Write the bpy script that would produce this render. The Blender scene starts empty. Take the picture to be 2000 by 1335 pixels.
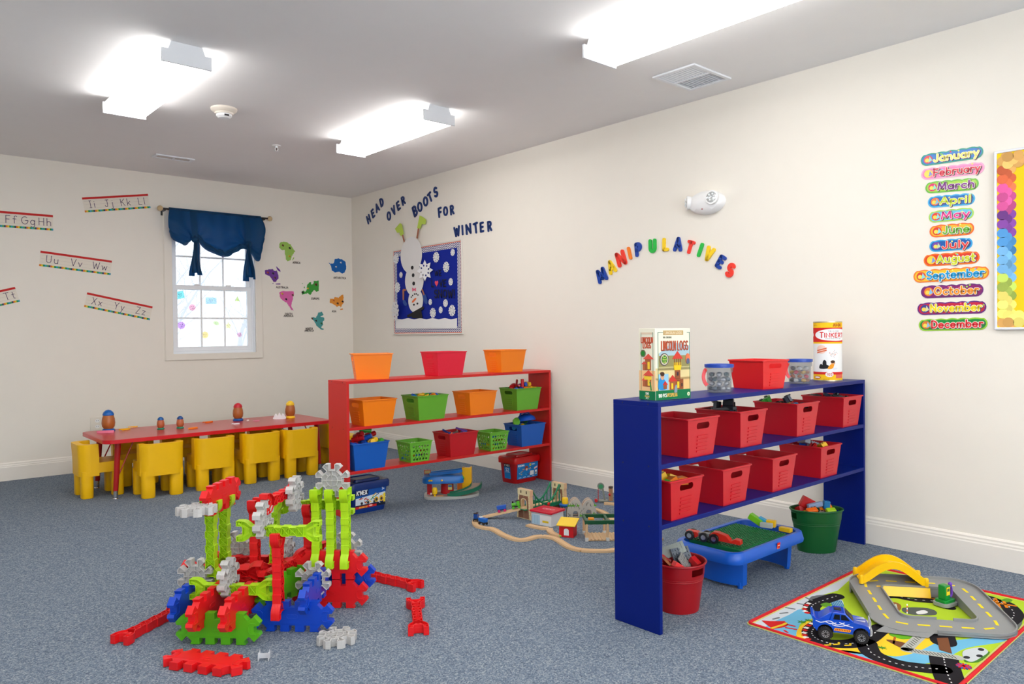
import bpy, bmesh, math, random
from mathutils import Matrix, Vector, geometry, noise
PI = math.pi
rnd = random.Random(7)
S = bpy.context.scene
COL = S.collection

# ------------------------------------------------------------------ camera, world, exposure
CAM = Vector((-4.2702, -7.5462, 1.1979)); FPX = 1464.17
CR = Vector((0.74918, -0.662288, -0.010147)); CU = Vector((0.01537, 0.002068, 0.99988)); CF = Vector((0.662188, 0.749246, -0.011729))
cd = bpy.data.cameras.new('camera'); cam = bpy.data.objects.new('camera', cd); COL.objects.link(cam)
cd.sensor_width = 36; cd.lens = 36 * FPX / 2000; cd.clip_start = 0.05; cd.clip_end = 100
mw = Matrix.Identity(4)
for i in range(3):
    mw[i][0], mw[i][1], mw[i][2], mw[i][3] = CR[i], CU[i], -CF[i], CAM[i]
cam.matrix_world = mw; S.camera = cam
w = bpy.data.worlds.new('overcast_sky'); S.world = w; w.use_nodes = True
bg = w.node_tree.nodes['Background']; bg.inputs[0].default_value = (0.90, 0.95, 1.0, 1); bg.inputs[1].default_value = 4.5
S.view_settings.view_transform = 'Standard'; S.view_settings.look = 'None'
S.view_settings.exposure = 0.53; S.view_settings.gamma = 1.0; S.view_settings.use_curve_mapping = False
LAMP = 9.0                                   # strength of the acrylic lamp covers
H = 2.74                                     # ceiling height

# ------------------------------------------------------------------ from photo pixels to real planes
def ray(px, py):
    return CF + CR * ((px - 1000) / FPX) - CU * ((py - 667.5) / FPX)
def hit(px, py, axis, val):
    d = ray(px, py); return CAM + d * ((val - CAM[axis]) / d[axis])
def on_right(px, py, x=0.0): return hit(px, py, 0, x)
def on_back(px, py, y=0.0): return hit(px, py, 1, y)
def on_floor(px, py, z=0.0): return hit(px, py, 2, z)
def frame(P, right, up):
    r = Vector(right).normalized(); u = Vector(up); u = (u - r * u.dot(r)).normalized(); n = r.cross(u)
    M = Matrix.Identity(4)
    for i in range(3): M[i][0], M[i][1], M[i][2], M[i][3] = r[i], u[i], n[i], P[i]
    return M
def T(x=0, y=0, z=0): return Matrix.Translation((x, y, z))
def RX(a): return Matrix.Rotation(a, 4, 'X')
def RY(a): return Matrix.Rotation(a, 4, 'Y')
def RZ(a): return Matrix.Rotation(a, 4, 'Z')
def SC(x, y=None, z=None):
    y = x if y is None else y; z = x if z is None else z
    return Matrix.Diagonal((x, y, z, 1))

# ------------------------------------------------------------------ materials
def lin(c):
    return tuple(((v / 255) / 12.92 if v / 255 <= .04045 else (((v / 255) + .055) / 1.055) ** 2.4) for v in c)
_mats = {}
def mat(c, rough=0.45, spec=0.5, metal=0.0, emit=0.0, trans=0.0, alpha=1.0, vary=0.03, bump=0.0, bscale=200.0, coat=0.0, sss=0.0, name=None):
    key = (tuple(c), rough, spec, metal, emit, trans, alpha, vary, bump, bscale, coat, sss, name)
    if key in _mats: return _mats[key]
    m = bpy.data.materials.new(name or 'mat_%d_%d_%d' % tuple(int(v) for v in c)); m.use_nodes = True
    nt = m.node_tree; b = nt.nodes['Principled BSDF']; L = lin(c)
    b.inputs['Roughness'].default_value = rough; b.inputs['Specular IOR Level'].default_value = spec
    b.inputs['Metallic'].default_value = metal; b.inputs['Alpha'].default_value = alpha
    b.inputs['Transmission Weight'].default_value = trans; b.inputs['Coat Weight'].default_value = coat
    if emit:
        b.inputs['Emission Color'].default_value = (*L, 1); b.inputs['Emission Strength'].default_value = emit
    tc = nt.nodes.new('ShaderNodeTexCoord')
    nz = nt.nodes.new('ShaderNodeTexNoise'); nz.inputs['Scale'].default_value = 9.0; nz.inputs['Detail'].default_value = 3
    nt.links.new(tc.outputs['Object'], nz.inputs['Vector'])
    mx = nt.nodes.new('ShaderNodeMix'); mx.data_type = 'RGBA'
    mx.inputs[6].default_value = (*[max(0, v * (1 - vary)) for v in L], 1)
    mx.inputs[7].default_value = (*[min(1, v * (1 + vary)) for v in L], 1)
    nt.links.new(nz.outputs['Fac'], mx.inputs[0]); nt.links.new(mx.outputs[2], b.inputs['Base Color'])
    if bump:
        n2 = nt.nodes.new('ShaderNodeTexNoise'); n2.inputs['Scale'].default_value = bscale; n2.inputs['Detail'].default_value = 4
        nt.links.new(tc.outputs['Object'], n2.inputs['Vector'])
        bp = nt.nodes.new('ShaderNodeBump'); bp.inputs['Strength'].default_value = bump; bp.inputs['Distance'].default_value = 0.002
        nt.links.new(n2.outputs['Fac'], bp.inputs['Height']); nt.links.new(bp.outputs[0], b.inputs['Normal'])
    _mats[key] = m
    return m
def plastic(c, r=0.32): return mat(c, rough=r, spec=0.5)
def paper(c): return mat(c, rough=0.7, spec=0.25, vary=0.015)
def paint(c, r=0.35): return mat(c, rough=r, spec=0.4, bump=0.08, bscale=60)
def wood(c, dark=0.75, scale=14.0):
    key = ('wood', tuple(c), dark, scale)
    if key in _mats: return _mats[key]
    m = bpy.data.materials.new('wood'); m.use_nodes = True; nt = m.node_tree; b = nt.nodes['Principled BSDF']; L = lin(c)
    b.inputs['Roughness'].default_value = 0.5
    tc = nt.nodes.new('ShaderNodeTexCoord'); mp = nt.nodes.new('ShaderNodeMapping'); mp.inputs['Scale'].default_value = (1, 8, 8)
    nz = nt.nodes.new('ShaderNodeTexNoise'); nz.inputs['Scale'].default_value = scale; nz.inputs['Detail'].default_value = 5
    nt.links.new(tc.outputs['Object'], mp.inputs[0]); nt.links.new(mp.outputs[0], nz.inputs['Vector'])
    mx = nt.nodes.new('ShaderNodeMix'); mx.data_type = 'RGBA'
    mx.inputs[6].default_value = (*[v * dark for v in L], 1); mx.inputs[7].default_value = (*L, 1)
    nt.links.new(nz.outputs['Fac'], mx.inputs[0]); nt.links.new(mx.outputs[2], b.inputs['Base Color'])
    _mats[key] = m
    return m

# ------------------------------------------------------------------ mesh building
class MB:
    def __init__(s): s.v = []; s.f = []; s.fm = []; s.ms = []
    def mi(s, m):
        if m not in s.ms: s.ms.append(m)
        return s.ms.index(m)
    def add(s, vs, fs, m, M=None):
        o = len(s.v); k = s.mi(m); flip = M is not None and M.determinant() < 0
        for p in vs:
            p = Vector(p); s.v.append(M @ p if M is not None else p)
        for f in fs:
            s.f.append([o + i for i in (reversed(f) if flip else f)]); s.fm.append(k)
        return s
    def box(s, c, d, m, M=None, R=None):
        x, y, z = d[0] / 2, d[1] / 2, d[2] / 2
        vs = [Vector((a * x, b * y, e * z)) for e in (-1, 1) for b in (-1, 1) for a in (-1, 1)]
        X = T(*c) @ (R or Matrix.Identity(4)); X = M @ X if M is not None else X
        return s.add(vs, [(0, 2, 3, 1), (4, 5, 7, 6), (0, 1, 5, 4), (2, 6, 7, 3), (0, 4, 6, 2), (1, 3, 7, 5)], m, X)
    def bar(s, a, b, wd, ht, m, M=None, up=(0, 0, 1)):
        a = Vector(a); b = Vector(b); d = b - a; L = d.length
        X = frame((a + b) / 2, d, up if abs(d.normalized().dot(Vector(up))) < .99 else (0, 1, 0))
        X = M @ X if M is not None else X
        return s.box((0, 0, 0), (L, ht, wd), m, X)
    def prism(s, poly, z0, z1, m, M=None, holes=(), side=None):
        poly = [Vector((p[0], p[1])) for p in poly]
        ar = sum(poly[i].x * poly[(i + 1) % len(poly)].y - poly[(i + 1) % len(poly)].x * poly[i].y for i in range(len(poly)))
        if ar < 0: poly.reverse()
        loops = [poly]
        for h in holes:
            h = [Vector((p[0], p[1])) for p in h]
            a2 = sum(h[i].x * h[(i + 1) % len(h)].y - h[(i + 1) % len(h)].x * h[i].y for i in range(len(h)))
            if a2 > 0: h.reverse()
            loops.append(h)
        flat = [p for l in loops for p in l]; n = len(flat)
        vs = [(p.x, p.y, z0) for p in flat] + [(p.x, p.y, z1) for p in flat]
        if len(loops) == 1 and len(poly) <= 4:
            tris = [tuple(range(n))]
        else:
            tris = geometry.tessellate_polygon([[Vector((p.x, p.y, 0)) for p in l] for l in loops])
        fs = []
        for t in tris:
            a2 = sum(flat[t[i]].x * flat[t[(i + 1) % len(t)]].y - flat[t[(i + 1) % len(t)]].x * flat[t[i]].y for i in range(len(t)))
            t = tuple(t) if a2 > 0 else tuple(reversed(t))
            fs.append(tuple(n + i for i in t)); fs.append(tuple(reversed(t)))
        if abs(z1 - z0) < 1e-9:
            return s.add(vs[n:], [tuple(i - n for i in f) for f in fs[::2]], m, M)
        s.add(vs, fs, m, M)
        o = 0; sf = []
        for l in loops:
            k = len(l)
            for i in range(k):
                j = (i + 1) % k; sf.append((o + i, o + j, n + o + j, n + o + i))
            o += k
        base = len(s.v) - 2 * n; km = s.mi(side or m); flip = M is not None and M.determinant() < 0
        for f in sf:
            s.f.append([base + i for i in (reversed(f) if flip else f)]); s.fm.append(km)
        return s
    def lathe(s, prof, m, n=24, M=None, sx=1.0, sy=1.0):
        vs = []; fs = []; k = len(prof)
        for i in range(n):
            a = 2 * PI * i / n
            for r, z in prof: vs.append((r * math.cos(a) * sx, r * math.sin(a) * sy, z))
        for i in range(n):
            j = (i + 1) % n
            for q in range(k - 1):
                fs.append((i * k + q, j * k + q, j * k + q + 1, i * k + q + 1))
        if prof[0][0] > 1e-6: fs.append(tuple(i * k for i in range(n))[::-1])
        if prof[-1][0] > 1e-6: fs.append(tuple(i * k + k - 1 for i in range(n)))
        return s.add(vs, fs, m, M)
    def cyl(s, a, b, r0, m, r1=None, n=16, M=None):
        a = Vector(a); b = Vector(b); d = b - a; r1 = r0 if r1 is None else r1
        q = d.to_track_quat('Z', 'Y').to_matrix().to_4x4(); X = T(*a) @ q; X = M @ X if M is not None else X
        return s.lathe([(r0, 0), (r1, d.length)], m, n, X)
    def ball(s, c, r, m, M=None, n=16, k=10):
        r = (r, r, r) if not hasattr(r, '__len__') else r
        X = T(*c) @ SC(*r); X = M @ X if M is not None else X
        return s.lathe([(max(0.0, math.sin(PI * i / k)) if 0 < i < k else 0.0, -math.cos(PI * i / k)) for i in range(k + 1)], m, n, X)
    def tube(s, pts, r, m, n=8, M=None, closed=False, caps=True):
        pts = [Vector(p) for p in pts]; N = len(pts); vs = []; fs = []; prev = None
        for i, p in enumerate(pts):
            t = (pts[(i + 1) % N] - pts[i - 1]) if closed else (pts[min(i + 1, N - 1)] - pts[max(i - 1, 0)])
            t.normalize()
            if prev is None:
                u = t.cross(Vector((0, 0, 1))); u = u if u.length > .1 else t.cross(Vector((0, 1, 0)))
            else: u = prev - t * prev.dot(t)
            u.normalize(); prev = u; q = t.cross(u); ri = r[i] if hasattr(r, '__len__') else r
            for j in range(n):
                a = 2 * PI * j / n; vs.append(p + (u * math.cos(a) + q * math.sin(a)) * ri)
        for i in range(N if closed else N - 1):
            for j in range(n):
                a = i * n + j; b = i * n + (j + 1) % n; c = ((i + 1) % N) * n
                fs.append((a, b, c + (j + 1) % n, c + j))
        if caps and not closed:
            fs.append(tuple(range(n))[::-1]); fs.append(tuple((N - 1) * n + j for j in range(n)))
        return s.add(vs, fs, m, M)
    def sweep(s, pts, sec, m, M=None, up=(0, 0, 1), closed=False):
        # sec: 2-D section (side, up), carried along pts
        pts = [Vector(p) for p in pts]; N = len(pts); k = len(sec); vs = []; fs = []; U = Vector(up)
        for i, p in enumerate(pts):
            t = (pts[(i + 1) % N] - pts[i - 1]) if closed else (pts[min(i + 1, N - 1)] - pts[max(i - 1, 0)])
            t.normalize(); side = t.cross(U).normalized(); u = side.cross(t)
            for a, b in sec: vs.append(p + side * a + u * b)
        for i in range(N if closed else N - 1):
            for j in range(k):
                a = i * k + j; b = i * k + (j + 1) % k; c = ((i + 1) % N) * k
                fs.append((a, c + j, c + (j + 1) % k, b))
        if not closed:
            fs.append(tuple(range(k))); fs.append(tuple((N - 1) * k + j for j in range(k))[::-1])
        return s.add(vs, fs, m, M)
    def loft(s, rings, m, M=None, cap0=True, cap1=True):
        k = len(rings[0]); vs = [p for r in rings for p in r]; fs = []
        for i in range(len(rings) - 1):
            for j in range(k):
                fs.append((i * k + j, i * k + (j + 1) % k, (i + 1) * k + (j + 1) % k, (i + 1) * k + j))
        if cap0: fs.append(tuple(range(k))[::-1])
        if cap1: fs.append(tuple((len(rings) - 1) * k + j for j in range(k)))
        return s.add(vs, fs, m, M)
    def stroke(s, pts, wd, z0, z1, m, M=None, n=6):
        # round-ended stroke of width wd along a polyline, broken at sharp corners
        P = [Vector((p[0], p[1])) for p in pts]; q = [P[0]]
        for p in P[1:]:
            if (p - q[-1]).length > 1e-6: q.append(p)
        P = q; h = wd / 2
        if len(P) == 1: return s.prism(ell(P[0].x, P[0].y, h, h, 2 * n), z0, z1, m, M)
        runs = [[P[0], P[1]]]
        for i in range(2, len(P)):
            if (P[i - 1] - P[i - 2]).angle(P[i] - P[i - 1]) > .6: runs.append([P[i - 1], P[i]])
            else: runs[-1].append(P[i])
        for r in runs:
            out = []
            k = len(r); closed = len(runs) == 1 and (r[0] - r[-1]).length < 1e-4
            nn = []
            for i in range(k):
                a = r[max(i - 1, 0)]; b = r[min(i + 1, k - 1)]
                if closed and i in (0, k - 1): a = r[k - 2]; b = r[1]
                t = (b - a).normalized(); nn.append(Vector((-t.y, t.x)) * h)
            vs = []; fs = []
            for z in (z0, z1):
                for i in range(k): vs.append((*(r[i] + nn[i]), z)); vs.append((*(r[i] - nn[i]), z))
            K = 2 * k
            for i in range(k - 1):
                a = 2 * i
                fs.append((K + a, K + a + 1, K + a + 3, K + a + 2)); fs.append((a, a + 2, a + 3, a + 1))
                fs.append((a, K + a, K + a + 2, a + 2)); fs.append((a + 1, a + 3, K + a + 3, K + a + 1))
            if not closed:
                for e, d in ((0, r[0] - r[1]), (k - 1, r[-1] - r[-2])):
                    a0 = math.atan2(d.y, d.x); b0 = len(vs)
                    for z in (z0, z1):
                        for j in range(n + 1):
                            a = a0 - PI / 2 + PI * j / n; vs.append((r[e].x + h * math.cos(a), r[e].y + h * math.sin(a), z))
                    fs.append(tuple(b0 + j for j in range(n + 1))[::-1]); fs.append(tuple(b0 + n + 1 + j for j in range(n + 1)))
                    for j in range(n): fs.append((b0 + j, b0 + j + 1, b0 + n + 2 + j, b0 + n + 1 + j))
            s.add(vs, fs, m, M)
        return s
    def build(s, name, parent=None, M=None, bevel=0.0, seg=2, smooth=35, sub=0, fix=True):
        me = bpy.data.meshes.new(name)
        me.from_pydata([tuple(v) for v in s.v], [], s.f)
        for m in s.ms: me.materials.append(m)
        me.polygons.foreach_set('material_index', s.fm)
        if fix:
            bm = bmesh.new(); bm.from_mesh(me); bmesh.ops.recalc_face_normals(bm, faces=bm.faces); bm.to_mesh(me); bm.free()
        if smooth:
            me.polygons.foreach_set('use_smooth', [True] * len(me.polygons))
            me.set_sharp_from_angle(angle=math.radians(smooth))
        me.update()
        o = bpy.data.objects.new(name, me); COL.objects.link(o)
        if parent is not None: o.parent = parent
        if M is not None: o.matrix_local = M
        if bevel:
            b = o.modifiers.new('soft_edges', 'BEVEL'); b.width = bevel; b.segments = seg; b.limit_method = 'ANGLE'; b.angle_limit = math.radians(40)
            b.harden_normals = False
        if sub:
            q = o.modifiers.new('smooth', 'SUBSURF'); q.levels = sub; q.render_levels = sub
        return o

def tag(o, label, cat, group=None, kind=None):
    o['label'] = label; o['category'] = cat
    if group: o['group'] = group
    if kind: o['kind'] = kind
    return o
def thing(name, label, cat, M=None, group=None):
    o = bpy.data.objects.new(name, None); COL.objects.link(o); o.empty_display_size = 0.05
    if M is not None: o.matrix_world = M if isinstance(M, Matrix) else T(*M)
    return tag(o, label, cat, group)
def structure(o, label=None):
    o['kind'] = 'structure'
    if label: o['label'] = label
    return o
def dup(root, M, label=None, group=None):
    r = root.copy(); COL.objects.link(r); r.matrix_world = M
    if label: r['label'] = label
    if group: r['group'] = group
    for ch in list(root.children):
        c = ch.copy(); COL.objects.link(c); c.parent = r
        for g in list(ch.children):
            d = g.copy(); COL.objects.link(d); d.parent = c
    return r

# ------------------------------------------------------------------ 2-D shapes
def rect(x, y, w_, h_): return [(x, y), (x + w_, y), (x + w_, y + h_), (x, y + h_)]
def ell(cx, cy, rx, ry=None, n=24, a0=0.0, a1=360.0):
    ry = rx if ry is None else ry; full = abs(a1 - a0) >= 360
    k = n if full else n + 1
    return [(cx + rx * math.cos(math.radians(a0 + (a1 - a0) * i / n)), cy + ry * math.sin(math.radians(a0 + (a1 - a0) * i / n))) for i in range(k)]
def rrect(x, y, w_, h_, r, n=5):
    p = []
    for cx, cy, a in ((x + w_ - r, y + r, -90), (x + w_ - r, y + h_ - r, 0), (x + r, y + h_ - r, 90), (x + r, y + r, 180)):
        p += ell(cx, cy, r, r, n, a, a + 90)
    return p
def star(cx, cy, r, r2, n=5, a0=90):
    return [(cx + (r if i % 2 == 0 else r2) * math.cos(math.radians(a0 + 180 * i / n)), cy + (r if i % 2 == 0 else r2) * math.sin(math.radians(a0 + 180 * i / n))) for i in range(2 * n)]
def bez(p, n=12):
    o = []
    for i in range(n + 1):
        t = i / n; q = list(p)
        while len(q) > 1: q = [(q[j][0] * (1 - t) + q[j + 1][0] * t, q[j][1] * (1 - t) + q[j + 1][1] * t) for j in range(len(q) - 1)]
        o.append(q[0])
    return o
def smooth2(pts, n=6, closed=True):
    o = []; N = len(pts)
    for i in range(N if closed else N - 1):
        p0, p1, p2, p3 = (pts[(i - 1) % N], pts[i], pts[(i + 1) % N], pts[(i + 2) % N]) if closed else (pts[max(i - 1, 0)], pts[i], pts[i + 1], pts[min(i + 2, N - 1)])
        for k in range(n):
            t = k / n
            o.append(tuple(.5 * (2 * p1[c] + (p2[c] - p0[c]) * t + (2 * p0[c] - 5 * p1[c] + 4 * p2[c] - p3[c]) * t * t + (3 * p1[c] - p0[c] - 3 * p2[c] + p3[c]) * t ** 3) for c in range(len(p1))))
    if not closed: o.append(pts[-1])
    return o
def ribbon(pts, wd, caps=True, n=5):
    # outline of a round-ended stroke along an open polyline
    pts = [Vector((p[0], p[1])) for p in pts]; q = [pts[0]]
    for p in pts[1:]:
        if (p - q[-1]).length > 1e-5: q.append(p)
    pts = q; h = wd / 2
    if len(pts) == 1: return [tuple(p) for p in ell(pts[0].x, pts[0].y, h, h, 12)]
    L = []; Rr = []
    for i, p in enumerate(pts):
        a = (p - pts[i - 1]).normalized() if i else None; b = (pts[i + 1] - p).normalized() if i < len(pts) - 1 else None
        t = (a + b) if a and b and (a + b).length > .1 else (a or b); t = t.normalized(); nn = Vector((-t.y, t.x))
        k = 1.0
        if a and b: k = min(1.6, 1 / max(.35, nn.dot(Vector((-a.y, a.x)))))
        L.append(p + nn * h * k); Rr.append(p - nn * h * k)
    out = [tuple(p) for p in L]
    if caps:
        d = (pts[-1] - pts[-2]).normalized(); a = math.atan2(d.y, d.x)
        out += [(pts[-1].x + h * math.cos(a + PI / 2 - PI * i / n), pts[-1].y + h * math.sin(a + PI / 2 - PI * i / n)) for i in range(1, n)]
    out += [tuple(p) for p in reversed(Rr)]
    if caps:
        d = (pts[0] - pts[1]).normalized(); a = math.atan2(d.y, d.x)
        out += [(pts[0].x + h * math.cos(a + PI / 2 - PI * i / n), pts[0].y + h * math.sin(a + PI / 2 - PI * i / n)) for i in range(1, n)]
    return out

# ------------------------------------------------------------------ stroke lettering
def A_(cx, cy, rx, ry, a0, a1, n=10):
    return [(cx + rx * math.cos(math.radians(a0 + (a1 - a0) * i / n)), cy + ry * math.sin(math.radians(a0 + (a1 - a0) * i / n))) for i in range(n + 1)]
_o = lambda x=.29: A_(x, .3, .24, .3, 0, 360, 16)
GL = {
 'A': (.72, [[(.02, 0), (.36, 1), (.7, 0)], [(.14, .33), (.58, .33)]]), 'B': (.62, [[(.06, 0), (.06, 1), (.3, 1)] + A_(.3, .76, .24, .24, 90, -90) + [(.06, .52)], [(.3, .52)] + A_(.32, .26, .27, .26, 90, -90) + [(.06, 0)]]),
 'C': (.7, [A_(.42, .5, .36, .5, 50, 310, 16)]), 'D': (.68, [[(.06, 0), (.06, 1), (.22, 1)] + A_(.22, .5, .42, .5, 90, -90, 14) + [(.06, 0)]]),
 'E': (.58, [[(.52, 1), (.06, 1), (.06, 0), (.52, 0)], [(.06, .52), (.45, .52)]]), 'F': (.56, [[(.52, 1), (.06, 1), (.06, 0)], [(.06, .52), (.44, .52)]]),
 'G': (.78, [A_(.44, .5, .38, .5, 50, 360, 18) + [(.5, .5)]]), 'H': (.68, [[(.06, 0), (.06, 1)], [(.62, 0), (.62, 1)], [(.06, .5), (.62, .5)]]),
 'I': (.16, [[(.08, 0), (.08, 1)]]), 'J': (.5, [[(.42, 1), (.42, .25)] + A_(.24, .25, .18, .25, 0, -170)]), 'K': (.62, [[(.06, 0), (.06, 1)], [(.56, 1), (.07, .45)], [(.22, .6), (.58, 0)]]),
 'L': (.54, [[(.06, 1), (.06, 0), (.5, 0)]]), 'M': (.84, [[(.04, 0), (.14, 1), (.42, .2), (.7, 1), (.8, 0)]]), 'N': (.7, [[(.06, 0), (.06, 1), (.64, 0), (.64, 1)]]),
 'O': (.82, [A_(.41, .5, .36, .5, 90, 450, 22)]), 'P': (.6, [[(.06, 0), (.06, 1), (.28, 1)] + A_(.28, .73, .26, .27, 90, -90) + [(.06, .46)]]),
 'Q': (.82, [A_(.41, .5, .36, .5, 90, 450, 22), [(.5, .25), (.76, -.05)]]), 'R': (.62, [[(.06, 0), (.06, 1), (.28, 1)] + A_(.28, .75, .26, .25, 90, -90) + [(.06, .5)], [(.28, .5), (.58, 0)]]),
 'S': (.6, [A_(.3, .75, .24, .25, 35, 270, 10) + A_(.3, .25, .25, .25, 90, -150, 10)]), 'T': (.64, [[(.02, 1), (.62, 1)], [(.32, 1), (.32, 0)]]),
 'U': (.68, [[(.06, 1), (.06, .3)] + A_(.34, .3, .28, .3, 180, 360) + [(.62, 1)]]), 'V': (.66, [[(.02, 1), (.33, 0), (.64, 1)]]), 'W': (.92, [[(.02, 1), (.24, 0), (.46, .8), (.68, 0), (.9, 1)]]),
 'X': (.62, [[(.03, 1), (.59, 0)], [(.59, 1), (.03, 0)]]), 'Y': (.62, [[(.02, 1), (.31, .5)], [(.6, 1), (.31, .5), (.31, 0)]]), 'Z': (.6, [[(.04, 1), (.56, 1), (.04, 0), (.58, 0)]]),
 'a': (.58, [_o(), [(.53, .6), (.53, 0)]]), 'b': (.58, [[(.06, 1), (.06, 0)], _o(.3)]), 'c': (.5, [A_(.3, .3, .25, .3, 45, 315, 14)]), 'd': (.58, [_o(), [(.53, 1), (.53, 0)]]),
 'e': (.58, [[(.06, .32), (.53, .32)] + A_(.29, .3, .24, .3, 5, 315, 16)]), 'f': (.42, [A_(.34, .82, .16, .18, 40, 180) + [(.18, 0)], [(.02, .6), (.38, .6)]]),
 'g': (.58, [_o(), [(.53, .6), (.53, -.12)] + A_(.29, -.12, .24, .22, 0, -150)]), 'h': (.56, [[(.06, 1), (.06, 0)], [(.06, .3)] + A_(.28, .36, .22, .24, 180, 0) + [(.5, 0)]]),
 'i': (.16, [[(.08, .6), (.08, 0)], [(.08, .84), (.08, .86)]]), 'j': (.34, [[(.26, .6), (.26, -.15)] + A_(.12, -.15, .14, .18, 0, -140), [(.26, .84), (.26, .86)]]),
 'k': (.5, [[(.06, 1), (.06, 0)], [(.44, .6), (.07, .25)], [(.18, .36), (.46, 0)]]), 'l': (.16, [[(.08, 1), (.08, 0)]]),
 'm': (.86, [[(.06, .6), (.06, 0)], [(.06, .3)] + A_(.245, .38, .185, .22, 180, 0) + [(.43, 0)], [(.43, .3)] + A_(.615, .38, .185, .22, 180, 0) + [(.8, 0)]]),
 'n': (.56, [[(.06, .6), (.06, 0)], [(.06, .3)] + A_(.28, .36, .22, .24, 180, 0) + [(.5, 0)]]), 'o': (.58, [_o()]), 'p': (.58, [[(.06, .6), (.06, -.36)], _o(.3)]), 'q': (.58, [_o(), [(.53, .6), (.53, -.36)]]),
 'r': (.4, [[(.06, .6), (.06, 0)], [(.06, .3)] + A_(.26, .36, .2, .24, 180, 50)]), 's': (.46, [A_(.23, .45, .17, .15, 35, 270, 8) + A_(.23, .15, .18, .15, 90, -150, 8)]),
 't': (.4, [[(.18, .92), (.18, .15)] + A_(.3, .15, .12, .15, 180, 290), [(.02, .6), (.36, .6)]]), 'u': (.56, [[(.06, .6), (.06, .24)] + A_(.28, .24, .22, .24, 180, 360), [(.5, .6), (.5, 0)]]),
 'v': (.5, [[(.02, .6), (.25, 0), (.48, .6)]]), 'w': (.72, [[(.02, .6), (.18, 0), (.36, .5), (.54, 0), (.7, .6)]]), 'x': (.48, [[(.03, .6), (.45, 0)], [(.45, .6), (.03, 0)]]),
 'y': (.5, [[(.03, .6), (.26, .02)], [(.48, .6), (.12, -.36)]]), 'z': (.48, [[(.04, .6), (.44, .6), (.04, 0), (.46, 0)]]),
 '0': (.66, [A_(.33, .5, .27, .5, 90, 450, 20)]), '1': (.4, [[(.08, .78), (.26, 1), (.26, 0)]]), '2': (.6, [A_(.3, .72, .25, .28, 165, -30) + [(.06, 0), (.56, 0)]]), '3': (.6, [A_(.28, .76, .24, .24, 150, -90) + A_(.28, .26, .26, .26, 90, -150)]), '5': (.6, [[(.5, 1), (.12, 1), (.08, .58)] + A_(.28, .32, .26, .32, 120, -150)]), '7': (.58, [[(.04, 1), (.54, 1), (.2, 0)]]), '8': (.6, [A_(.3, .76, .2, .24, 90, 450), A_(.3, .27, .26, .27, 90, 450)]),
 "'": (.16, [[(.08, 1), (.06, .8)]]), '!': (.16, [[(.08, 1), (.08, .3)], [(.08, .02), (.08, .04)]]), '+': (.5, [[(.05, .4), (.45, .4)], [(.25, .2), (.25, .6)]]), '-': (.4, [[(.06, .4), (.34, .4)]]), '.': (.16, [[(.08, .02), (.08, .04)]]), '/': (.4, [[(.04, 0), (.36, 1)]]), ' ': (.34, []), '|': (.36, [[(.18, 0), (.18, 1)], [(.04, 0), (.32, 0)], [(.04, 1), (.32, 1)]]), '^': (.5, [[(.34, 1), (.34, .25)] + A_(.18, .25, .16, .25, 0, -170), [(.12, 1), (.52, 1)]])}
def text_w(s, gap=.16): return sum(GL[c][0] + gap for c in s) - gap
class Art:
    """flat printed art: thin coloured layers stacked on a plane (x right, y up, z out)."""
    def __init__(s, step=0.0004): s.mb = MB(); s.step = step
    def poly(s, pts, c, layer=1, M=None, th=None):
        z1 = s.step * layer
        s.mb.prism(pts, 0.0 if th is None else z1 - th, z1, c if isinstance(c, bpy.types.Material) else paper(c), M); return s
    def stroke(s, pts, wd, c, layer=1, M=None):
        s.mb.stroke(pts, wd, 0.0, s.step * layer, c if isinstance(c, bpy.types.Material) else paper(c), M); return s
    def text(s, t, x, y, h, wd, c, layer=1, gap=.16, fit=None, sx=1.0, jit=None, M=None, anchor=0.0):
        W = text_w(t, gap) * h * sx
        if fit: sx *= fit / W; W = fit
        X = x - W * anchor
        for i, ch in enumerate(t):
            g = GL[ch]; dy = jit(i) if jit else 0
            for st in g[1]:
                s.stroke([(X + p[0] * h * sx, y + dy + p[1] * h) for p in st], wd, c[i % len(c)] if isinstance(c, list) else c, layer, M)
            X += (g[0] + gap) * h * sx
        return s
    def build(s, name, parent=None, M=None, **k): return s.mb.build(name, parent, M, fix=False, smooth=0, **k)
# ================================================================== the room
WALL = mat((241, 235, 224), rough=0.55, spec=0.35, vary=0.012, bump=0.03, bscale=300, name='wall_paint')
CEIL = mat((244, 242, 241), rough=0.9, spec=0.1, vary=0.012, name='ceiling_paint')
TRIM = mat((240, 234, 224), rough=0.4, spec=0.4, vary=0.01, name='trim_paint')
WHITE = mat((242, 242, 242), rough=0.35, vary=0.01, name='white_plastic')
METALW = mat((238, 240, 244), rough=0.4, vary=0.01, name='white_enamel')
CHROME = mat((200, 200, 205), rough=0.22, metal=1.0, name='chrome')
XL, YF = -6.0, -9.6                          # unseen side and front walls

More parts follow.
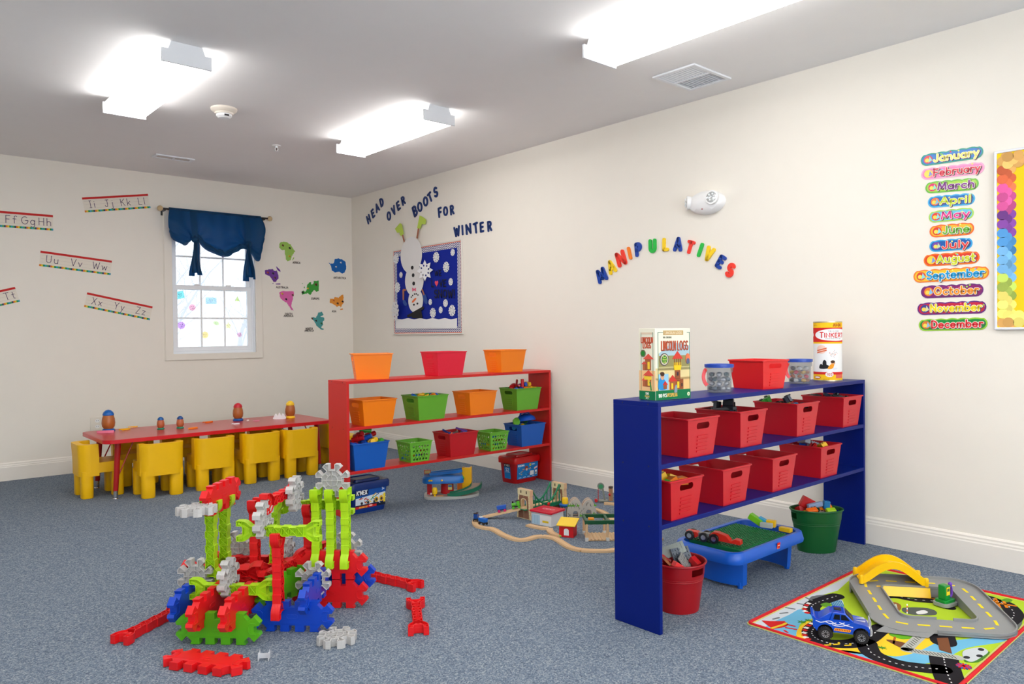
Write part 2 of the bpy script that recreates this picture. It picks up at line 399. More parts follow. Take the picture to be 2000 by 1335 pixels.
def carpet():
    m = bpy.data.materials.new('carpet'); m.use_nodes = True; nt = m.node_tree; b = nt.nodes['Principled BSDF']; N = nt.nodes.new; L = nt.links.new
    b.inputs['Roughness'].default_value = 0.95; b.inputs['Specular IOR Level'].default_value = 0.1
    tc = N('ShaderNodeTexCoord')
    v = N('ShaderNodeTexVoronoi'); v.inputs['Scale'].default_value = 215.0; L(tc.outputs['Object'], v.inputs['Vector'])
    sp = N('ShaderNodeSeparateColor'); L(v.outputs['Color'], sp.inputs[0])
    r = N('ShaderNodeValToRGB'); e = r.color_ramp; e.interpolation = 'LINEAR'
    e.elements[0].position = 0.0; e.elements[0].color = (*lin((66, 76, 90)), 1)
    e.elements[1].position = 1.0; e.elements[1].color = (*lin((178, 186, 190)), 1)
    for p, c in ((.25, (92, 104, 122)), (.55, (114, 127, 142)), (.8, (142, 150, 158))):
        q = e.elements.new(p); q.color = (*lin(c), 1)
    n = N('ShaderNodeTexNoise'); n.inputs['Scale'].default_value = 60; n.inputs['Detail'].default_value = 4; L(tc.outputs['Object'], n.inputs['Vector'])
    a = N('ShaderNodeMath'); a.operation = 'MULTIPLY_ADD'; a.inputs[1].default_value = .7; L(sp.outputs[0], a.inputs[0])
    k = N('ShaderNodeMath'); k.operation = 'MULTIPLY'; k.inputs[1].default_value = .32; L(n.outputs['Fac'], k.inputs[0]); L(k.outputs[0], a.inputs[2])
    L(a.outputs[0], r.inputs[0]); L(r.outputs[0], b.inputs['Base Color'])
    bp = N('ShaderNodeBump'); bp.inputs['Strength'].default_value = .5; bp.inputs['Distance'].default_value = .004
    L(v.outputs['Distance'], bp.inputs['Height']); L(bp.outputs[0], b.inputs['Normal'])
    return m
CARPET = carpet()
structure(MB().box(((XL) / 2, YF / 2, -0.05), (-XL + .3, -YF + .3, 0.1), CARPET).build('floor', smooth=0))
structure(MB().box(((XL) / 2, YF / 2, H + 0.05), (-XL + .3, -YF + .3, 0.1), CEIL).build('ceiling', smooth=0))
WX0, WX1, WZ0, WZ1 = -1.945, -1.13, 1.03, 2.33      # window opening in the back wall
BACK = frame((0, 0, 0), (1, 0, 0), (0, 0, 1)); RIGHT = frame((0, 0, 0), (0, -1, 0), (0, 0, 1))
structure(MB().prism(rect(XL, 0, -XL, H), -0.13, 0, WALL, BACK, holes=[rect(WX0, WZ0, WX1 - WX0, WZ1 - WZ0)]).build('wall_back', smooth=0))
structure(MB().box((0.06, YF / 2 + .065, H / 2), (0.12, -YF + .13, H), WALL).build('wall_right', smooth=0))
structure(MB().box((XL - .06, YF / 2, H / 2), (0.12, -YF, H), WALL).build('wall_left', smooth=0))
FRONT = frame((XL, YF, 0), (1, 0, 0), (0, 0, 1))
FILL_WIN = [(.5, .75, 2.2, 1.65), (3.1, .75, 2.2, 1.65)]
structure(MB().prism(rect(-.12, 0, -XL + .24, H), 0, .12, WALL, FRONT, holes=[rect(*q) for q in FILL_WIN]).build('wall_front', smooth=0))
for i, q in enumerate(FILL_WIN):                   # two unseen windows added behind the viewer to light walls and ceiling
    m = MB().prism(rect(q[0], q[1], q[2], q[3]), .0, .05, METALW, FRONT, holes=[rect(q[0] + .05, q[1] + .05, q[2] / 2 - .075, q[3] - .1), rect(q[0] + q[2] / 2 + .025, q[1] + .05, q[2] / 2 - .075, q[3] - .1)])
    structure(m.build('window_%d' % (i + 2), smooth=0))
structure(MB().sweep([(XL, 0, 0), (-0.0, 0, 0)], [(0, .0005), (.016, .0005), (.016, .112), (.0135, .118), (.0135, .126), (.010, .134), (.010, .143), (.004, .152), (0, .152)], TRIM).build('baseboard_back', smooth=20))
structure(MB().sweep([(0, -.016, 0), (0, YF, 0)], [(0, .0005), (.016, .0005), (.016, .112), (.0135, .118), (.0135, .126), (.010, .134), (.010, .143), (.004, .152), (0, .152)], TRIM).build('baseboard_right', smooth=20))

# ---- the window: casing, jambs, two sashes, each pane grid
def window():
    wn = bpy.data.objects.new('window_1', None); COL.objects.link(wn); structure(wn)
    x0, x1, z0, z1 = WX0, WX1, WZ0, WZ1
    c = MB(); cw = .07
    outer = rect(x0 - cw, z0 - .06, x1 - x0 + 2 * cw, z1 - z0 + .06 + cw)
    c.prism(outer, 0, .018, WALL, BACK, holes=[rect(x0, z0, x1 - x0, z1 - z0)])
    c.prism(rect(x0 - cw - .006, z0 - .064, x1 - x0 + 2 * cw + .012, z1 - z0 + .068 + cw), 0, .010, WALL, BACK, holes=[rect(x0, z0, x1 - x0, z1 - z0)])
    c.build('window_casing', wn, smooth=0, bevel=.003)
    VIN = mat((244, 247, 250), rough=.35, name='vinyl')
    j = MB().prism(rect(x0, z0, x1 - x0, z1 - z0), -.125, -.045, VIN, BACK, holes=[rect(x0 + .022, z0 + .025, x1 - x0 - .044, z1 - z0 - .045)])
    j.prism(rect(x0 + .0, z0, x1 - x0, z1 - z0), -.045, .0, VIN, BACK, holes=[rect(x0 + .006, z0 + .006, x1 - x0 - .012, z1 - z0 - .012)])
    j.build('window_jamb', wn, smooth=0)
    GL_ = bpy.data.materials.new('window_glass'); GL_.use_nodes = True; nt = GL_.node_tree
    for n in list(nt.nodes):
        if n.type == 'BSDF_PRINCIPLED': nt.nodes.remove(n)
    tr = nt.nodes.new('ShaderNodeBsdfTransparent'); gs = nt.nodes.new('ShaderNodeBsdfGlossy'); gs.inputs['Roughness'].default_value = .02
    mx = nt.nodes.new('ShaderNodeMixShader'); mx.inputs[0].default_value = .03; tr.inputs[0].default_value = (.485, .495, .505, 1)
    nt.links.new(tr.outputs[0], mx.inputs[1]); nt.links.new(gs.outputs[0], mx.inputs[2]); nt.links.new(mx.outputs[0], nt.nodes['Material Output'].inputs[0])
    zm = 1.675
    for nm, a, b, yo in (('upper_sash', zm - .02, z1 - .02, -.105), ('lower_sash', z0 + .025, zm + .025, -.075)):
        X0, X1 = x0 + .022, x1 - .022; fr = .042
        s = MB().prism(rect(X0, a, X1 - X0, b - a), yo, yo + .028, VIN, BACK, holes=[rect(X0 + fr, a + fr, X1 - X0 - 2 * fr, b - a - 2 * fr)])
        so = s.build(nm, wn, smooth=0, bevel=.003)
        gx0, gx1, ga, gb = X0 + fr, X1 - fr, a + fr, b - fr
        g = MB()
        for k in (1, 2):
            xx = gx0 + (gx1 - gx0) * k / 3; g.box((xx, -(yo + .014), (ga + gb) / 2), (.016, .010, gb - ga), VIN)
        g.box(((gx0 + gx1) / 2, -(yo + .014), (ga + gb) / 2), (gx1 - gx0, .009, .016), VIN)
        g.build('window_muntin', so, smooth=0)
        MB().box(((gx0 + gx1) / 2, -(yo + .014), (ga + gb) / 2), (gx1 - gx0 + .01, .004, gb - ga + .01), GL_).build('window_pane', so, smooth=0)
        if nm == 'lower_sash':
            for xx in (x0 + .25, x0 + .56):
                MB().box((xx, -(yo + .026), b + .006), (.05, .02, .012), WHITE).build('sash_lock', so, bevel=.003)
window()
# outdoors: snow and two bare trees in the overcast light
structure(MB().box((0, 0, -0.56), (80, 80, .1), mat((242, 246, 250), rough=.9, name='snow')).build('snow_field', smooth=0))
def bare_tree(x, y, h, seed, label):
    R_ = random.Random(seed); m = MB(); bark = mat((214, 216, 220), rough=.9)
    def br(p, d, L, r, k):
        q = [p]; dd = d.copy()
        for i in range(4):
            dd = (dd + Vector((R_.uniform(-.18, .18), R_.uniform(-.18, .18), R_.uniform(-.05, .12)))).normalized(); q.append(q[-1] + dd * L / 4)
        m.tube(q, [r * (1 - .14 * i) for i in range(5)], bark, 6)
        if k:
            for i in range(4):
                a = R_.uniform(0, 2 * PI); br(q[1 + i % 4], (dd + Vector((math.cos(a), math.sin(a), .3)) * .9).normalized(), L * .62, r * .5, k - 1)
    br(Vector((0, 0, 0)), Vector((0, 0, 1)), h * .55, h * .012, 4)
    tag(m.build('bare_tree', None, T(x, y, -.5)), label, 'tree', 'bare trees outdoors')
bare_tree(1.9, 12.5, 6.0, 4, 'bare grey tree beyond the upper middle panes of the window')
bare_tree(4.9, 16, 7.0, 9, 'bare grey tree farther off, seen through the window')

# ---- ceiling lamps: wrap-around fluorescent fixtures
LENS = mat((255, 253, 250), rough=.5, emit=LAMP, name='lit_acrylic')
LENSTOP = mat((240, 240, 238), rough=.5, emit=LAMP * .30, name='lens_top')
def lamp(x, y, label, near):
    t = thing('ceiling_lamp', label, 'ceiling light', T(x, y, H), 'fluorescent ceiling lamps')
    L = 1.19; hw = .125
    MB().box((0, 0, -.028), (.15, L - .05, .055), METALW).build('lamp_housing', t, bevel=.002)
    sec = [(-hw, -.052), (-hw, -.092), (-hw + .012, -.106), (hw - .012, -.106), (hw, -.092), (hw, -.052), (hw - .006, -.048), (-hw + .006, -.048)]
    dm = MB().sweep([(0, -L / 2 + .012, 0), (0, L / 2 - .012, 0)], sec, LENS); k = dm.mi(LENSTOP)
    for i in (5, 6, 7): dm.fm[i] = k
    dm.build('lamp_diffuser', t, smooth=30)
    for s in (-1, 1):
        p = [(-hw - .003, -.042), (-hw - .003, -.112), (hw + .003, -.112), (hw + .003, -.042), (hw - .03, -.042), (hw - .045, 0), (-hw + .045, 0), (-hw + .03, -.042)]
        MB().prism(p, -.006, .006, METALW, T(0, s * (L / 2 + .002), 0) @ RX(PI / 2)).build('lamp_end_cap', t, smooth=0)
for (x, y, lb) in ((-2.91, -2.835, 'lit white ceiling lamp between the smoke detector and the alphabet strips'), (-1.25, -2.81, 'lit white ceiling lamp between the sprinkler head and the lettering over the snowman board'),
                   (-1.255, -5.46, 'large lit ceiling lamp beside the square ceiling vent'),  # the lamps listed next are unseen, carrying the grid on as fill light
                   (-2.91, -5.46, 'lit ceiling lamp over the middle of the carpet'), (-4.57, -2.82, 'lit ceiling lamp high up in the far outer row'), (-4.57, -5.46, 'lit ceiling lamp in the outer row near the viewer'),
                   (-1.255, -8.1, 'lit ceiling lamp behind the viewer near the long wall'), (-2.91, -8.1, 'lit ceiling lamp behind the viewer in the middle row'), (-4.57, -8.1, 'lit ceiling lamp over the viewer')):
    lamp(x, y, lb, 0)

# ---- ceiling vents, smoke detector, sprinkler, outlet, emergency light
def vent(x, y, w_, l_, rows, label, grey):
    t = thing('ceiling_vent', label, 'ceiling vent', T(x, y, H))
    MB().prism(rect(-w_ / 2, -l_ / 2, w_, l_), -.012, -.001, METALW, holes=[rect(-w_ / 2 + .025, -l_ / 2 + .025, w_ / 2 - .032, l_ - .05), rect(.007, -l_ / 2 + .025, w_ / 2 - .032, l_ - .05)]).build('vent_frame', t, smooth=0, bevel=.002)
    MB().box((0, 0, -.002), (w_ - .04, l_ - .04, .002), mat((212, 215, 222), rough=.8)).build('vent_backing', t, smooth=0)
    s = MB(); n = rows
    for h0 in (-1, 1):
        for i in range(n):
            yy = -l_ / 2 + .03 + (l_ - .06) * (i + .5) / n
            s.box((h0 * w_ / 4, yy, -.006), (w_ / 2 - .03, .008, .002), grey, R=RX(.7 * h0))
    s.build('vent_slat', t, smooth=0)
vent(-.418, -4.86, .385, .30, 12, 'square white ceiling vent beside the nearest long lamp', METALW)
vent(-2.155, -.775, .32, .13, 5, 'small oblong ceiling vent near the window wall', mat((215, 205, 198), rough=.5))
t = thing('smoke_detector', 'round white smoke detector on the ceiling', 'smoke detector', T(-2.343, -2.44, H))
MB().lathe([(.085, 0), (.085, -.012), (.078, -.02), (.062, -.03), (.058, -.04), (.03, -.045)], mat((232, 222, 208), rough=.4), 32).build('detector_base', t)
MB().lathe([(.052, -.038), (.05, -.055), (.036, -.066), (0, -.068)], WHITE, 28).build('sensor_cover', t)
MB().box((0, -.046, -.053), (.03, .012, .010), mat((40, 40, 42))).build('sensor_slot', t)
t = thing('sprinkler_head', 'small white sprinkler head hanging from the ceiling', 'sprinkler', T(-1.648, -1.716, H))
MB().lathe([(.035, 0), (.033, -.006), (.012, -.008)], WHITE, 20).build('sprinkler_plate', t)
m = MB().cyl((0, 0, -.006), (0, 0, -.02), .01, WHITE).cyl((0, 0, -.044), (0, 0, -.048), .017, WHITE)
m.tube([(-.009, 0, -.018), (-.014, 0, -.03), (-.006, 0, -.046)], .003, WHITE).tube([(.009, 0, -.018), (.014, 0, -.03), (.006, 0, -.046)], .003, WHITE)
m.cyl((0, 0, -.018), (0, 0, -.045), .003, mat((90, 40, 40))); m.build('sprinkler_body', t)
t = thing('wall_outlet', 'double wall outlet low on the wall behind the long red table', 'outlet', BACK @ T(-2.606, .42, 0))
MB().prism(rrect(-.057, -.06, .114, .12, .008), 0, .006, mat((232, 226, 214))).build('outlet_plate', t, bevel=.002)
for z in (-.026, .026):
    m = MB().prism(ell(0, z, .018, .015, 20), .005, .009, WHITE)
    for x in (-.007, .007): m.box((x, z + .002, .0092), (.003, .009, .001), mat((60, 55, 50)))
    m.build('outlet_socket', t)
t = thing('emergency_light', 'white twin-head emergency light high on the wall above the arched word', 'emergency light', RIGHT @ T(4.69, 2.045, 0))
MB().lathe([(.001, .082), (.05, .078), (.085, .06), (.098, .035), (.098, 0)], WHITE, 36, sx=1.35, sy=.78).build('light_body', t)
for (x, y, z, ax) in ((-.125, .012, .045, (-.75, .0, .65)), (.075, .018, .07, (.12, .1, 1))):
    M = frame((x, y, z), Vector(ax).cross(Vector((0, 1, 0))), (0, 1, 0)); M = T(x, y, z) @ Vector(ax).normalized().to_track_quat('Z', 'Y').to_matrix().to_4x4()
    h = MB().lathe([(.036, -.04), (.046, -.005), (.046, .012), (.041, .014)], WHITE, 24, M).build('lamp_head', t)
    l = MB().lathe([(.041, .011), (.03, .017), (0, .02)], mat((215, 220, 222), rough=.1, metal=.6), 24, M)
    for i in range(7): a = i * PI / 3; l.ball((.022 * math.cos(a) * (i > 0), .022 * math.sin(a) * (i > 0), .017), .008, mat((235, 238, 240), rough=.1), M, 8, 6)
    l.build('lamp_lens', h)
MB().cyl((0, -.045, .07), (0, -.046, .074), .005, mat((170, 60, 60))).build('test_button', t)
# ================================================================== on the back wall
def zb(x, y): return on_back(290 + .25466 * x, 380 + .25466 * y)        # back-wall point seen at a crop position
# ---- curtain
def curtain():
    FAB = bpy.data.materials.new('teal_sheer'); FAB.use_nodes = True; nt = FAB.node_tree; b = nt.nodes['Principled BSDF']
    b.inputs['Base Color'].default_value = (*lin((2, 80, 122)), 1); b.inputs['Roughness'].default_value = .5; b.inputs['Sheen Weight'].default_value = .1
    tl = nt.nodes.new('ShaderNodeBsdfTranslucent'); tl.inputs[0].default_value = (*lin((16, 130, 184)), 1)
    mx = nt.nodes.new('ShaderNodeMixShader'); mx.inputs[0].default_value = .55
    nt.links.new(b.outputs[0], mx.inputs[1]); nt.links.new(tl.outputs[0], mx.inputs[2]); nt.links.new(mx.outputs[0], nt.nodes['Material Output'].inputs[0])
    t = thing('tie_up_curtain', 'teal tie-up valance hanging over the upper half of the window', 'curtain', T(-1.54, -.075, 2.405))
    top = .0; W0 = .445
    # lower edge (x, drop) : swags between the two ties
    edge = [(-.455, -.215), (-.435, -.275), (-.37, -.315), (-.30, -.335), (-.245, -.275), (-.21, -.275), (-.12, -.36), (-.02, -.405), (.06, -.425), (.14, -.39), (.22, -.34), (.29, -.335), (.335, -.37), (.385, -.44), (.425, -.43), (.455, -.25)]
    es = smooth2(edge, 6, closed=False); nu = len(es); nv = 26; vs = []; fs = []
    tx = (-.235, .285)
    for i, (ex, ez) in enumerate(es):
        u = i / (nu - 1); x0 = -W0 + 2 * W0 * u
        for k in range(nv + 1):
            v = k / nv
            x = x0 + (ex - x0) * v ** 1.6 + .012 * math.sin(PI * v) * (1 if u > .5 else -1) * abs(2 * u - 1) ** 4 * 2
            z = top + ez * v
            d = min(abs(x - tx[0]), abs(x - tx[1])); a = math.exp(-(d / .16) ** 2)
            puff = .05 * math.sin(PI * min(1, v * .95)) * (1 - .5 * a)
            ang = math.atan2(z + .29, x - (tx[0] if abs(x - tx[0]) < abs(x - tx[1]) else tx[1]))
            fold = .012 * v * v * math.sin(ang * 11 + i * .12) * (.35 + a) + .006 * math.sin(x * 46) * (1 - v)
            y = -.021 - puff - fold
            if v > .82: y -= .018 * math.sin((v - .82) / .18 * PI)
            vs.append((x, y, z))
    for i in range(nu - 1):
        for k in range(nv):
            a = i * (nv + 1) + k; fs.append((a, a + 1, a + nv + 2, a + nv + 1))
    m = MB().add(vs, fs, FAB)
    m.tube([(-W0, -.004, .0), (W0, -.004, .0)], .017, FAB, 12, caps=False)                  # rod pocket
    o = m.build('valance', t, smooth=70, fix=False)
    sol = o.modifiers.new('cloth', 'SOLIDIFY'); sol.thickness = .0015
    # rolled gathers along the swag
    g = MB()
    sw = [(x, -.062 - .01 * math.sin(i), z + .012) for i, (x, z) in enumerate(es[24:66])]
    for q in range(3):
        g.tube([(x, y + .006 * q - .006, z + .016 * q + .005 * math.sin(i * .9 + q)) for i, (x, y, z) in enumerate(sw)], [.008 + .004 * math.sin(PI * i / (len(sw) - 1)) for i in range(len(sw))], FAB, 8)
    g.build('gathered_hem', t, smooth=70)
    for sx, kk in ((tx[0], 0), (tx[1], 1)):
        s = MB()
        wv = .03
        s.add([(sx - wv, -.02, .012), (sx + wv, -.02, .012), (sx + wv, -.07, -.15), (sx - wv, -.07, -.15), (sx + wv * .8, -.08, -.29), (sx - wv * .8, -.08, -.29)], [(0, 1, 2, 3), (3, 2, 4, 5)], FAB)
        s.build('tie_band', t, smooth=70)
        R_ = random.Random(3 + kk)
        kn = MB().ball((sx, -.085, -.285), (.036, .022, .028), FAB); kn.build('tie_knot', t)
        spec = ((-.03, -.63, .035), (.012, -.60, .055), (.03, -.62, .03)) if kk == 0 else ((-.03, -.66, .04), (.0, -.62, .05), (.035, -.6, .02), (.045, -.64, .015))
        for j, (dx, zz, w_) in enumerate(spec):
            pts = [(sx + dx * f + .008 * math.sin(f * 5 + j + kk), -.085 - .006 * j, -.28 + (zz + .28) * f) for f in [q / 8 for q in range(9)]]
            b_ = MB(); V = []; F = []
            for q, p in enumerate(pts):
                ww = w_ * .8 * (.5 + .5 * q / 8)
                V += [(p[0] - ww, p[1], p[2]), (p[0] - ww * .3, p[1] - .01, p[2]), (p[0] + ww * .3, p[1] + .006, p[2]), (p[0] + ww, p[1], p[2])]
            for q in range(8):
                for c in range(3): F.append((q * 4 + c, q * 4 + c + 1, q * 4 + c + 5, q * 4 + c + 4))
            b_.add(V, F, FAB); oo = b_.build('tie_end', t, smooth=70); oo.modifiers.new('cloth', 'SOLIDIFY').thickness = .002
    r = thing('curtain_rod', 'black curtain rod with pale wooden ball ends above the window', 'curtain rod', T(-1.54, -.08, 2.405))
    BK = mat((28, 26, 26), rough=.35)
    MB().cyl((-.5, 0, 0), (.53, 0, 0), .009, BK).build('rod', r)
    for x in (-.525, .545): MB().ball((x, 0, 0), .026, wood((214, 186, 140))).build('finial', r)
    for x in (-.485, .485): MB().box((x, .036, -.012), (.02, .075, .014), BK).box((x, .076, -.02), (.026, .006, .07), BK).build('rod_bracket', r)
curtain()
# ---- stickers on the window glass
def cling(c):
    m = bpy.data.materials.new('window_cling'); m.use_nodes = True; nt = m.node_tree; p = nt.nodes['Principled BSDF']; p.inputs['Base Color'].default_value = (*lin(c), 1); p.inputs['Roughness'].default_value = .4
    tr = nt.nodes.new('ShaderNodeBsdfTransparent'); tr.inputs[0].default_value = (*[min(1, v * 1.1) ** .5 for v in lin(c)], 1); mx = nt.nodes.new('ShaderNodeMixShader'); mx.inputs[0].default_value = .8
    nt.links.new(p.outputs[0], mx.inputs[1]); nt.links.new(tr.outputs[0], mx.inputs[2]); nt.links.new(mx.outputs[0], nt.nodes['Material Output'].inputs[0])
    return m
def win_sticker(x, y, shape, c, s, label, rot=0):
    P = on_back(290 + .25466 * x, 380 + .25466 * y, .058)
    a = Art()
    M = frame((P.x, .0585, P.z), (1, 0, 0), (0, 0, 1)) @ RZ(rot)
    pts = {'square': rect(-s, -s, 2 * s, 2 * s), 'rectangle': rect(-s * 1.5, -s * .9, 3 * s, 1.8 * s), 'circle': ell(0, 0, s), 'oval': ell(0, 0, s * 1.2, s * .8), 'star': star(0, 0, s * 1.3, s * .65), 'triangle': [(-s, -s), (s, -s), (0, s)],
           'octagon': ell(0, 0, s, s, 8), 'diamond': [(0, -s), (s * .8, 0), (0, s), (-s * .8, 0)]}[shape]
    a.poly(pts, cling(c), 1)
    for e in (-1, 1): a.poly(ell(e * s * .3, s * .2, s * .1), (70, 80, 90), 2)
    a.stroke([(q * s * .3, -s * .25 - .1 * s * (1 - q * q)) for q in (-1, -.5, 0, .5, 1)], s * .06, (90, 100, 110), 2)
    tag(a.build('window_sticker', None, M), label, 'sticker', 'face stickers on the window panes')
for q in ((243, 768, 'square', (140, 226, 232), .036, 'aqua square face sticker on the window pane', .25), (336, 864, 'circle', (250, 190, 212), .032, 'pink round face sticker below the aqua square one', 0),
          (480, 812, 'rectangle', (186, 222, 246), .036, 'pale blue oblong face sticker on the middle pane', 0), (682, 798, 'triangle', (214, 236, 160), .026, 'small yellow-green triangle face sticker on the outer upper pane', 0),
          (252, 1002, 'circle', (212, 170, 236), .036, 'lilac round face sticker on the lowest pane', 0), (520, 985, 'oval', (218, 240, 190), .026, 'pale green oval face sticker on the lowest middle pane', -.3),
          (433, 1075, 'octagon', (252, 226, 160), .036, 'pale orange face sticker at the bottom of the window', 0), (612, 1005, 'star', (250, 244, 190), .03, 'pale yellow star face sticker', 0),
          (697, 1073, 'octagon', (250, 206, 228), .026, 'small pale pink face sticker in the bottom corner of the window', 0)): win_sticker(*q)
# ---- alphabet strips
def strip(TL, TR, BR, BL, letters, label):
    P = [on_back(.2397 * x, 340 + .2397 * y) for x, y in (TL, TR, BR, BL)]
    r = ((P[1] - P[0]) + (P[2] - P[3])) / 2; u = ((P[0] - P[3]) + (P[1] - P[2])) / 2
    w_, h_ = r.length, u.length
    M = frame((P[3].x, -.0008, P[3].z), r, u); a = Art()
    a.poly(rect(0, 0, w_, h_), (236, 228, 214), 1)
    a.poly(rect(0, h_ * .86, w_, h_ * .14), (204, 44, 42), 3)
    n = 40; cs = [(226, 128, 40), (232, 206, 60), (40, 150, 80), (60, 160, 190), (90, 170, 90), (44, 70, 110)]
    for i in range(n): a.poly(rect(w_ * i / n, 0, w_ / n, h_ * .13), cs[i % 6], 3)
    for f in (.28, .5, .72): a.poly(rect(.01, h_ * f, w_ - .02, .0012), (200, 186, 178), 2)
    k = len(letters)
    for i, s in enumerate(letters):
        a.text(s, w_ * (i + .5) / k, h_ * .29, h_ * .46, h_ * .035, (84, 66, 96), 4, anchor=.5, gap=.28)
    tag(a.build('alphabet_strip', None, M), label, 'alphabet strip', 'alphabet strips')
strip((667, 186), (1206, 160), (1226, 272), (692, 312), ['|i', '^j', 'Kk', 'Ll'], 'alphabet strip reading Ii Jj Kk Ll beside the curtain rod')
strip((-130, 287), (431, 333), (434, 460), (-128, 420), ['Ee', 'Ff', 'Gg', 'Hh'], 'alphabet strip ending in Ff Gg Hh')
strip((-410, 1036), (130, 916), (165, 1040), (-375, 1160), ['Qq', 'Rr', 'Ss', 'Tt'], 'alphabet strip tilted upward that ends in Tt')
strip((331, 622), (911, 704), (902, 822), (318, 747), ['Uu', 'Vv', 'Ww'], 'alphabet strip reading Uu Vv Ww')
strip((711, 960), (1243, 1077), (1220, 1188), (684, 1080), ['Xx', 'Yy', 'Zz'], 'alphabet strip reading Xx Yy Zz, lowest on the wall')
# ---- continents
def continent(nm, outline, c, caps, spots, label, extra=()):
    P0 = zb(*outline[0]); a = Art()
    f = lambda p: (lambda q: (q.x - P0.x, q.z - P0.z))(zb(*p))
    R_ = random.Random(len(nm))
    # ragged coast: every edge is split and nudged
    pts = []
    q = [f(p) for p in outline]
    for i, p in enumerate(q):
        n2 = q[(i + 1) % len(q)]
        for k in range(4):
            t_ = k / 4; pts.append((p[0] + (n2[0] - p[0]) * t_ + R_.uniform(-.0035, .0035), p[1] + (n2[1] - p[1]) * t_ + R_.uniform(-.0035, .0035)))
    a.poly(pts, c, 2)
    for e in extra: a.poly([f(p) for p in e], c, 2)
    for (x, y, s, col) in spots:
        X = f((x, y)); a.poly(ell(X[0], X[1], s * .0075, s * .006, 9), col, 3); a.poly(ell(X[0] + .006, X[1] - .005, s * .004, s * .006, 7), tuple(int(v * .6) for v in col), 3)
    o = a.build('continent_decal', None, frame((P0.x, -.0008, P0.z), (1, 0, 0), (0, 0, 1)))
    tag(o, label, 'wall decal', 'continent decals')
    b = Art()
    for s, x, y in caps:
        X = f((x, y)); b.text(s, X[0], X[1] - .009, .019, .0042, (74, 66, 62), 2, anchor=.5, gap=.2)
    b.build('caption', o)
BR, DK, YL, RD = (110, 70, 50), (50, 45, 45), (220, 180, 60), (190, 80, 60)
continent('africa', [(1003, 378), (1015, 365), (1040, 360), (1062, 365), (1090, 382), (1105, 412), (1125, 432), (1110, 455), (1098, 470), (1095, 495), (1080, 507), (1065, 510), (1055, 495), (1052, 470), (1045, 445), (1045, 425), (1020, 423), (1003, 405)], (156, 196, 92),
          [('AFRICA', 1135, 522)], [(1030, 388, 1.6, BR), (1082, 408, 1.6, DK), (1080, 470, 1.6, YL)], 'light green wall decal of Africa', [[(1105, 505), (1103, 495), (1112, 480), (1118, 484)]])
continent('australia', [(893, 580), (920, 572), (945, 570), (955, 572), (965, 585), (980, 582), (985, 575), (990, 600), (998, 625), (995, 645), (975, 668), (960, 670), (952, 655), (940, 640), (925, 620), (900, 615), (893, 600)], (112, 62, 150),
          [('AUSTRALIA', 1025, 711)], [(915, 596, 1.6, RD), (955, 602, 1.6, DK), (970, 635, 1.6, BR)], 'purple wall decal of Australia', [[(978, 548), (990, 558), (1010, 578), (1012, 592), (998, 585), (985, 570)], [(975, 682), (1010, 680), (1012, 688), (978, 688)], [(950, 676), (958, 676), (955, 686)]])
continent('south', [(1003, 750), (1030, 738), (1115, 740), (1112, 775), (1105, 810), (1095, 840), (1098, 860), (1112, 888), (1100, 885), (1080, 860), (1062, 830), (1035, 815), (1008, 785)], (222, 106, 172),
          [('SOUTH', 1074, 914), ('AMERICA', 1074, 929)], [(1025, 758, 1.6, YL), (1055, 800, 1.6, DK), (1105, 768, 1.6, BR)], 'pink wall decal of South America')
continent('europe', [(1172, 745), (1190, 735), (1200, 745), (1215, 725), (1213, 700), (1230, 675), (1245, 668), (1250, 690), (1265, 680), (1270, 660), (1305, 660), (1306, 735), (1290, 745), (1270, 730), (1255, 745), (1240, 770), (1225, 755), (1205, 760), (1180, 765)], (66, 160, 64),
          [('EUROPE', 1280, 797)], [(1182, 748, 1.8, DK), (1284, 688, 2.2, BR), (1222, 718, 1.4, YL)], 'green wall decal of Europe', [[(1190, 715), (1196, 700), (1200, 718)], [(1176, 680), (1184, 678), (1182, 686)]])
continent('antarctica', [(1378, 520), (1400, 530), (1420, 525), (1430, 492), (1455, 488), (1490, 498), (1510, 515), (1517, 560), (1505, 595), (1485, 605), (1465, 590), (1430, 595), (1405, 580), (1402, 545)], (26, 100, 178),
          [('ANTARCTICA', 1467, 638)], [(1438, 552, 1.4, (230, 230, 235)), (1475, 520, 1.6, (225, 225, 230))], 'blue wall decal of Antarctica')
continent('asia', [(1392, 795), (1420, 800), (1430, 785), (1455, 790), (1478, 770), (1492, 765), (1498, 790), (1490, 815), (1500, 820), (1485, 845), (1475, 865), (1462, 850), (1445, 860), (1430, 845), (1410, 835), (1392, 830)], (232, 150, 58),
          [('ASIA', 1423, 894)], [(1420, 810, 1.2, RD), (1450, 832, 1.8, BR), (1488, 818, 1.6, DK)], 'orange wall decal of Asia', [[(1470, 875), (1490, 872), (1492, 880), (1472, 884)]])
continent('north', [(1245, 945), (1265, 938), (1285, 945), (1300, 905), (1330, 898), (1340, 920), (1320, 935), (1345, 940), (1350, 960), (1335, 975), (1340, 1000), (1325, 1015), (1330, 1035), (1312, 1025), (1285, 1000), (1275, 975), (1260, 960)], (76, 152, 152),
          [('NORTH', 1232, 1027), ('AMERICA', 1232, 1042)], [(1255, 948, 1.4, BR), (1285, 965, 1.4, DK), (1325, 985, 1.6, (60, 120, 80))], 'teal wall decal of North America', [[(1320, 1020), (1345, 1028), (1340, 1036), (1322, 1034)]])

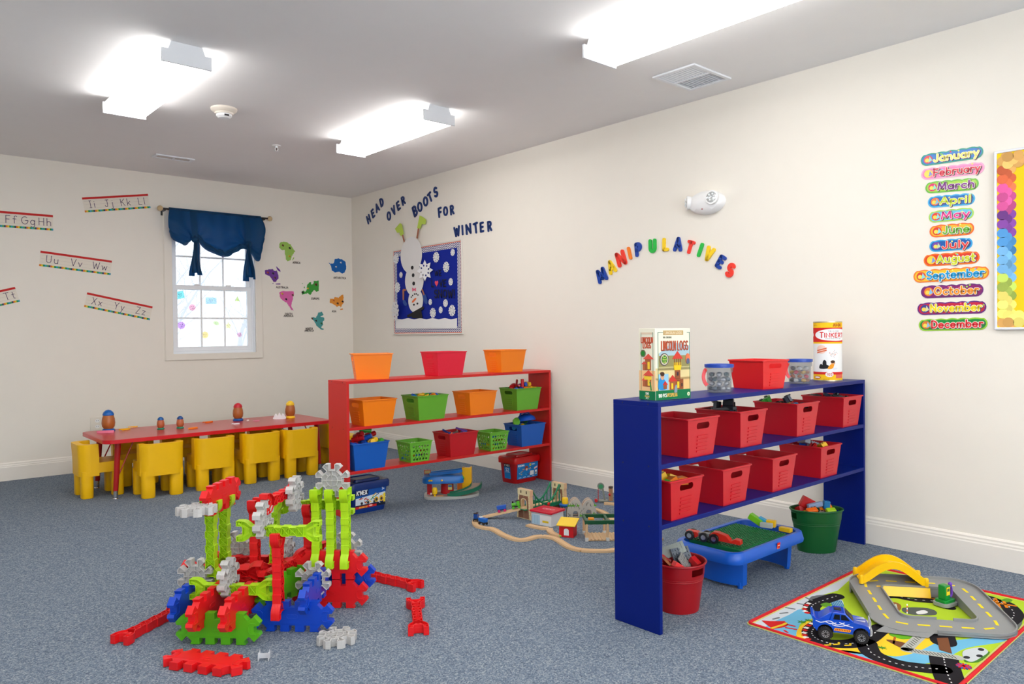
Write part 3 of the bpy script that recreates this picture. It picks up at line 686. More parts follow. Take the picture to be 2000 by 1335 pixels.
# ================================================================== on the long wall
def RP(px, py): q = on_right(px, py); return (-q.y, q.z)                  # coordinates in the RIGHT frame
def wall_letter(ch, foot, top, c, ax, wk, label, group, th=.012, ox=0., oy=0., k=1., cond=1.0):
    f = RP(ox + foot[0] * k, oy + foot[1] * k); t_ = RP(ox + top[0] * k, oy + top[1] * k)
    d = Vector((t_[0] - f[0], t_[1] - f[1])); h = d.length; ang = math.atan2(d.y, d.x) - PI / 2
    g = GL[ch]; ax = g[0] / 2 if ax is None else ax
    m = MB(); hh = h * (1 - wk)
    col = plastic(c, .4)
    for st in g[1]: m.stroke([((p[0] - ax) * hh * cond * (1.22 if ch in 'MN' else 1), h * wk / 2 + p[1] * hh) for p in st], h * wk, 0, th, col)
    o = m.build('wall_letter', None, RIGHT @ T(f[0], f[1], 0.0005) @ RZ(ang), smooth=0)
    tag(o, label, 'letter', group)
BLU, YEL, RED, ORA, GRN = (0, 62, 166), (255, 212, 10), (246, 52, 34), (255, 128, 8), (8, 186, 62)
cn = {BLU: 'blue', YEL: 'yellow', RED: 'red', ORA: 'orange', GRN: 'green'}
ordn = {('A', 0): 'before the N', ('A', 1): 'after the L', ('I', 0): 'before the P', ('I', 1): 'before the V'}
seen = {}
for ch, f, t_, c, ax in (('M', (252, 690), (201, 525), BLU, None), ('A', (372, 585), (320, 425), YEL, None), ('N', (487, 495), (438, 315), RED, None), ('I', (585, 415), (550, 262), ORA, None), ('P', (660, 385), (645, 212), BLU, .06),
                         ('U', (850, 338), (846, 165), GRN, None), ('L', (988, 318), (988, 152), YEL, .06), ('A', (1152, 320), (1166, 140), BLU, None), ('T', (1285, 347), (1330, 185), RED, None), ('I', (1403, 385), (1462, 214), GRN, None),
                         ('V', (1502, 436), (1574, 262), YEL, None), ('E', (1640, 522), (1722, 372), BLU, .3), ('S', (1765, 632), (1832, 460), RED, None)):
    k = seen.get(ch, 0); seen[ch] = k + 1
    wall_letter(ch, f, t_, c, ax, .25, '%s capital letter %s%s in the arched word on the wall' % (cn[c], ch, (' ' + ordn[(ch, k)]) if (ch, k) in ordn else ''), 'letters of the arched word', ox=1140, oy=440, k=.16, cond=.92)
NAV = (4, 46, 112)
seen = {}
def word(wd, pts, ox, oy, k):
    for i, (ch, f, t_, ax) in enumerate(zip(wd, *zip(*pts))):
        lb = 'navy letter %s, %s of the wall word %s' % (ch, ('first', 'second', 'third', 'fourth', 'fifth', 'last')[i if i < len(wd) - 1 else 5], wd)
        wall_letter(ch, f, t_, NAV, ax, .20, lb, 'letters over the snowman board', ox=ox, oy=oy, k=k, cond=1.0, th=.008)
word('HEAD', [((1225, 958), (1185, 800), None), ((1312, 845), (1270, 690), .29), ((1394, 735), (1353, 575), None), ((1475, 632), (1440, 470), .3)], 600, 340, .1)
word('OVER', [((1612, 906), (1592, 728), None), ((1718, 795), (1672, 628), None), ((1808, 700), (1765, 535), .29), ((1900, 600), (1862, 435), .3)], 600, 340, .1)
word('BOOTS', [((485, 322), (463, 245), .28), ((520, 288), (506, 213), None), ((564, 246), (550, 172), None), ((603, 210), (581, 144), None), ((641, 178), (629, 97), None)], 690, 340, .2547)
word('FOR', [((668, 334), (661, 255), .2), ((714, 320), (707, 247), None), ((762, 313), (756, 236), .28)], 690, 340, .2547)
word('WINTER', [((801, 480), (794, 398), None), ((843, 469), (838, 388), None), ((889, 462), (883, 378), None), ((946, 455), (938, 370), None), ((991, 446), (987, 366), .29), ((1050, 440), (1045, 357), .3)], 690, 340, .2547)

# ---- the snowman bulletin board
BY0, BZ0, BW, BH = .868, 1.193, 1.176, .88
BD = RIGHT @ T(BY0, BZ0, 0)
def B2(x, y):
    q = RP(690 + .2547 * x, 340 + .2547 * y); return (q[0] - BY0, q[1] - BZ0)
def zig(a, x0, y0, L, w_, vert, layer, c1, c2):
    a.poly(rect(x0, y0, w_, L) if vert else rect(x0, y0, L, w_), c1, layer)
    n = int(L / .03); rows = 3
    for r in range(rows):
        o = w_ * (r + .5) / rows
        pts = []
        for i in range(2 * n + 1):
            s = L * i / (2 * n); d = o + (.005 if i % 2 else -.005)
            pts.append((x0 + d, y0 + s) if vert else (x0 + s, y0 + d))
        wd = .0075
        for i in range(len(pts) - 1):
            p, q = pts[i], pts[i + 1]
            a.poly([(p[0] - wd / 2, p[1]), (p[0] + wd / 2, p[1]), (q[0] + wd / 2, q[1]), (q[0] - wd / 2, q[1])] if vert else [(p[0], p[1] - wd / 2), (p[0], p[1] + wd / 2), (q[0], q[1] + wd / 2), (q[0], q[1] - wd / 2)], c2, layer + 1)
t = thing('bulletin_board', 'blue bulletin board with an upside-down snowman and paper snowflakes', 'bulletin board', BD)
MB().box((BW / 2, BH / 2, .006), (BW - .01, BH - .01, .012), mat((150, 120, 90), rough=.9)).build('backboard', t)
MB().prism(rect(0, 0, BW, BH), .0, .018, mat((226, 222, 214), rough=.3), holes=[rect(.014, .014, BW - .028, BH - .028)]).build('board_frame', t, bevel=.003)
a = Art(); a.poly(rect(.014, .014, BW - .028, BH - .028), (8, 36, 150), 1); a.build('backing_paper', t, T(0, 0, .0122))
a = Art(); bw = .07
a.poly(rect(.014, .014, BW - .028, .008), (226, 120, 96), 1).poly(rect(.014, BH - .022, BW - .028, .008), (226, 120, 96), 1).poly(rect(.014, .014, .008, BH - .028), (226, 120, 96), 1).poly(rect(BW - .022, .014, .008, BH - .028), (226, 120, 96), 1)
NV, WH = (44, 52, 120), (238, 236, 240)
zig(a, .022, .022, BW - .044, bw - .02, False, 2, WH, NV); zig(a, .022, BH - .022 - bw + .02, BW - .044, bw - .02, False, 2, WH, NV)
zig(a, .022, .07, BH - .14, bw - .02, True, 2, WH, NV); zig(a, BW - .022 - bw + .02, .07, BH - .14, bw - .02, True, 2, WH, NV)
a.build('border_trim', t, T(0, 0, .0128))
ST = BD @ T(0, 0, .0185)
def bpaper(name, shapes, label, cat, group=None, z=0.0, parts=()):
    a = Art(.0006)
    for pts, c, l in shapes: a.poly(pts, c, l)
    o = a.build(name, None, ST @ T(0, 0, z)); tag(o, label, cat, group)
    for nm, shp in parts:
        b = Art(.0006)
        for pts, c, l in shp: b.poly(pts, c, l)
        b.build(nm, o)
    return o
def bell(x, y, rx, ry, n=28):
    c = B2(x, y); return ell(c[0], c[1], abs(B2(x + rx, y)[0] - B2(x - rx, y)[0]) / 2, abs(B2(x, y - ry)[1] - B2(x, y + ry)[1]) / 2, n)
def bpts(l): return [B2(*p) for p in l]
drift = [(338, 1183), (338, 1108)] + [(338 + 47 * i, 1106 + (6 if i % 2 else -3)) for i in range(1, 10)] + [(808, 1104), (808, 1180)]
bpaper('snow_bank', [(bpts(drift), (240, 240, 240), 1)], 'white paper snow bank along the foot of the blue board', 'paper cutout')
SN = (236, 234, 232); BL = (38, 36, 38)
eyes = [(bell(x, y, 7, 8, 12), BL, 6) for x, y in ((480, 1000), (507, 992))]
smile = [(bell(x, y, 5, 6, 10), BL, 6) for x, y in ((460, 942), (470, 930), (485, 919), (498, 918), (511, 926))]
btn = [(bell(x, y, 10, 15, 16), BL, 6) for x, y in ((467, 717), (474, 775), (478, 838))]
BRN = (176, 112, 84)
bpaper('paper_snowman', [(bell(457, 622, 82, 140, 40), SN, 3), (bell(481, 815, 71, 120, 40), SN, 4), (bell(492, 970, 56, 92, 40), SN, 5)], 'upside-down white paper snowman whose boots stick out over the board', 'paper snowman', None, .002,
       (('snowman_smile', smile), ('eye', eyes[:1]), ('eye', eyes[1:]), ('carrot_nose', [(bpts([(464, 985), (468, 970), (490, 948), (500, 950), (495, 962), (475, 984)]), (240, 120, 66), 7)]),
        ('button', btn[:1]), ('button', btn[1:2]), ('button', btn[2:]),
        ('bow_tie', [(bpts([(467, 870), (482, 880), (495, 870), (496, 900), (482, 890), (468, 900)]), (232, 100, 130), 6)]),
        ('top_hat', [(bpts([(427, 1082), (552, 1012), (556, 1030), (535, 1045), (545, 1104), (470, 1104), (460, 1090), (432, 1098)]), BL, 7)]),
        ('arm', [(bpts([(418, 880), (396, 880), (390, 890), (392, 965), (402, 965), (404, 895), (418, 893)]), BRN, 2)]), ('arm', [(bpts([(536, 885), (545, 878), (562, 925), (552, 930)]), BRN, 2)]),
        ('mitten', [(bpts([(395, 962), (410, 965), (427, 995), (420, 1010), (405, 1005), (393, 985)]), (54, 84, 160), 2)]), ('mitten', [(bpts([(548, 928), (570, 920), (585, 985), (575, 998), (560, 985), (550, 960)]), (54, 84, 160), 2)]),
        ('leg', [(bpts([(385, 465), (395, 465), (412, 525), (402, 530)]), BRN, 2)]), ('leg', [(bpts([(508, 415), (520, 418), (508, 495), (497, 492)]), BRN, 2)]),
        ('boot', [(bpts([(333, 420), (372, 376), (386, 385), (400, 458), (380, 476), (368, 462), (372, 448), (350, 450)]), (196, 222, 92), 3)]),
        ('boot', [(bpts([(522, 318), (548, 330), (572, 350), (566, 385), (540, 384), (528, 420), (504, 414)]), (196, 222, 92), 3)])))
def flake_pts(R_, n=12):
    o = []
    for i in range(n * 4):
        a = 2 * PI * i / (n * 4); o.append((R_ * (.9 + .1 * math.cos(a * n)) * math.cos(a), R_ * (.9 + .1 * math.cos(a * n)) * math.sin(a)))
    return o
def flake(x, y, r, label, spiky=False, z=.001, tilt=0, cut=(0,)):
    c = B2(x, y); R_ = abs(B2(x, y - r)[1] - B2(x, y + r)[1]) / 2; holes = []
    for i in range(6 if not spiky else 8):
        n = 6 if not spiky else 8
        a = 2 * PI * i / n + .26; ca, sa = math.cos(a), math.sin(a)
        d = lambda rr, ww, hh: [(ca * (rr - hh) * R_, sa * (rr - hh) * R_), (ca * rr * R_ - sa * ww * R_, sa * rr * R_ + ca * ww * R_), (ca * (rr + hh) * R_, sa * (rr + hh) * R_), (ca * rr * R_ + sa * ww * R_, sa * rr * R_ - ca * ww * R_)]
        holes.append(d(.62 if not spiky else .48, .13 if not spiky else .1, .13))
        if not spiky:
            a += PI / n; ca, sa = math.cos(a), math.sin(a); holes.append(d(.36, .07, .12))
    out = flake_pts(R_) if not spiky else star(0, 0, R_, R_ * .62, 8)
    m = MB().prism(out, 0, .0008, paper((236, 236, 238)), holes=holes)
    o = m.build('paper_snowflake', None, ST @ T(c[0], c[1], z) @ RY(tilt), smooth=0)
    tag(o, label, 'paper snowflake', 'paper snowflakes on the board')
for q in ((340, 650, 42, 'white paper snowflake at the upper corner of the board beside the snowman'), (378, 772, 24, 'small white paper snowflake between the snowman and the outer border'), (350, 868, 42, 'paper snowflake overlapping the border level with the bow tie'),
          (648, 637, 43, 'paper snowflake high on the board between snowman and corner'), (775, 600, 29, 'paper snowflake in the topmost far corner of the board'), (725, 712, 43, 'round paper snowflake above the heart word'),
          (760, 825, 30, 'paper snowflake beside the word with the heart'), (603, 980, 25, 'narrow little snowflake beside the mitten'), (720, 988, 32, 'paper snowflake under the exclamation mark'),
          (623, 1063, 41, 'larger paper snowflake just above the snow bank, nearest the hat'), (683, 1040, 27, 'small paper snowflake between two larger ones above the snow bank'), (770, 1045, 46, 'largest round snowflake in the lower far corner of the board')): flake(*q)
flake(580, 740, 82, 'big spiky folded paper snowflake standing off the board at the snowman waist', True, .03, .25)
flake(352, 1045, 78, 'big folded grey-white paper snowflake over the lower border of the board', False, .03, -.2)
def board_word(wd, x0, x1, y0, y1, lab):
    p0 = B2(x0, y1); p1 = B2(x1, y1); h = abs(B2(x0, y0)[1] - p0[1]); W = p1[0] - p0[0]; tw = text_w(wd, .2)
    X = p0[0]
    for i, ch in enumerate(wd):
        g = GL[ch]; sx = W / tw
        y = p0[1] + (p1[1] - p0[1]) * (X - p0[0]) / W
        m = MB()
        if ch != 'O' or wd != 'LOVE':
            for st in g[1]: m.stroke([(p[0] * sx, p[1] * h) for p in st], h * .2, 0, .001, paper((34, 36, 62)))
            tag(m.build('paper_letter', None, ST @ T(X, y, .0006), smooth=0), 'dark paper letter %s in the word %s on the blue board' % (ch, wd), 'letter', 'dark paper letters on the board')
        else:
            hp = [(.5 + .5 * 16 * math.sin(q) ** 3 / 17, .5 + (13 * math.cos(q) - 5 * math.cos(2 * q) - 2 * math.cos(3 * q) - math.cos(4 * q)) / 32) for q in [2 * PI * i / 28 for i in range(28)]]
            tag(MB().prism([(p[0] * sx * .8, p[1] * h) for p in hp], 0, .001, paper((240, 84, 110))).build('paper_heart', None, ST @ T(X, y, .0006), smooth=0), 'pink paper heart standing for the letter O on the blue board', 'paper heart')
        X += (g[0] + .2) * sx
board_word('WE', 636, 688, 738, 778, 0); board_word('LOVE', 612, 725, 812, 862, 0); board_word('SNOW!', 634, 790, 890, 946, 0)

# ---- month signs
MON = [('January', (162, 180), (570, 118), 78, (0, 150, 130), (30, 120, 200), (250, 236, 120), (226, 70, 80)), ('February', (165, 270), (578, 222), 76, (248, 168, 204), (246, 130, 186), (222, 40, 70), (250, 220, 80)),
       ('March', (192, 357), (540, 327), 76, (104, 186, 60), (168, 212, 70), (130, 50, 140), (226, 40, 110)), ('April', (208, 450), (516, 425), 76, (70, 180, 230), (20, 110, 190), (210, 226, 50), (240, 120, 60)),
       ('May', (214, 548), (508, 518), 76, (170, 214, 90), (110, 200, 226), (236, 60, 150), (236, 70, 50)), ('June', (219, 642), (510, 618), 80, (244, 110, 40), (252, 190, 50), (110, 180, 60), (230, 60, 40)),
       ('July', (218, 738), (500, 715), 76, (60, 170, 226), (16, 92, 176), (236, 56, 60), (120, 70, 170)), ('August', (181, 830), (546, 805), 80, (244, 120, 40), (226, 60, 30), (220, 226, 50), (250, 210, 60)),
       ('September', (114, 935), (608, 905), 82, (244, 130, 50), (252, 200, 50), (30, 160, 220), (220, 70, 60)), ('October', (163, 1035), (571, 1018), 82, (110, 40, 120), (140, 30, 110), (250, 150, 40), (244, 130, 30)),
       ('November', (140, 1145), (590, 1130), 80, (110, 40, 130), (200, 30, 60), (250, 226, 40), (60, 70, 150)), ('December', (149, 1250), (598, 1238), 78, (150, 206, 60), (20, 140, 60), (230, 50, 60), (220, 120, 50))]
for nm, l, r, h, c0, c1, c2, c3 in MON:
    k = .29976; L_ = RP(1750 + k * l[0], 260 + k * l[1]); R2 = RP(1750 + k * r[0], 260 + k * r[1])
    d = Vector((R2[0] - L_[0], R2[1] - L_[1])); W = d.length; ang = math.atan2(d.y, d.x)
    hp = RP(1750 + k * l[0], 260 + k * (l[1] - h / 2)); hh = (hp[1] - L_[1]) * 2
    def pill(g):
        p = []; h2 = hh / 2 - g
        p += ell(W - hh / 2, 0, h2, h2, 8, -90, 60)
        n = max(3, int(W / .055))
        for i in range(n * 4 + 1):
            f = i / (n * 4); x = W - hh * .45 - f * (W - hh * .9); p.append((x, h2 * (.86 + .15 * abs(math.sin(PI * f * n)))))
        p += ell(hh / 2, 0, h2, h2, 8, 120, 270)
        return p
    a = Art(.0005); GLOSS = lambda c: mat(c, rough=.22, spec=.5, vary=.01)
    a.poly(pill(0), GLOSS(c0), 2).poly(pill(.007), GLOSS(c1), 3)
    R_ = random.Random(nm)
    for i in range(12): a.poly(star(W * R_.uniform(.2, .97), hh * R_.uniform(-.3, .4), .006, .003), R_.choice([(250, 240, 120), (240, 90, 120), (110, 200, 240), (160, 220, 90)]), 4)
    a.poly(ell(hh * .58, 0, hh * .33), GLOSS(c3), 5).poly(ell(hh * .5, -hh * .05, hh * .16), GLOSS((250, 220, 90)), 6).poly([(hh * .6, -hh * .25), (hh * .9, -hh * .1), (hh * .7, hh * .25)], GLOSS(tuple(255 - v // 2 for v in c3)), 6)
    tx = hh * 1.0; wf = W - tx - hh * .32
    a.text(nm, tx + .003, -hh * .25 - .002, hh * .56, hh * .22, (110, 90, 90), 7, fit=wf); a.text(nm, tx, -hh * .25, hh * .56, hh * .20, (250, 246, 236), 8, fit=wf); a.text(nm, tx, -hh * .25, hh * .56, hh * .13, GLOSS(c2), 9, fit=wf)
    o = a.build('month_sign', None, RIGHT @ T(L_[0], L_[1], .0008) @ RZ(ang))
    tag(o, 'wall sign reading %s' % nm, 'month sign', 'month signs')
# ---- yellow bulletin board at the edge
YB = RIGHT @ T(6.345, 1.19, 0); YW, YH = 1.18, .88
t = thing('bulletin_board', 'yellow bulletin board with a border of rainbow scales', 'bulletin board', YB)
MB().box((YW / 2, YH / 2, .006), (YW - .01, YH - .01, .012), mat((150, 120, 90), rough=.9)).build('backboard', t)
MB().prism(rect(0, 0, YW, YH), 0, .02, mat((232, 234, 240), rough=.3), holes=[rect(.012, .012, YW - .024, YH - .024)]).build('board_frame', t, bevel=.003)
Art().poly(rect(.012, .012, YW - .024, YH - .024), (248, 212, 30), 1).build('backing_paper', t, T(0, 0, .0122))
a = Art(.0003); pal = [(90, 160, 222), (140, 80, 170), (236, 100, 170), (244, 120, 80), (248, 190, 110), (246, 230, 120), (190, 214, 100), (120, 180, 226)]
R_ = random.Random(5)
def scale(x, y, l):
    i = int((y + x * .9) / .105 + 20) % 8; c = pal[i]; f = R_.uniform(.82, 1.12); a.poly(ell(x, y, .0245, .0245, 14), tuple(min(255, int(v * f)) for v in c), l)
for r in range(2, 5):
    for i in range(19):
        y = .035 + i * .044 + (.022 if r % 2 else 0)
        if y < YH - .03:
            scale(.036 + (4 - r) * .017, y, 2 + r); scale(YW - .036 - (4 - r) * .017, y, 2 + r)
    for i in range(24 if r > 1 else 0):
        x = .06 + i * .044 + (.022 if r % 2 else 0)
        if x < YW - .05: scale(x, .036 + (4 - r) * .017, 8 + r); scale(x, YH - .036 - (4 - r) * .017, 8 + r)
a.build('border_trim', t, T(0, 0, .013))
# ================================================================== table and chairs
def make_table():
    t = thing('activity_table', 'long low red activity table along the window wall', 'table', T(-1.985, -1.16, 0))
    LX, LY = .915, .365
    m = MB().prism(rrect(-LX, -LY, 2 * LX, 2 * LY, .07, 8), .418, .4465, mat((196, 24, 34), rough=.3), side=mat((206, 14, 26), rough=.3))
    m.build('tabletop', t, bevel=.007, seg=3, smooth=30)
    MB().prism(rrect(-LX + .012, -LY + .012, 2 * LX - .024, 2 * LY - .024, .06, 8), .4465, .4472, mat((192, 62, 62), rough=.28, spec=.6, name='red_laminate')).build('laminate_top', t)
    RD_ = paint((172, 22, 26), .3)
    for sx in (-1, 1):
        for sy in (-1, 1):
            a = Vector((sx * .80, sy * .27, .42)); b = Vector((sx * .825, sy * .275, .0)); d = (b - a)
            l = MB().cyl(a, a + d * .86, .022, RD_, .018, 16).build('leg', t)
            MB().cyl(a + d * .84, a + d * .985, .0165, CHROME, .0165, 16).cyl(a + d * .985, b + Vector((0, 0, .001)), .019, CHROME, .021, 16).build('chrome_foot', l)
            MB().tube([a + d * .68, (sx * .69, sy * .26, .418)], .005, RD_, 8).build('brace', t)
make_table()
YEL_ = mat((250, 194, 2), rough=.42, spec=.4, vary=.04)
def make_chair():
    t = thing('toddler_chair', '', 'chair')
    # backrest: a U-shaped wall wrapped round the seat
    o = []; n = 10
    for (cx, cy, a0, a1) in ((.085, -.085, -90, 0),): pass
    outer = [(-.155, -.03)] + [(-.155, -.085)] + ell(-.085, -.085, .07, .075, 7, 180, 270) + ell(.085, -.085, .07, .075, 7, 270, 360) + [(.155, -.085), (.155, -.03)]
    inner = [(.112, -.03), (.112, -.075)] + ell(.075, -.075, .037, .038, 5, 360, 270) + ell(-.075, -.075, .037, .038, 5, 270, 180) + [(-.112, -.075), (-.112, -.03)]
    bk = MB(); P = outer + inner
    # the wall gets slightly wider towards its top edge
    vs = [(x * .995, y * .985, .165) for x, y in P] + [(x, y, .29) for x, y in P] + [(x * 1.01, y * 1.02 - .004, .402) for x, y in P]
    k = len(P); no = len(outer); fs = []
    for z in range(2):
        for i in range(k): fs.append((z * k + i, z * k + (i + 1) % k, (z + 1) * k + (i + 1) % k, (z + 1) * k + i))
    tri = geometry.tessellate_polygon([[Vector((x, y, 0)) for x, y in P]])
    for q in tri: fs.append(tuple(q)); fs.append(tuple(2 * k + i for i in q))
    bk.add(vs, fs, YEL_); bk.build('backrest', t, bevel=.014, seg=4, smooth=50)
    MB().prism(rrect(-.145, -.12, .29, .275, .05, 6), .185, .262, YEL_).build('seat', t, bevel=.016, seg=4, smooth=50)
    for sx in (-1, 1):
        for sy in (-1, 1):
            rings = []
            for z, f in ((0, .88), (.006, .94), (.10, .96), (.2, .99)):
                rings.append([(sx * .1 + (.05 * f) * math.copysign(abs(math.cos(a)) ** .7, math.cos(a)), sy * .104 + (.044 * f) * math.copysign(abs(math.sin(a)) ** .7, math.sin(a)), z + .0008) for a in [2 * PI * i / 24 for i in range(24)]])
            MB().loft(rings, YEL_).build('leg', t, smooth=60)
    return t
chair0 = make_chair(); first = [True]
def place_chair(x, y, a, label):
    M = T(x, y, 0) @ RZ(a)
    if first[0]: first[0] = False; chair0.matrix_world = M; chair0['label'] = label; chair0['group'] = 'yellow chairs around the red table'
    else: dup(chair0, M, label, 'yellow chairs around the red table')
for x, lb in ((-2.52, 'yellow toddler chair on the near side of the red table, closest to its chrome-footed leg'), (-2.125, 'yellow toddler chair, second along the near side of the red table'), (-1.745, 'yellow toddler chair, third along the near side of the red table'), (-1.40, 'yellow toddler chair on the near side of the table beside the red shelf')):
    place_chair(x, -1.465, 0, lb)
for px, lb in ((254, 'yellow toddler chair across the table, opposite the chair by the chrome-footed leg'), (346, 'yellow toddler chair across the table, second along the wall'), (437, 'yellow toddler chair across the table, third along the wall'), (511, 'yellow toddler chair across the table nearest the room corner')):
    place_chair(min(-1.385, hit(px, 860, 1, -.72).x), -.855, PI, lb)
place_chair(-2.855, -1.155, -PI / 2, 'yellow toddler chair at the free end of the red table')
place_chair(-.85, -1.2, -PI / 2, 'yellow toddler chair at the table end half hidden by the red shelf')

# ================================================================== the two low shelf units
def shelf_unit(label, x0, x1, yf, yb, ztop, levels, m, th=.019):
    t = thing('shelf_unit', label, 'shelf', T(x0, yf, 0)); L = x1 - x0; D = yb - yf
    for x in (th / 2, L - th / 2):
        s = MB().box((x, D / 2, (ztop - th) / 2 + .0005), (th, D, ztop - th), m)
        o = s.build('side_panel', t, bevel=.0015)
    MB().box((L / 2, D / 2, ztop - th / 2), (L, D, th), m).build('top_board', t, bevel=.0015)
    for z in levels: MB().box((L / 2, D / 2, z - th / 2), (L - 2 * th, D - .002, th), m).build('shelf_board', t, bevel=.0015)
    for z in (*levels, ztop):
        for y in (.05, D - .05):
            MB().cyl((-.0004, y, z - th / 2), (.0006, y, z - th / 2), .0035, mat((60, 16, 16) if m is REDP else (8, 14, 60))).build('screw_head', t)
    return t
REDP = paint((208, 32, 30), .36); BLUP = mat((0, 27, 114), rough=.42, spec=.2, bump=.08, bscale=60)
RX0, RX1, RYF, RYB, RT, RL = -1.866, -.018, -3.205, -2.957, .897, (.593, .306)
BX0, BX1, BYF, BYB, BT, BL_ = -1.893, -.035, -5.72, -5.488, .919, (.672, .432)
shelf_unit('red painted low shelf unit standing out from the long wall beside the table', RX0, RX1, RYF, RYB, RT, RL, REDP)
shelf_unit('dark blue painted low shelf unit standing out from the long wall nearest the play mat', BX0, BX1, BYF, BYB, BT, BL_, BLUP)

# ================================================================== bins
def bin_parts(t, L, W, h, bL, bW, m, hole_ends=True, holes=None):
    th = .003; b = MB()
    def side(c, ang, wt, wb, tip, hole):
        # trapezoid wall leaning outwards
        sl = math.hypot(h, tip)
        M = T(*c) @ RZ(ang) @ RX(PI / 2 + math.atan2(tip, h))
        hs = []
        if hole == 'handle': hs = [rrect(-.046, sl * .71, .092, sl * .165, sl * .075, 4)]
        elif hole: hs = hole(wt, wb, sl)
        b.prism([(-wb / 2, 0), (wb / 2, 0), (wt / 2, sl), (-wt / 2, sl)], -th, 0, m, M, hs)
        if hole == 'handle':
            for i in range(5): b.box((0, sl * (.14 + .095 * i), .0007), (wb * .42, sl * .045, .0052), m, M)
    side((0, -bW / 2, 0), 0, L, bL, (W - bW) / 2, holes if holes else None)
    side((0, bW / 2, 0), PI, L, bL, (W - bW) / 2, holes if holes else None)
    side((bL / 2, 0, 0), PI / 2, W, bW, (L - bL) / 2, 'handle' if hole_ends else holes)
    side((-bL / 2, 0, 0), -PI / 2, W, bW, (L - bL) / 2, 'handle' if hole_ends else holes)
    b.box((0, 0, .0025), (bL, bW, .004), m)
    b.build('tub', t, smooth=0)
    MB().prism(rrect(-L / 2 - .007, -W / 2 - .007, L + .014, W + .014, .012, 4), h - .006, h + .001, m, None, [rrect(-L / 2 + .003, -W / 2 + .003, L - .006, W - .006, .008, 4)]).build('rim', t, bevel=.0015)
def make_bin(c, label, M, size, group='storage bins'):
    t = thing('storage_bin', label, 'bin', M, group); bin_parts(t, *size, c); return t
def basket_holes(wt, wb, sl):
    hs = []; rows = 4
    for r in range(rows):
        y = sl * (.14 + .21 * r); w_ = wb + (wt - wb) * y / sl; n = 6 if r % 2 else 5
        for i in range(n): hs.append(ell(w_ * .82 * ((i + .5) / n - .5), y, .0088, .0088, 10))
    for r in range(rows - 1):
        y = sl * (.245 + .21 * r); w_ = wb + (wt - wb) * y / sl
        for i in range(4): hs.append(ell(w_ * .66 * ((i + .5) / 4 - .5), y, .0042, .0042, 8))
    return hs
ORG, GRP, RDP, BLP, LIM = mat((255, 132, 0), rough=.4), mat((100, 172, 42), rough=.4), mat((198, 14, 30), rough=.4), mat((6, 92, 190), rough=.4), mat((108, 186, 52), rough=.4)
PNK = mat((232, 18, 54), rough=.4); RD2 = mat((200, 20, 36), rough=.38, spec=.5); RD3 = mat((226, 22, 26), rough=.35)
SZ = (.262, .205, .172, .215, .165)
def red_shelf_bin(c, px, py, lvl, label, rot=0.0, size=SZ):
    q = hit(px, py, 1, RYF - .018); x = q.x + size[0] / 2
    return make_bin(c, label, T(x, RYF + size[4] / 2 + .008, lvl + .0006) @ RZ(rot), size, 'bins on the red shelf'), x
BINS = {}
def rb(key, *a, **k): BINS[key] = red_shelf_bin(*a, **k)
t = make_bin(ORG, 'orange bin turned at an angle on top of the red shelf, at its free end', T(-1.60, RYF + .135, RT + .0006) @ RZ(-.42), SZ, 'bins on the red shelf')
rb('t2', RDP if 0 else PNK, 855, 699, RT, 'bright red bin in the middle of the top of the red shelf'); rb('t3', ORG, 979, 693, RT, 'orange bin on top of the red shelf near the wall')
rb('m1', ORG, 709, 780, RL[0], 'orange bin at the free end of the middle red shelf'); rb('m2', GRP, 817, 773, RL[0], 'green bin heaped with yellow pieces on the middle red shelf')
rb('m3', ORG, 918, 765, RL[0], 'empty-looking orange bin between two green bins'); rb('m4', GRP, 1010, 757, RL[0], 'green bin with a red peg standing up in it, by the wall')
rb('l1', BLP, 691, 870, RL[1], 'blue bin heaped with toy tubes on the lowest red shelf', size=(.27, .205, .178, .225, .165)); rb('l3', RDP, 879, 848, RL[1], 'dark red bin in the middle of the lowest red shelf')
rb('l5', BLP, 1019, 828, RL[1], 'blue bin with a blue toy on top, beside the wall')
for px, py, lb in ((801, 865, 'green basket with round holes between the blue bin and the dark red bin'), (958, 843, 'green basket with round holes beside the blue bin at the wall')):
    q = hit(px, py, 1, RYF - .01); t = thing('perforated_basket', lb, 'basket', T(q.x + .095, RYF + .083, RL[1] + .0006), 'green baskets')
    bin_parts(t, .185, .175, .142, .15, .145, LIM, False, basket_holes)
    BINS['k%d' % px] = (t, q.x + .095)
SB = (.235, .222, .164, .205, .178)            # local x runs along the depth of the blue shelf
def blue_shelf_bin(key, c, px, py, lvl, label):
    q = hit(px, py, 2, lvl); BINS[key] = (make_bin(c, label, T(q.x + .092, BYF + .105 + .012, lvl + .0006) @ RZ(PI / 2), SB, 'red bins on the blue shelf'), q.x + .092)
L0, L1 = BL_
blue_shelf_bin('n1', RD2, 1343, 895, L0, 'red bin nearest the viewer on the upper blue shelf'); blue_shelf_bin('n2', RD2, 1455, 876, L0, 'red bin with dark toys piled above its rim, second on the upper blue shelf')
blue_shelf_bin('n3', RD2, 1557, 853, L0, 'red bin full of small mixed toys, third on the upper blue shelf'); blue_shelf_bin('n4', RD2, 1636, 834, L0, 'red bin next to the wall on the upper blue shelf')
blue_shelf_bin('o1', RD2, 1297, 1015, L1, 'red bin with yellow and orange blocks on the lower blue shelf'); blue_shelf_bin('o2', RD2, 1402, 987, L1, 'red bin second along the lower blue shelf')
blue_shelf_bin('o3', RD2, 1506, 961, L1, 'red bin third along the lower blue shelf'); blue_shelf_bin('o4', RD2, 1599, 934, L1, 'red bin with grey and yellow bricks by the wall, lower blue shelf')
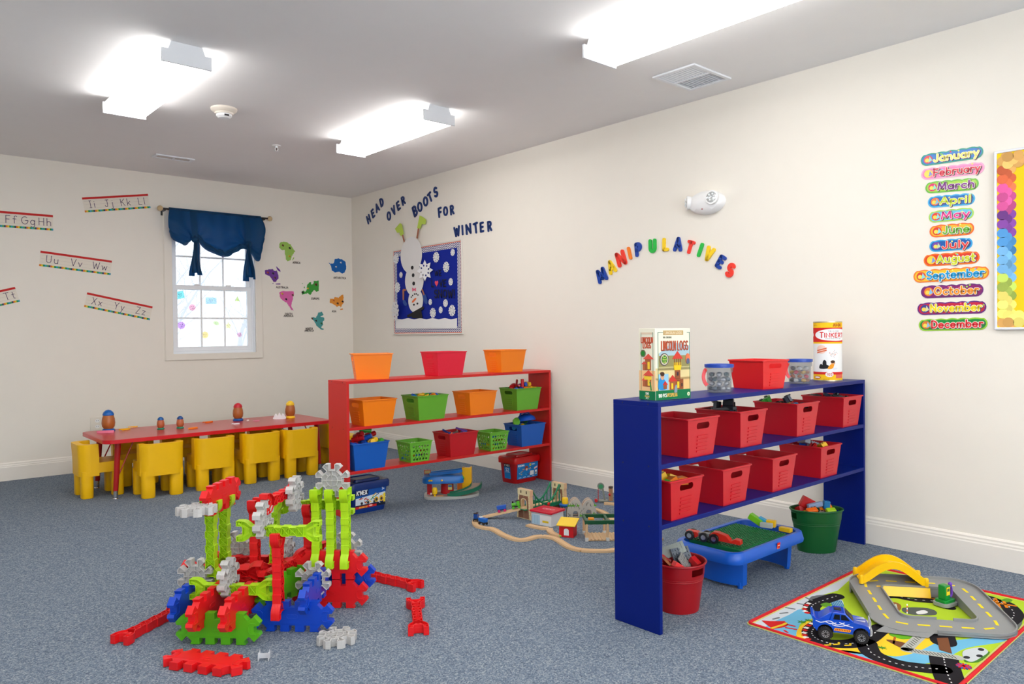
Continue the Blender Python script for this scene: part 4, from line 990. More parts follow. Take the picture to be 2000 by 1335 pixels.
BINS['top'] = (make_bin(RD3, 'bright red bin between the two lidded buckets on top of the blue shelf', T(-.955, BYF + .115, BT + .0006) @ RZ(PI / 2 - .12), (.20, .192, .138, .17, .155), 'bins on top of the blue shelf'), -.955)

# ================================================================== what lies in the bins
def block(m, s, M, stud=None):
    b = MB().box((0, 0, 0), s, m, M)
    return b
PIECES = {}
def soft(o, kind):
    if kind in ('wedge', 'stick'):
        b = o.modifiers.new('soft_edges', 'BEVEL'); b.width = .0015; b.segments = 2; b.limit_method = 'ANGLE'
def piece(kind, c, M, label, group, s=1.0):
    key = (kind, c)
    nm = {'tube': 'toy_tube', 'brick': 'toy_brick', 'rod': 'toy_rod', 'ring': 'toy_ring', 'stick': 'toy_stick', 'wedge': 'toy_block', 'car': 'toy_car', 'shell': 'toy_shell'}[kind]
    if key not in PIECES:
        p = plastic(c, .35); b = MB()
        if kind == 'tube': b.lathe([(.0155, -.04), (.0175, -.04), (.0175, .04), (.0155, .04)], p, 14); b.lathe([(.0175, -.006), (.0205, -.006), (.0205, .006), (.0175, .006)], p, 14)
        elif kind == 'rod': b.cyl((0, 0, -.05), (0, 0, .05), .009, p, n=12)
        elif kind == 'stick': b.box((0, 0, 0), (.008, .014, .09), p)
        elif kind == 'ring': b.tube([(.018 * math.cos(2 * PI * i / 16), .018 * math.sin(2 * PI * i / 16), 0) for i in range(16)], .005, p, 7, closed=True)
        elif kind == 'brick':
            b.box((0, 0, 0), (.032, .064, .024), p)
            for i in (-1, 1):
                for j in (-1.5, -.5, .5, 1.5): b.cyl((i * .008, j * .016, .0115), (i * .008, j * .016, .0165), .0048, p, n=10)
        elif kind == 'wedge': b.prism([(-.028, -.02), (.028, -.02), (.018, .022), (-.018, .022)], -.015, .015, p)
        elif kind == 'car': b.prism([(-.035, -.008), (.035, -.008), (.033, .004), (.014, .007), (.006, .018), (-.018, .018), (-.026, .006), (-.035, .004)], -.015, .015, p); [b.cyl((x, -.01, z), (x, -.01, z + .008), .009, plastic((20, 20, 22)), n=12) for x in (-.02, .02) for z in (-.019, .011)]
        elif kind == 'shell':
            b.lathe([(.062, 0), (.055, .022), (.03, .04), (0, .045)], p, 20); b.tube([(-.05, 0, .01), (-.03, 0, .05), (.03, 0, .05), (.05, 0, .01)], .006, p, 8)
        o = b.build(nm, smooth=40); PIECES[key] = o.data; soft(o, kind)
    else:
        o = PIECES[key][1].copy() if 0 else bpy.data.objects.new(nm, PIECES[key]); COL.objects.link(o); soft(o, kind)
    o.matrix_world = M @ SC(s); o['label'] = label; o['category'] = 'toy'; o['group'] = group
    return o
CN = {(198, 20, 28): 'red', (10, 80, 190): 'blue', (240, 190, 20): 'yellow', (250, 130, 20): 'orange', (60, 160, 50): 'green', (40, 42, 46): 'black', (150, 156, 166): 'grey', (236, 236, 236): 'white', (160, 100, 60): 'tan', (40, 130, 190): 'light blue', (110, 60, 160): 'purple', (150, 200, 40): 'lime', (90, 60, 45): 'brown', (60, 70, 90): 'slate'}
cR, cB, cY, cO, cG, cK, cS, cW, cT, cL, cP, cM, cN, cD = CN.keys()
NMS = {'tube': 'toy tube', 'rod': 'toy peg', 'stick': 'toy stick', 'ring': 'toy ring', 'brick': 'toy brick', 'wedge': 'toy block', 'car': 'toy car', 'shell': 'toy dome with a hoop'}
from mathutils.bvhtree import BVHTree
def bvh_of(o, M):
    me = o.data; return BVHTree.FromPolygons([M @ v.co for v in me.vertices], [tuple(p.vertices) for p in me.polygons])
def fill(key, where, items, seed, z0, ex, ey, cols=4, lift=.012, flat=.35, s=1.0, deep=.0):
    """heap loose toys in a bin: each is lowered onto the pieces already there until it just clears them."""
    t, x = BINS[key]; heap(t.matrix_world, [bvh_of(c, t.matrix_world @ c.matrix_local) for c in t.children], where, items, seed, z0, ex, ey, cols, lift, flat, s)
def heap(B, walls, where, items, seed, z0, ex, ey, cols=4, lift=.012, flat=.35, s=1.0):
    R_ = random.Random(seed); A = B.to_euler().z; base = B.translation
    n = len(items); rows = math.ceil(n / cols); done = list(walls)
    for i, (kind, c) in enumerate(items):
        o = piece(kind, c, Matrix.Identity(4), '%s %s %s' % (CN[c], NMS[kind], where), 'loose toys ' + where, s); best = None
        for k in range(10):
            u = ((i % cols) + .5 + R_.uniform(-.3, .3)) / cols - .5; v = ((i // cols) + .5 + R_.uniform(-.3, .3)) / rows - .5
            Rm = RZ(R_.uniform(0, 2 * PI)) @ RX((PI / 2 if kind in ('tube', 'rod', 'stick') else 0) + R_.uniform(-flat, flat)) @ RY(R_.uniform(-flat, flat)) @ SC(s)
            for q in range(18):
                z = z0 + q * .006 - .01
                M = T(*base) @ RZ(A) @ T(u * ex, v * ey, z) @ Rm; bv = bvh_of(o, M)
                if not any(bv.overlap(d) for d in done):
                    if best is None or z < best[0]: best = (z, M, bv)
                    break
        if best is None: bpy.data.objects.remove(o); continue
        o.matrix_world = best[1]; done.append(best[2])
    return done
def colours(kind, cs, n, seed):
    R_ = random.Random(seed); return [(kind, R_.choice(cs)) for _ in range(n)]
fill('l1', 'heaped in the blue bin on the lowest red shelf', [('tube', c) for c in (cB, cB, cY, cG, cR, cR, cB, cY, cR, cR, cG, cR)], 1, .170, .20, .14, 4, .025, .5, 1.0)
fill('m2', 'in the green bin on the middle red shelf', [('ring', c) for c in (cY, cY, cO, cB, cL, cY, cG, cO, cB, cY, cY, cB)], 2, .176, .20, .14, 4, .016, .6, 1.0)
fill('m4', 'in the green bin by the wall', [('tube', cB), ('tube', cB), ('brick', cO), ('tube', cY), ('rod', cR), ('rod', cR), ('tube', cB), ('brick', cY), ('rod', cG), ('tube', cR), ('rod', cR), ('rod', cR)], 3, .168, .20, .14, 4, .02, .4)
q = BINS['m4'][0].matrix_world.translation; piece('rod', cR, T(q.x - .005, q.y - .03, q.z + .165), 'red toy peg standing upright in the green bin by the wall', 'loose toys in the green bin by the wall', 1.5)
fill('l3', 'in the dark red bin', [('stick', c) for c in (cO, cB, cR, cP, cL, cR, cB, cN, cO, cP)], 4, .165, .19, .13, 5, .016, .3)
fill('l5', 'in the blue bin at the wall', [('tube', c) for c in (cY, cG, cB, cL, cB, cG)], 5, .150, .18, .12, 3, .012, .5)
q = BINS['l5'][0].matrix_world.translation
piece('shell', cB, T(q.x + .01, q.y, q.z + .186) @ RX(-.2), 'blue toy dome with a hoop on top of the blue bin at the wall', None, 1.35)
tag(MB().prism(smooth2([(-.035, 0), (-.02, .03), (.02, .034), (.036, .01), (.02, -.02), (-.02, -.022)], 5), -.006, .006, plastic((96, 176, 40))).build('toy_paddle', None, T(q.x - .105, q.y - .02, q.z + .188) @ RX(1.1) @ RZ(.3), bevel=.002), 'green toy paddle poking over the corner of the blue bin at the wall', 'toy')
for k, sd in (('k801', 6), ('k958', 7)): fill(k, 'inside the %s green basket' % ('middle' if sd == 6 else 'farther'), [('tube', c) for c in (cY, cB, cR, cL, cG, cB)], sd, .045, .11, .09, 3, .02, .6, .9)
fill('n2', 'in the second red bin on the upper blue shelf', [('stick', cK), ('car', cK), ('stick', cD), ('car', cD), ('stick', cK), ('car', cK)], 8, .150, .16, .14, 3, .012, .3, 1.2)
q = BINS['n2'][0].matrix_world.translation; piece('car', cK, T(q.x + .01, q.y + .02, q.z + .184) @ RZ(.5) @ RX(PI / 2) @ RZ(.25), 'big black toy car on top of the second red bin, upper blue shelf', None, 1.5)
fill('n3', 'in the third red bin on the upper blue shelf', [('ring', c) for c in (cD, cL, cR, cN, cG, cY, cK, cT, cO, cD, cL, cR)] + [('car', c) for c in (cT, cD, cN, cG)], 9, .152, .17, .15, 4, .014, .6)
fill('n4', 'in the red bin by the wall on the upper blue shelf', [('car', cK), ('car', cD), ('stick', cK), ('car', cK)], 10, .150, .15, .12, 2, .01, .5, 1.3)
fill('o1', 'in the red bin of blocks', [('wedge', c) for c in (cO, cY, cY, cO, cY, cO, cG, cY, cY)], 11, .150, .16, .14, 3, .014, .5, 1.0)
fill('o4', 'in the red bin of bricks', [('brick', c) for c in (cY, cS, cB, cR, cS, cY)], 12, .158, .15, .13, 3, .016, .5)
# ================================================================== on top of the blue shelf
def tri_roof(a, x, y, w_, h_, c, l): a.poly([(x - w_ / 2, y), (x + w_ / 2, y), (x, y + h_)], c, l)
def log_tower(a, x, y, s, l):
    # log-cabin tower drawing: logs, yellow gallery, red roofs
    LG = (150, 84, 50)
    a.poly(rect(x - .9 * s, y, 1.8 * s, 4.6 * s), LG, l)
    for i in range(9): a.poly(rect(x - .9 * s, y + i * .5 * s, 1.8 * s, .07 * s), (110, 58, 36), l + 1)
    a.poly(rect(x - .3 * s, y + 3.2 * s, .6 * s, .8 * s), (60, 44, 60), l + 1)
    a.poly([(x - 1.1 * s, y + 4.5 * s), (x + 1.1 * s, y + 4.5 * s), (x + 1.3 * s, y + 5.6 * s), (x - 1.3 * s, y + 5.6 * s)], (240, 200, 40), l + 1)
    for i in range(5): a.poly(rect(x + (-1.2 + i * .52) * s, y + 5.5 * s, .32 * s, .8 * s), (238, 196, 40), l + 1)
    for i in (-1, -.3, .4, 1): a.poly(rect(x + i * s - .08 * s, y + 5.6 * s, .14 * s, 1.6 * s), LG, l + 2)
    tri_roof(a, x, y + 7.1 * s, 3.6 * s, 1.8 * s, (214, 66, 56), l + 2)
    a.poly(rect(x - 2.6 * s, y, 1.9 * s, 2.0 * s), (164, 92, 54), l + 2); tri_roof(a, x - 1.7 * s, y + 1.9 * s, 2.9 * s, 1.5 * s, (208, 60, 50), l + 3)
    a.poly(rect(x - 2.2 * s, y + .2 * s, .6 * s, 1.3 * s), (244, 206, 40), l + 3); a.poly(rect(x - .2 * s, y + .3 * s, .7 * s, 1.5 * s), (244, 206, 40), l + 2)
    a.poly(rect(x + .9 * s, y, 1.0 * s, 2.4 * s), (146, 80, 48), l + 1); a.poly(rect(x + 1.15 * s, y + .6 * s, .5 * s, .8 * s), (70, 50, 50), l + 2)
def toy_box():
    # footprint corner nearest the viewer, from where the box meets the shelf top
    c = Vector((-1.836, -5.664, BT + .0006)); r = Vector((.2085, -.022, 0)).normalized(); W, D, Hh = .208, .092, .292
    n = Vector((-r.y, r.x, 0))
    t = thing('toy_carton', 'tall carton of toy logs standing on the near end of the blue shelf', 'carton', frame(c, r, n))
    CR_ = mat((236, 232, 212), rough=.35)
    MB().box((W / 2, D / 2, Hh / 2), (W, D, Hh), CR_).build('carton', t, bevel=.0015)
    GRE, LGR, ORB = (16, 120, 72), (206, 200, 160), (240, 184, 120)
    # front print
    a = Art(.00025); F = frame((0, -.0001, 0), (1, 0, 0), (0, 0, 1))
    a.poly(rect(.001, .03, W - .002, .06), (240, 192, 128), 1).poly(rect(.001, .08, W - .002, .05), (226, 206, 150), 1).poly(rect(.018, .12, W - .02, .07), (196, 186, 132), 1)
    a.poly([(.02, .19), (.1, .235), (W - .004, .22), (W - .004, .17), (.02, .17)], (170, 196, 206), 2).poly(rect(.02, .135, W - .024, .045), (150, 142, 92), 3)
    a.poly(rect(.001, .001, W - .002, .038), GRE, 4)
    for q in (rect(.014, .04, .002, .236), rect(.014, .274, .03, .002), rect(W - .006, .04, .002, .236), rect(W - .02, .274, .016, .002)): a.poly(q, (40, 110, 90), 4)
    a.poly(rect(.046, .264, .118, .019), (196, 164, 110), 5).text('LINCOLN LOGS', .105, .269, .009, .0016, (236, 220, 190), 6, anchor=.5, fit=.1)
    a.text('THE ORIGINAL', .07, .252, .006, .001, (150, 150, 130), 6, anchor=.5)
    for (s, x0, f) in (('LINCOLN', .033, .084), ('LOGS', .128, .064)):
        a.text(s, x0 + .001, .203 - .001, .036, .0048, (110, 50, 36), 7, fit=f); a.text(s, x0, .203, .036, .0036, (196, 88, 56), 8, fit=f)
    log_tower(a, .128, .04, .0177, 9)
    a.poly(ell(.05, .165, .026), (96, 88, 84), 9).poly(ell(.05, .165, .022), (210, 200, 180), 10).poly(ell(.05, .165, .017), (30, 120, 44), 11)
    for i, s in enumerate(('Real', 'Wood', 'Logs')): a.text(s, .05, .171 - .0095 * i, .0075, .0012, (210, 220, 110), 12, anchor=.5)
    a.poly(ell(W - .018, .165, .013, .022), (226, 120, 80), 13).poly(ell(W - .018, .155, .010, .012), (90, 100, 130), 14)
    # child in blue looking at a small log house
    a.poly(rect(.016, .04, .056, .066), (150, 200, 226), 13).poly(smooth2([(.016, .045), (.018, .085), (.035, .09), (.055, .075), (.06, .045)], 4), (44, 140, 206), 14).poly(ell(.036, .096, .011, .014), (214, 160, 124), 15).poly(ell(.036, .106, .012, .009), (70, 46, 34), 16)
    tri_roof(a, .052, .062, .03, .016, (200, 50, 48), 17); a.poly(rect(.042, .045, .02, .018), (150, 84, 50), 16)
    a.poly(smooth2([(.106, .03), (.112, .055), (.12, .058), (.122, .03)], 4), (140, 160, 170), 17)
    a.text('100 PCS', .016, .012, .013, .0026, (250, 250, 240), 6, fit=.047).text('/PCS/PIEZAS', .066, .012, .013, .0022, (240, 190, 90), 6, fit=.06).poly(ell(W - .014, .018, .008), (236, 240, 200), 6).text('3+', W - .014, .0145, .007, .001, (30, 110, 60), 7, anchor=.5)
    a.build('front_print', t, F)
    b = Art(.00025); G = frame((-.0001, D, 0), (0, -1, 0), (0, 0, 1))
    b.poly(rect(.001, .03, D - .002, .09), (244, 196, 140), 1).poly(rect(.001, .001, D - .002, .036), GRE, 3)
    for q in (rect(.012, .04, .0018, .235), rect(D - .014, .04, .0018, .235), rect(.012, .274, D - .026, .0018)): b.poly(q, (40, 110, 90), 3)
    b.poly(rect(.014, .268, D - .03, .008), (226, 206, 180), 4)
    b.text('LINCOLN', D / 2, .234, .021, .004, (196, 84, 56), 5, fit=.066, anchor=.5).text('LOGS', D / 2, .212, .021, .004, (196, 84, 56), 5, fit=.044, anchor=.5)
    b.poly(ell(.024, .19, .015), (120, 110, 90), 5).poly(ell(.024, .19, .011), (40, 130, 50), 6)
    for (y, s, yel) in ((.122, .0072, False), (.055, .0072, True)):
        b.poly(rect(.036, y, .032, .046), (170, 96, 60), 6); tri_roof(b, .054, y + .045, .06, .022, (222, 84, 70), 7); b.poly(rect(.05, y + .004, .012, .03), (246, 204, 60), 7)
        b.poly(rect(.022, y, .018, .024), (182, 104, 66), 6); tri_roof(b, .03, y + .024, .03, .012, (222, 84, 70), 7)
        if yel: b.poly(rect(.03, y + .028, .04, .014), (244, 204, 60), 8)
    b.poly([(.066, .04), (.072, .04), (.066, .075), (.06, .075)], (60, 140, 70), 8)
    b.text('100', D / 2, .022, .009, .0018, (250, 250, 240), 5, anchor=.5).text('PIEZAS', D / 2, .012, .006, .0012, (240, 200, 110), 5, anchor=.5).text('PCS', D / 2, .004, .006, .001, (250, 250, 240), 5, anchor=.5)
    b.build('side_print', t, G)
toy_box()
def clear_plastic():
    m = bpy.data.materials.new('clear_plastic'); m.use_nodes = True; nt = m.node_tree
    for n in list(nt.nodes):
        if n.type == 'BSDF_PRINCIPLED': nt.nodes.remove(n)
    tr = nt.nodes.new('ShaderNodeBsdfTransparent'); tr.inputs[0].default_value = (.86, .87, .88, 1)
    df = nt.nodes.new('ShaderNodeBsdfPrincipled'); df.inputs['Base Color'].default_value = (.62, .64, .66, 1); df.inputs['Roughness'].default_value = .15
    mx = nt.nodes.new('ShaderNodeMixShader'); mx.inputs[0].default_value = .12
    nt.links.new(tr.outputs[0], mx.inputs[1]); nt.links.new(df.outputs[0], mx.inputs[2]); nt.links.new(mx.outputs[0], nt.nodes['Material Output'].inputs[0])
    return m
CLEAR = clear_plastic()
def bucket(x, y, label, seed, where, balls):
    M = T(x, y, BT + .0006); t = thing('clear_bucket', label, 'bucket', M, 'lidded clear buckets'); r, h = .058, .128
    MB().lathe([(0, .001), (r * .9, .001), (r * .93, .004), (r * .97, h * .7), (r * 1.06, h * .72), (r * 1.08, h - .012), (r * 1.04, h - .012), (r * 1.02, h * .74), (r * .94, h * .7), (r * .9, .006), (0, .004)], CLEAR, 36).build('bucket_body', t)
    MB().lathe([(0, h - .004), (r * 1.02, h - .004), (r * 1.05, h), (r * 1.12, h), (r * 1.13, h - .004), (r * 1.12, h - .014), (r * 1.09, h - .014), (r * 1.08, h - .008), (0, h - .009)], plastic((10, 66, 168)), 36).build('lid', t)
    a0 = math.radians(200)
    pts = [(r * 1.10, 0, h - .022), (r * 1.22, .0, h - .03), (r * 1.36, .004, h - .055), (r * 1.3, .008, h - .08), (r * 1.12, .012, h - .095)]
    hd = MB(); pts = smooth2([Vector(p) for p in pts], 4, False); hd.sweep(pts, [(-.008, -.0015), (.008, -.0015), (.008, .0015), (-.008, .0015)], plastic((214, 24, 34)), up=(0, 1, 0)); hd.cyl((r * 1.06, 0, h - .026), (r * 1.16, 0, h - .026), .006, plastic((236, 90, 80)))
    hd.build('handle', t, RZ(math.radians(150)))
    R_ = random.Random(seed); k = 0
    for lay in range(4):
        for i in range(7):
            a = 2 * PI * (i + .5 * (lay % 2)) / 6; rr = .037 if i < 6 else 0.0
            c = R_.choice(balls); q = (rr * math.cos(a), rr * math.sin(a), .018 + lay * .021)
            o = MB().ball((0, 0, 0), (.0125, .0125, .0095), mat(c, rough=.25, metal=.6 if c == (214, 216, 220) else 0.0), n=12, k=8).build('counter_piece', None, M @ T(*q) @ RX(R_.uniform(-.5, .5)))
            nm = {(214, 216, 220): 'silver ball', (96, 112, 124): 'dark blue-grey piece', (70, 96, 100): 'dark green-grey piece', (226, 60, 84): 'red piece', (240, 190, 60): 'yellow piece', (240, 240, 236): 'white piece', (70, 110, 150): 'blue piece', (196, 120, 70): 'tan piece', (90, 90, 90): 'grey piece'}[c]
            tag(o, nm + ' seen through the clear bucket ' + where, 'toy', 'pieces in the clear bucket ' + where)
q = hit(1405, 769, 2, BT); bucket(-1.30, -5.61, 'clear lidded bucket of silver balls beside the carton', 1, 'beside the carton', [(214, 216, 220), (96, 112, 124), (70, 96, 100)])
bucket(-.55, -5.605, 'clear lidded bucket of bright pieces beside the printed tube', 2, 'beside the printed tube', [(226, 60, 84), (240, 190, 60), (240, 240, 236), (70, 110, 150), (196, 120, 70), (90, 90, 90)])
def canister():
    r, h = .0735, .325; M = T(-.225, -5.60, BT + .0006) @ RZ(math.atan2(-7.546 + 5.60, -4.27 + .225) - .05)      # local +x faces the viewer
    t = thing('toy_canister', 'tall cardboard canister with yellow and red print at the wall end of the blue shelf', 'canister', M)
    WHT = mat((240, 240, 240), rough=.25); TIN = mat((200, 190, 160), rough=.3, metal=.8)
    MB().lathe([(r, .003), (r, h - .003)], WHT, 48).build('canister_wall', t)
    MB().lathe([(r + .0015, 0), (r + .0015, .006), (r, .006)], TIN, 48).lathe([(r, h - .006), (r + .0015, h - .006), (r + .0015, h), (r - .003, h), (r - .004, h - .004), (0, h - .004)], TIN, 48).build('tin_rim', t)
    P = MB()
    def wrap(pts, c, lay):
        # wrap 2-D print (u along the wall, v up) around the canister, finely cut
        rr = r + .0003 * lay; m = MB(); m.prism(pts, 0, 0, paper(c)); bm = bmesh.new(); vs = [bm.verts.new(v) for v in m.v]
        for f in m.f:
            try: bm.faces.new([vs[i] for i in f])
            except ValueError: pass
        bmesh.ops.triangulate(bm, faces=bm.faces)
        for _ in range(6):
            es = [e for e in bm.edges if abs(e.verts[0].co.x - e.verts[1].co.x) > .012]
            if not es: break
            bmesh.ops.subdivide_edges(bm, edges=es, cuts=1); bmesh.ops.triangulate(bm, faces=bm.faces)
        bm.verts.index_update()
        P.add([(rr * math.cos(v.co.x / r), rr * math.sin(v.co.x / r), v.co.y) for v in bm.verts], [[v.index for v in f.verts] for f in bm.faces], paper(c)); bm.free()
    def wtext(s, x, y, h_, wd, c, lay, fit=None, anchor=0):
        W = text_w(s) * h_; sx = fit / W if fit else 1; X = x - (fit or W) * anchor
        for ch in s:
            for st in GL[ch][1]: wrap(ribbon([(X + p[0] * h_ * sx, y + p[1] * h_) for p in st], wd), c, lay)
            X += (GL[ch][0] + .16) * h_ * sx
    U = PI * r * .98
    RDc, YLc = (214, 40, 36), (252, 200, 30)
    wrap(rect(-U, h - .034, 2 * U, .028), YLc, 1); wrap(rect(-U, h - .112, 2 * U, .078), RDc, 1); wrap(rect(-U, h - .121, 2 * U, .009), YLc, 1)
    wrap(rect(-U, .006, 2 * U, .03), YLc, 1); wrap(rect(-U, .036, 2 * U, .014), RDc, 1)
    wtext('JUMBO', .03, h - .027, .014, .0034, (176, 70, 30), 2, .056); wtext('AGES 3+', -.085, h - .024, .006, .001, (190, 130, 40), 2)
    wrap(ell(.048, h - .073, .118, .033, 36), (245, 245, 245), 2); wrap(ell(-.11, h - .073, .018, .012), (245, 245, 245), 2)
    wtext('T', -.036, h - .087, .0275, .006, RDc, 3); wtext('INKERTOY', -.013, h - .086, .022, .0046, RDc, 3, .16); wtext('THE CLASSIC', .036, h - .056, .0055, .001, (110, 110, 110), 3, .06, .5); wtext('CONSTRUCTION SET', .036, h - .096, .005, .001, (120, 110, 110), 3, .09, .5)
    wrap(ell(-.03, h - .152, .026, .024, 20), (244, 206, 190), 2)
    for k_ in (0, 1): wrap([(-.056, h - .163 - .011 * k_), (-.054, h - .156 - .011 * k_), (.0, h - .142 - .011 * k_), (-.002, h - .149 - .011 * k_)], (224, 110, 70), 3)
    R_ = random.Random(8)
    for i in range(26):
        x, y = .03 + R_.gauss(0, .014), h - .182 + R_.gauss(0, .008); a = R_.uniform(0, 6); wrap([(x, y), (x + .008 * math.cos(a), y + .008 * math.sin(a)), (x + .008 * math.cos(a) - .002 * math.sin(a), y + .008 * math.sin(a) + .002 * math.cos(a))], R_.choice([(214, 60, 60), (226, 150, 60), (120, 60, 70)]), 2)
    wrap(smooth2([(-.038, .068), (-.04, .085), (-.03, .095), (-.024, .088), (-.022, .105), (-.014, .116), (-.004, .108), (-.002, .09), (.008, .085), (.006, .07)], 4), (34, 34, 38), 2)
    wrap(smooth2([(.004, .067), (.01, .083), (.024, .095), (.036, .092), (.034, .08), (.026, .068)], 4), (244, 160, 40), 3); wrap(ell(.031, .099, .011, .009), (220, 160, 120), 3); wrap(ell(.029, .106, .0115, .008), (70, 44, 30), 4); wrap(smooth2([(.026, .07), (.036, .062), (.052, .066), (.056, .072), (.04, .074)], 4), (224, 226, 234), 4)
    wrap(ell(.012, .037, .021, .014), (246, 236, 236), 3); wtext('102', .012, .032, .012, .0026, (196, 60, 50), 4, .028, .5)
    wrap(ell(-.055, .02, .022, .008), (206, 40, 40), 3); wrap(ell(-.055, .02, .018, .0045), (250, 240, 230), 4); wrap(rect(.046, .016, .05, .02), (226, 110, 90), 3)
    wtext('BUILDING SET', -.02, .009, .004, .0008, (190, 150, 40), 3)
    P.build('label_print', t, smooth=0, fix=False)
canister()

# ================================================================== lidded tubs on the floor
def tub(c, cl, label, M, L, W, Hh, front, side):
    t = thing('toy_tub', label, 'tub', M)
    body = plastic(c, .35)
    rings = []
    for z, s in ((.0006, .86), (.02, .885), (Hh * .8, .97)): rings.append([(x, y, z) for x, y in rrect(-L / 2 * s, -W / 2 * s, L * s, W * s, .035, 5)])
    MB().loft(rings, body).build('tub_body', t, smooth=40)
    lid = MB(); z0 = Hh * .74
    rings = []
    for z, s in ((z0, 1.02), (z0 + .035, 1.03), (z0 + .045, 1.0), (z0 + .05, .97)): rings.append([(x, y, z) for x, y in rrect(-L / 2 * s - .004, -W / 2 * s - .004, L * s + .008, W * s + .008, .03, 5)])
    lid.loft(rings, plastic(cl, .32)); lo = lid.build('lid', t, smooth=40)
    MB().loft([[(x, y, z0 + .05 + dz) for x, y in rrect(-L * .33 * s, -W * .33 * s, L * .66 * s, W * .66 * s, .02, 4)] for dz, s in ((0, 1.04), (.014, 1.0), (.016, .95), (.010, .9))], plastic(cl, .3)).build('lid_handle_recess', lo, smooth=40)
    # labels follow the slope of the wall
    th = math.atan2((.97 - .885) * W / 2, Hh * .8 - .02)
    front.build('front_label', t, T(0, -W / 2 * .902 - .0012, .035) @ RX(PI / 2 + th))
    if side:
        th2 = math.atan2((.97 - .885) * L / 2, Hh * .8 - .02)
        side.build('side_label', t, T(-L / 2 * .902 - .0012, 0, .035) @ RZ(-PI / 2) @ RX(PI / 2 + th2))
def knex_front(w_, h_, base, dark, seed):
    a = Art(.0003); R_ = random.Random(seed)
    a.poly(rect(-w_ / 2, 0, w_, h_), base, 1)
    return a
# blue tub
w_, h_ = .235, .128
a = Art(.0003); R_ = random.Random(3)
a.poly(rect(-w_ / 2, 0, w_, h_), (24, 84, 170), 1).poly([(-w_ / 2, .02), (w_ / 2, .03), (w_ / 2, .09), (-w_ / 2, .07)], (214, 226, 236), 2).poly(rect(-w_ / 2, 0, w_, .024), (24, 30, 50), 3).poly(rect(-w_ / 2, 0, w_ * .7, .016), (206, 36, 34), 4)
for i in range(26):
    x, y = R_.uniform(-w_ * .42, w_ * .42), R_.uniform(.028, .078); c = R_.choice([(236, 190, 40), (60, 150, 70), (200, 60, 40), (60, 70, 90), (240, 240, 240)]); an = R_.uniform(-.8, .8); l = R_.uniform(.012, .03)
    a.stroke([(x, y), (x + l * math.cos(an), y + l * math.sin(an))], .005, c, 5 + i % 4)
for x in (.045, .085): a.poly(ell(x, .045, .016, .018), (230, 180, 40), 9).poly(ell(x, .045, .009, .01), (60, 60, 70), 10)
for i in range(3): a.poly(ell(-.07 + .05 * i, .034, .009), (50, 50, 56), 9)
a.poly(rect(-w_ / 2, .088, .098, .038), (12, 20, 60), 4).text("K'NEX", -w_ / 2 + .007, .094, .026, .0062, (246, 246, 246), 6, fit=.08).text('7+', w_ / 2 - .03, .105, .016, .003, (230, 236, 250), 6).poly(ell(.0, .012, .02, .009), (214, 40, 40), 9).poly(ell(0, .012, .014, .005), (240, 200, 190), 10).poly(rect(w_ / 2 - .016, .02, .014, .06), (240, 214, 50), 9)
a.text('BUILDING SET', -.09, .004, .008, .0016, (250, 220, 90), 6)
b = Art(.0003).poly(rect(-.05, 0, .1, .12), (24, 84, 170), 1).text("K'NEX", -.04, .085, .018, .004, (246, 246, 246), 3, fit=.08)
P = on_floor(690, 1011); P2 = on_floor(752, 996)
tub((8, 50, 128), (6, 44, 112), 'blue lidded toy tub with a picture label under the free end of the red shelf', T(-1.652, -3.022, 0) @ RZ(.04), .30, .21, .215, a, b)
a = Art(.0003); w_, h_ = .235, .122
a.poly(rect(-w_ / 2, 0, w_, h_), (28, 124, 196), 1).text('BUILDING', -w_ / 2 + .008, .1, .013, .003, (240, 246, 250), 3, fit=.07)
for i in range(16):
    x, y = R_.uniform(-w_ * .42, w_ * .2), R_.uniform(.02, .09); c = R_.choice([(180, 80, 60), (60, 60, 80), (230, 190, 60), (230, 230, 235), (90, 190, 230)]); an = R_.uniform(-.8, .8); l = R_.uniform(.008, .02)
    a.stroke([(x, y), (x + l * math.cos(an), y + l * math.sin(an))], .004, c, 3 + i % 4)
a.poly(ell(-.015, .085, .018, .014), (150, 70, 60), 6).poly(ell(-.012, .07, .01), (230, 190, 160), 7).poly(rect(.02, .094, .018, .018), (240, 220, 60), 4).text('52', .024, .098, .01, .002, (60, 70, 60), 5).text('EXPERT', .045, .1, .008, .0015, (220, 236, 250), 4)
a.poly([(.075, .06), (.11, .072), (.11, .086), (.075, .074)], (240, 200, 200), 4).poly(rect(.03, .018, .042, .035), (226, 230, 234), 4).poly(rect(.085, .018, .022, .035), (230, 236, 236), 4).poly(rect(.089, .022, .014, .016), (90, 110, 90), 5)
for i in range(4): a.poly(rect(-.1 + .05 * i, .008, .03, .004), (210, 226, 240), 3)
b = Art(.0003).poly(rect(-.035, 0, .07, .12), (28, 124, 196), 1).poly(rect(-.035, .095, .07, .025), (24, 24, 30), 2).text("K'NEX", -.03, .1, .015, .003, (240, 240, 240), 3, fit=.06).text('52', 0, .06, .026, .005, (220, 236, 250), 3, anchor=.5).poly(rect(-.03, .05, .06, .002), (200, 226, 246), 3)
tub((176, 8, 16), (196, 6, 12), 'red lidded toy tub with a blue label under the wall end of the red shelf', T(-.205, -3.02, 0) @ RZ(.05), .285, .20, .215, a, b)
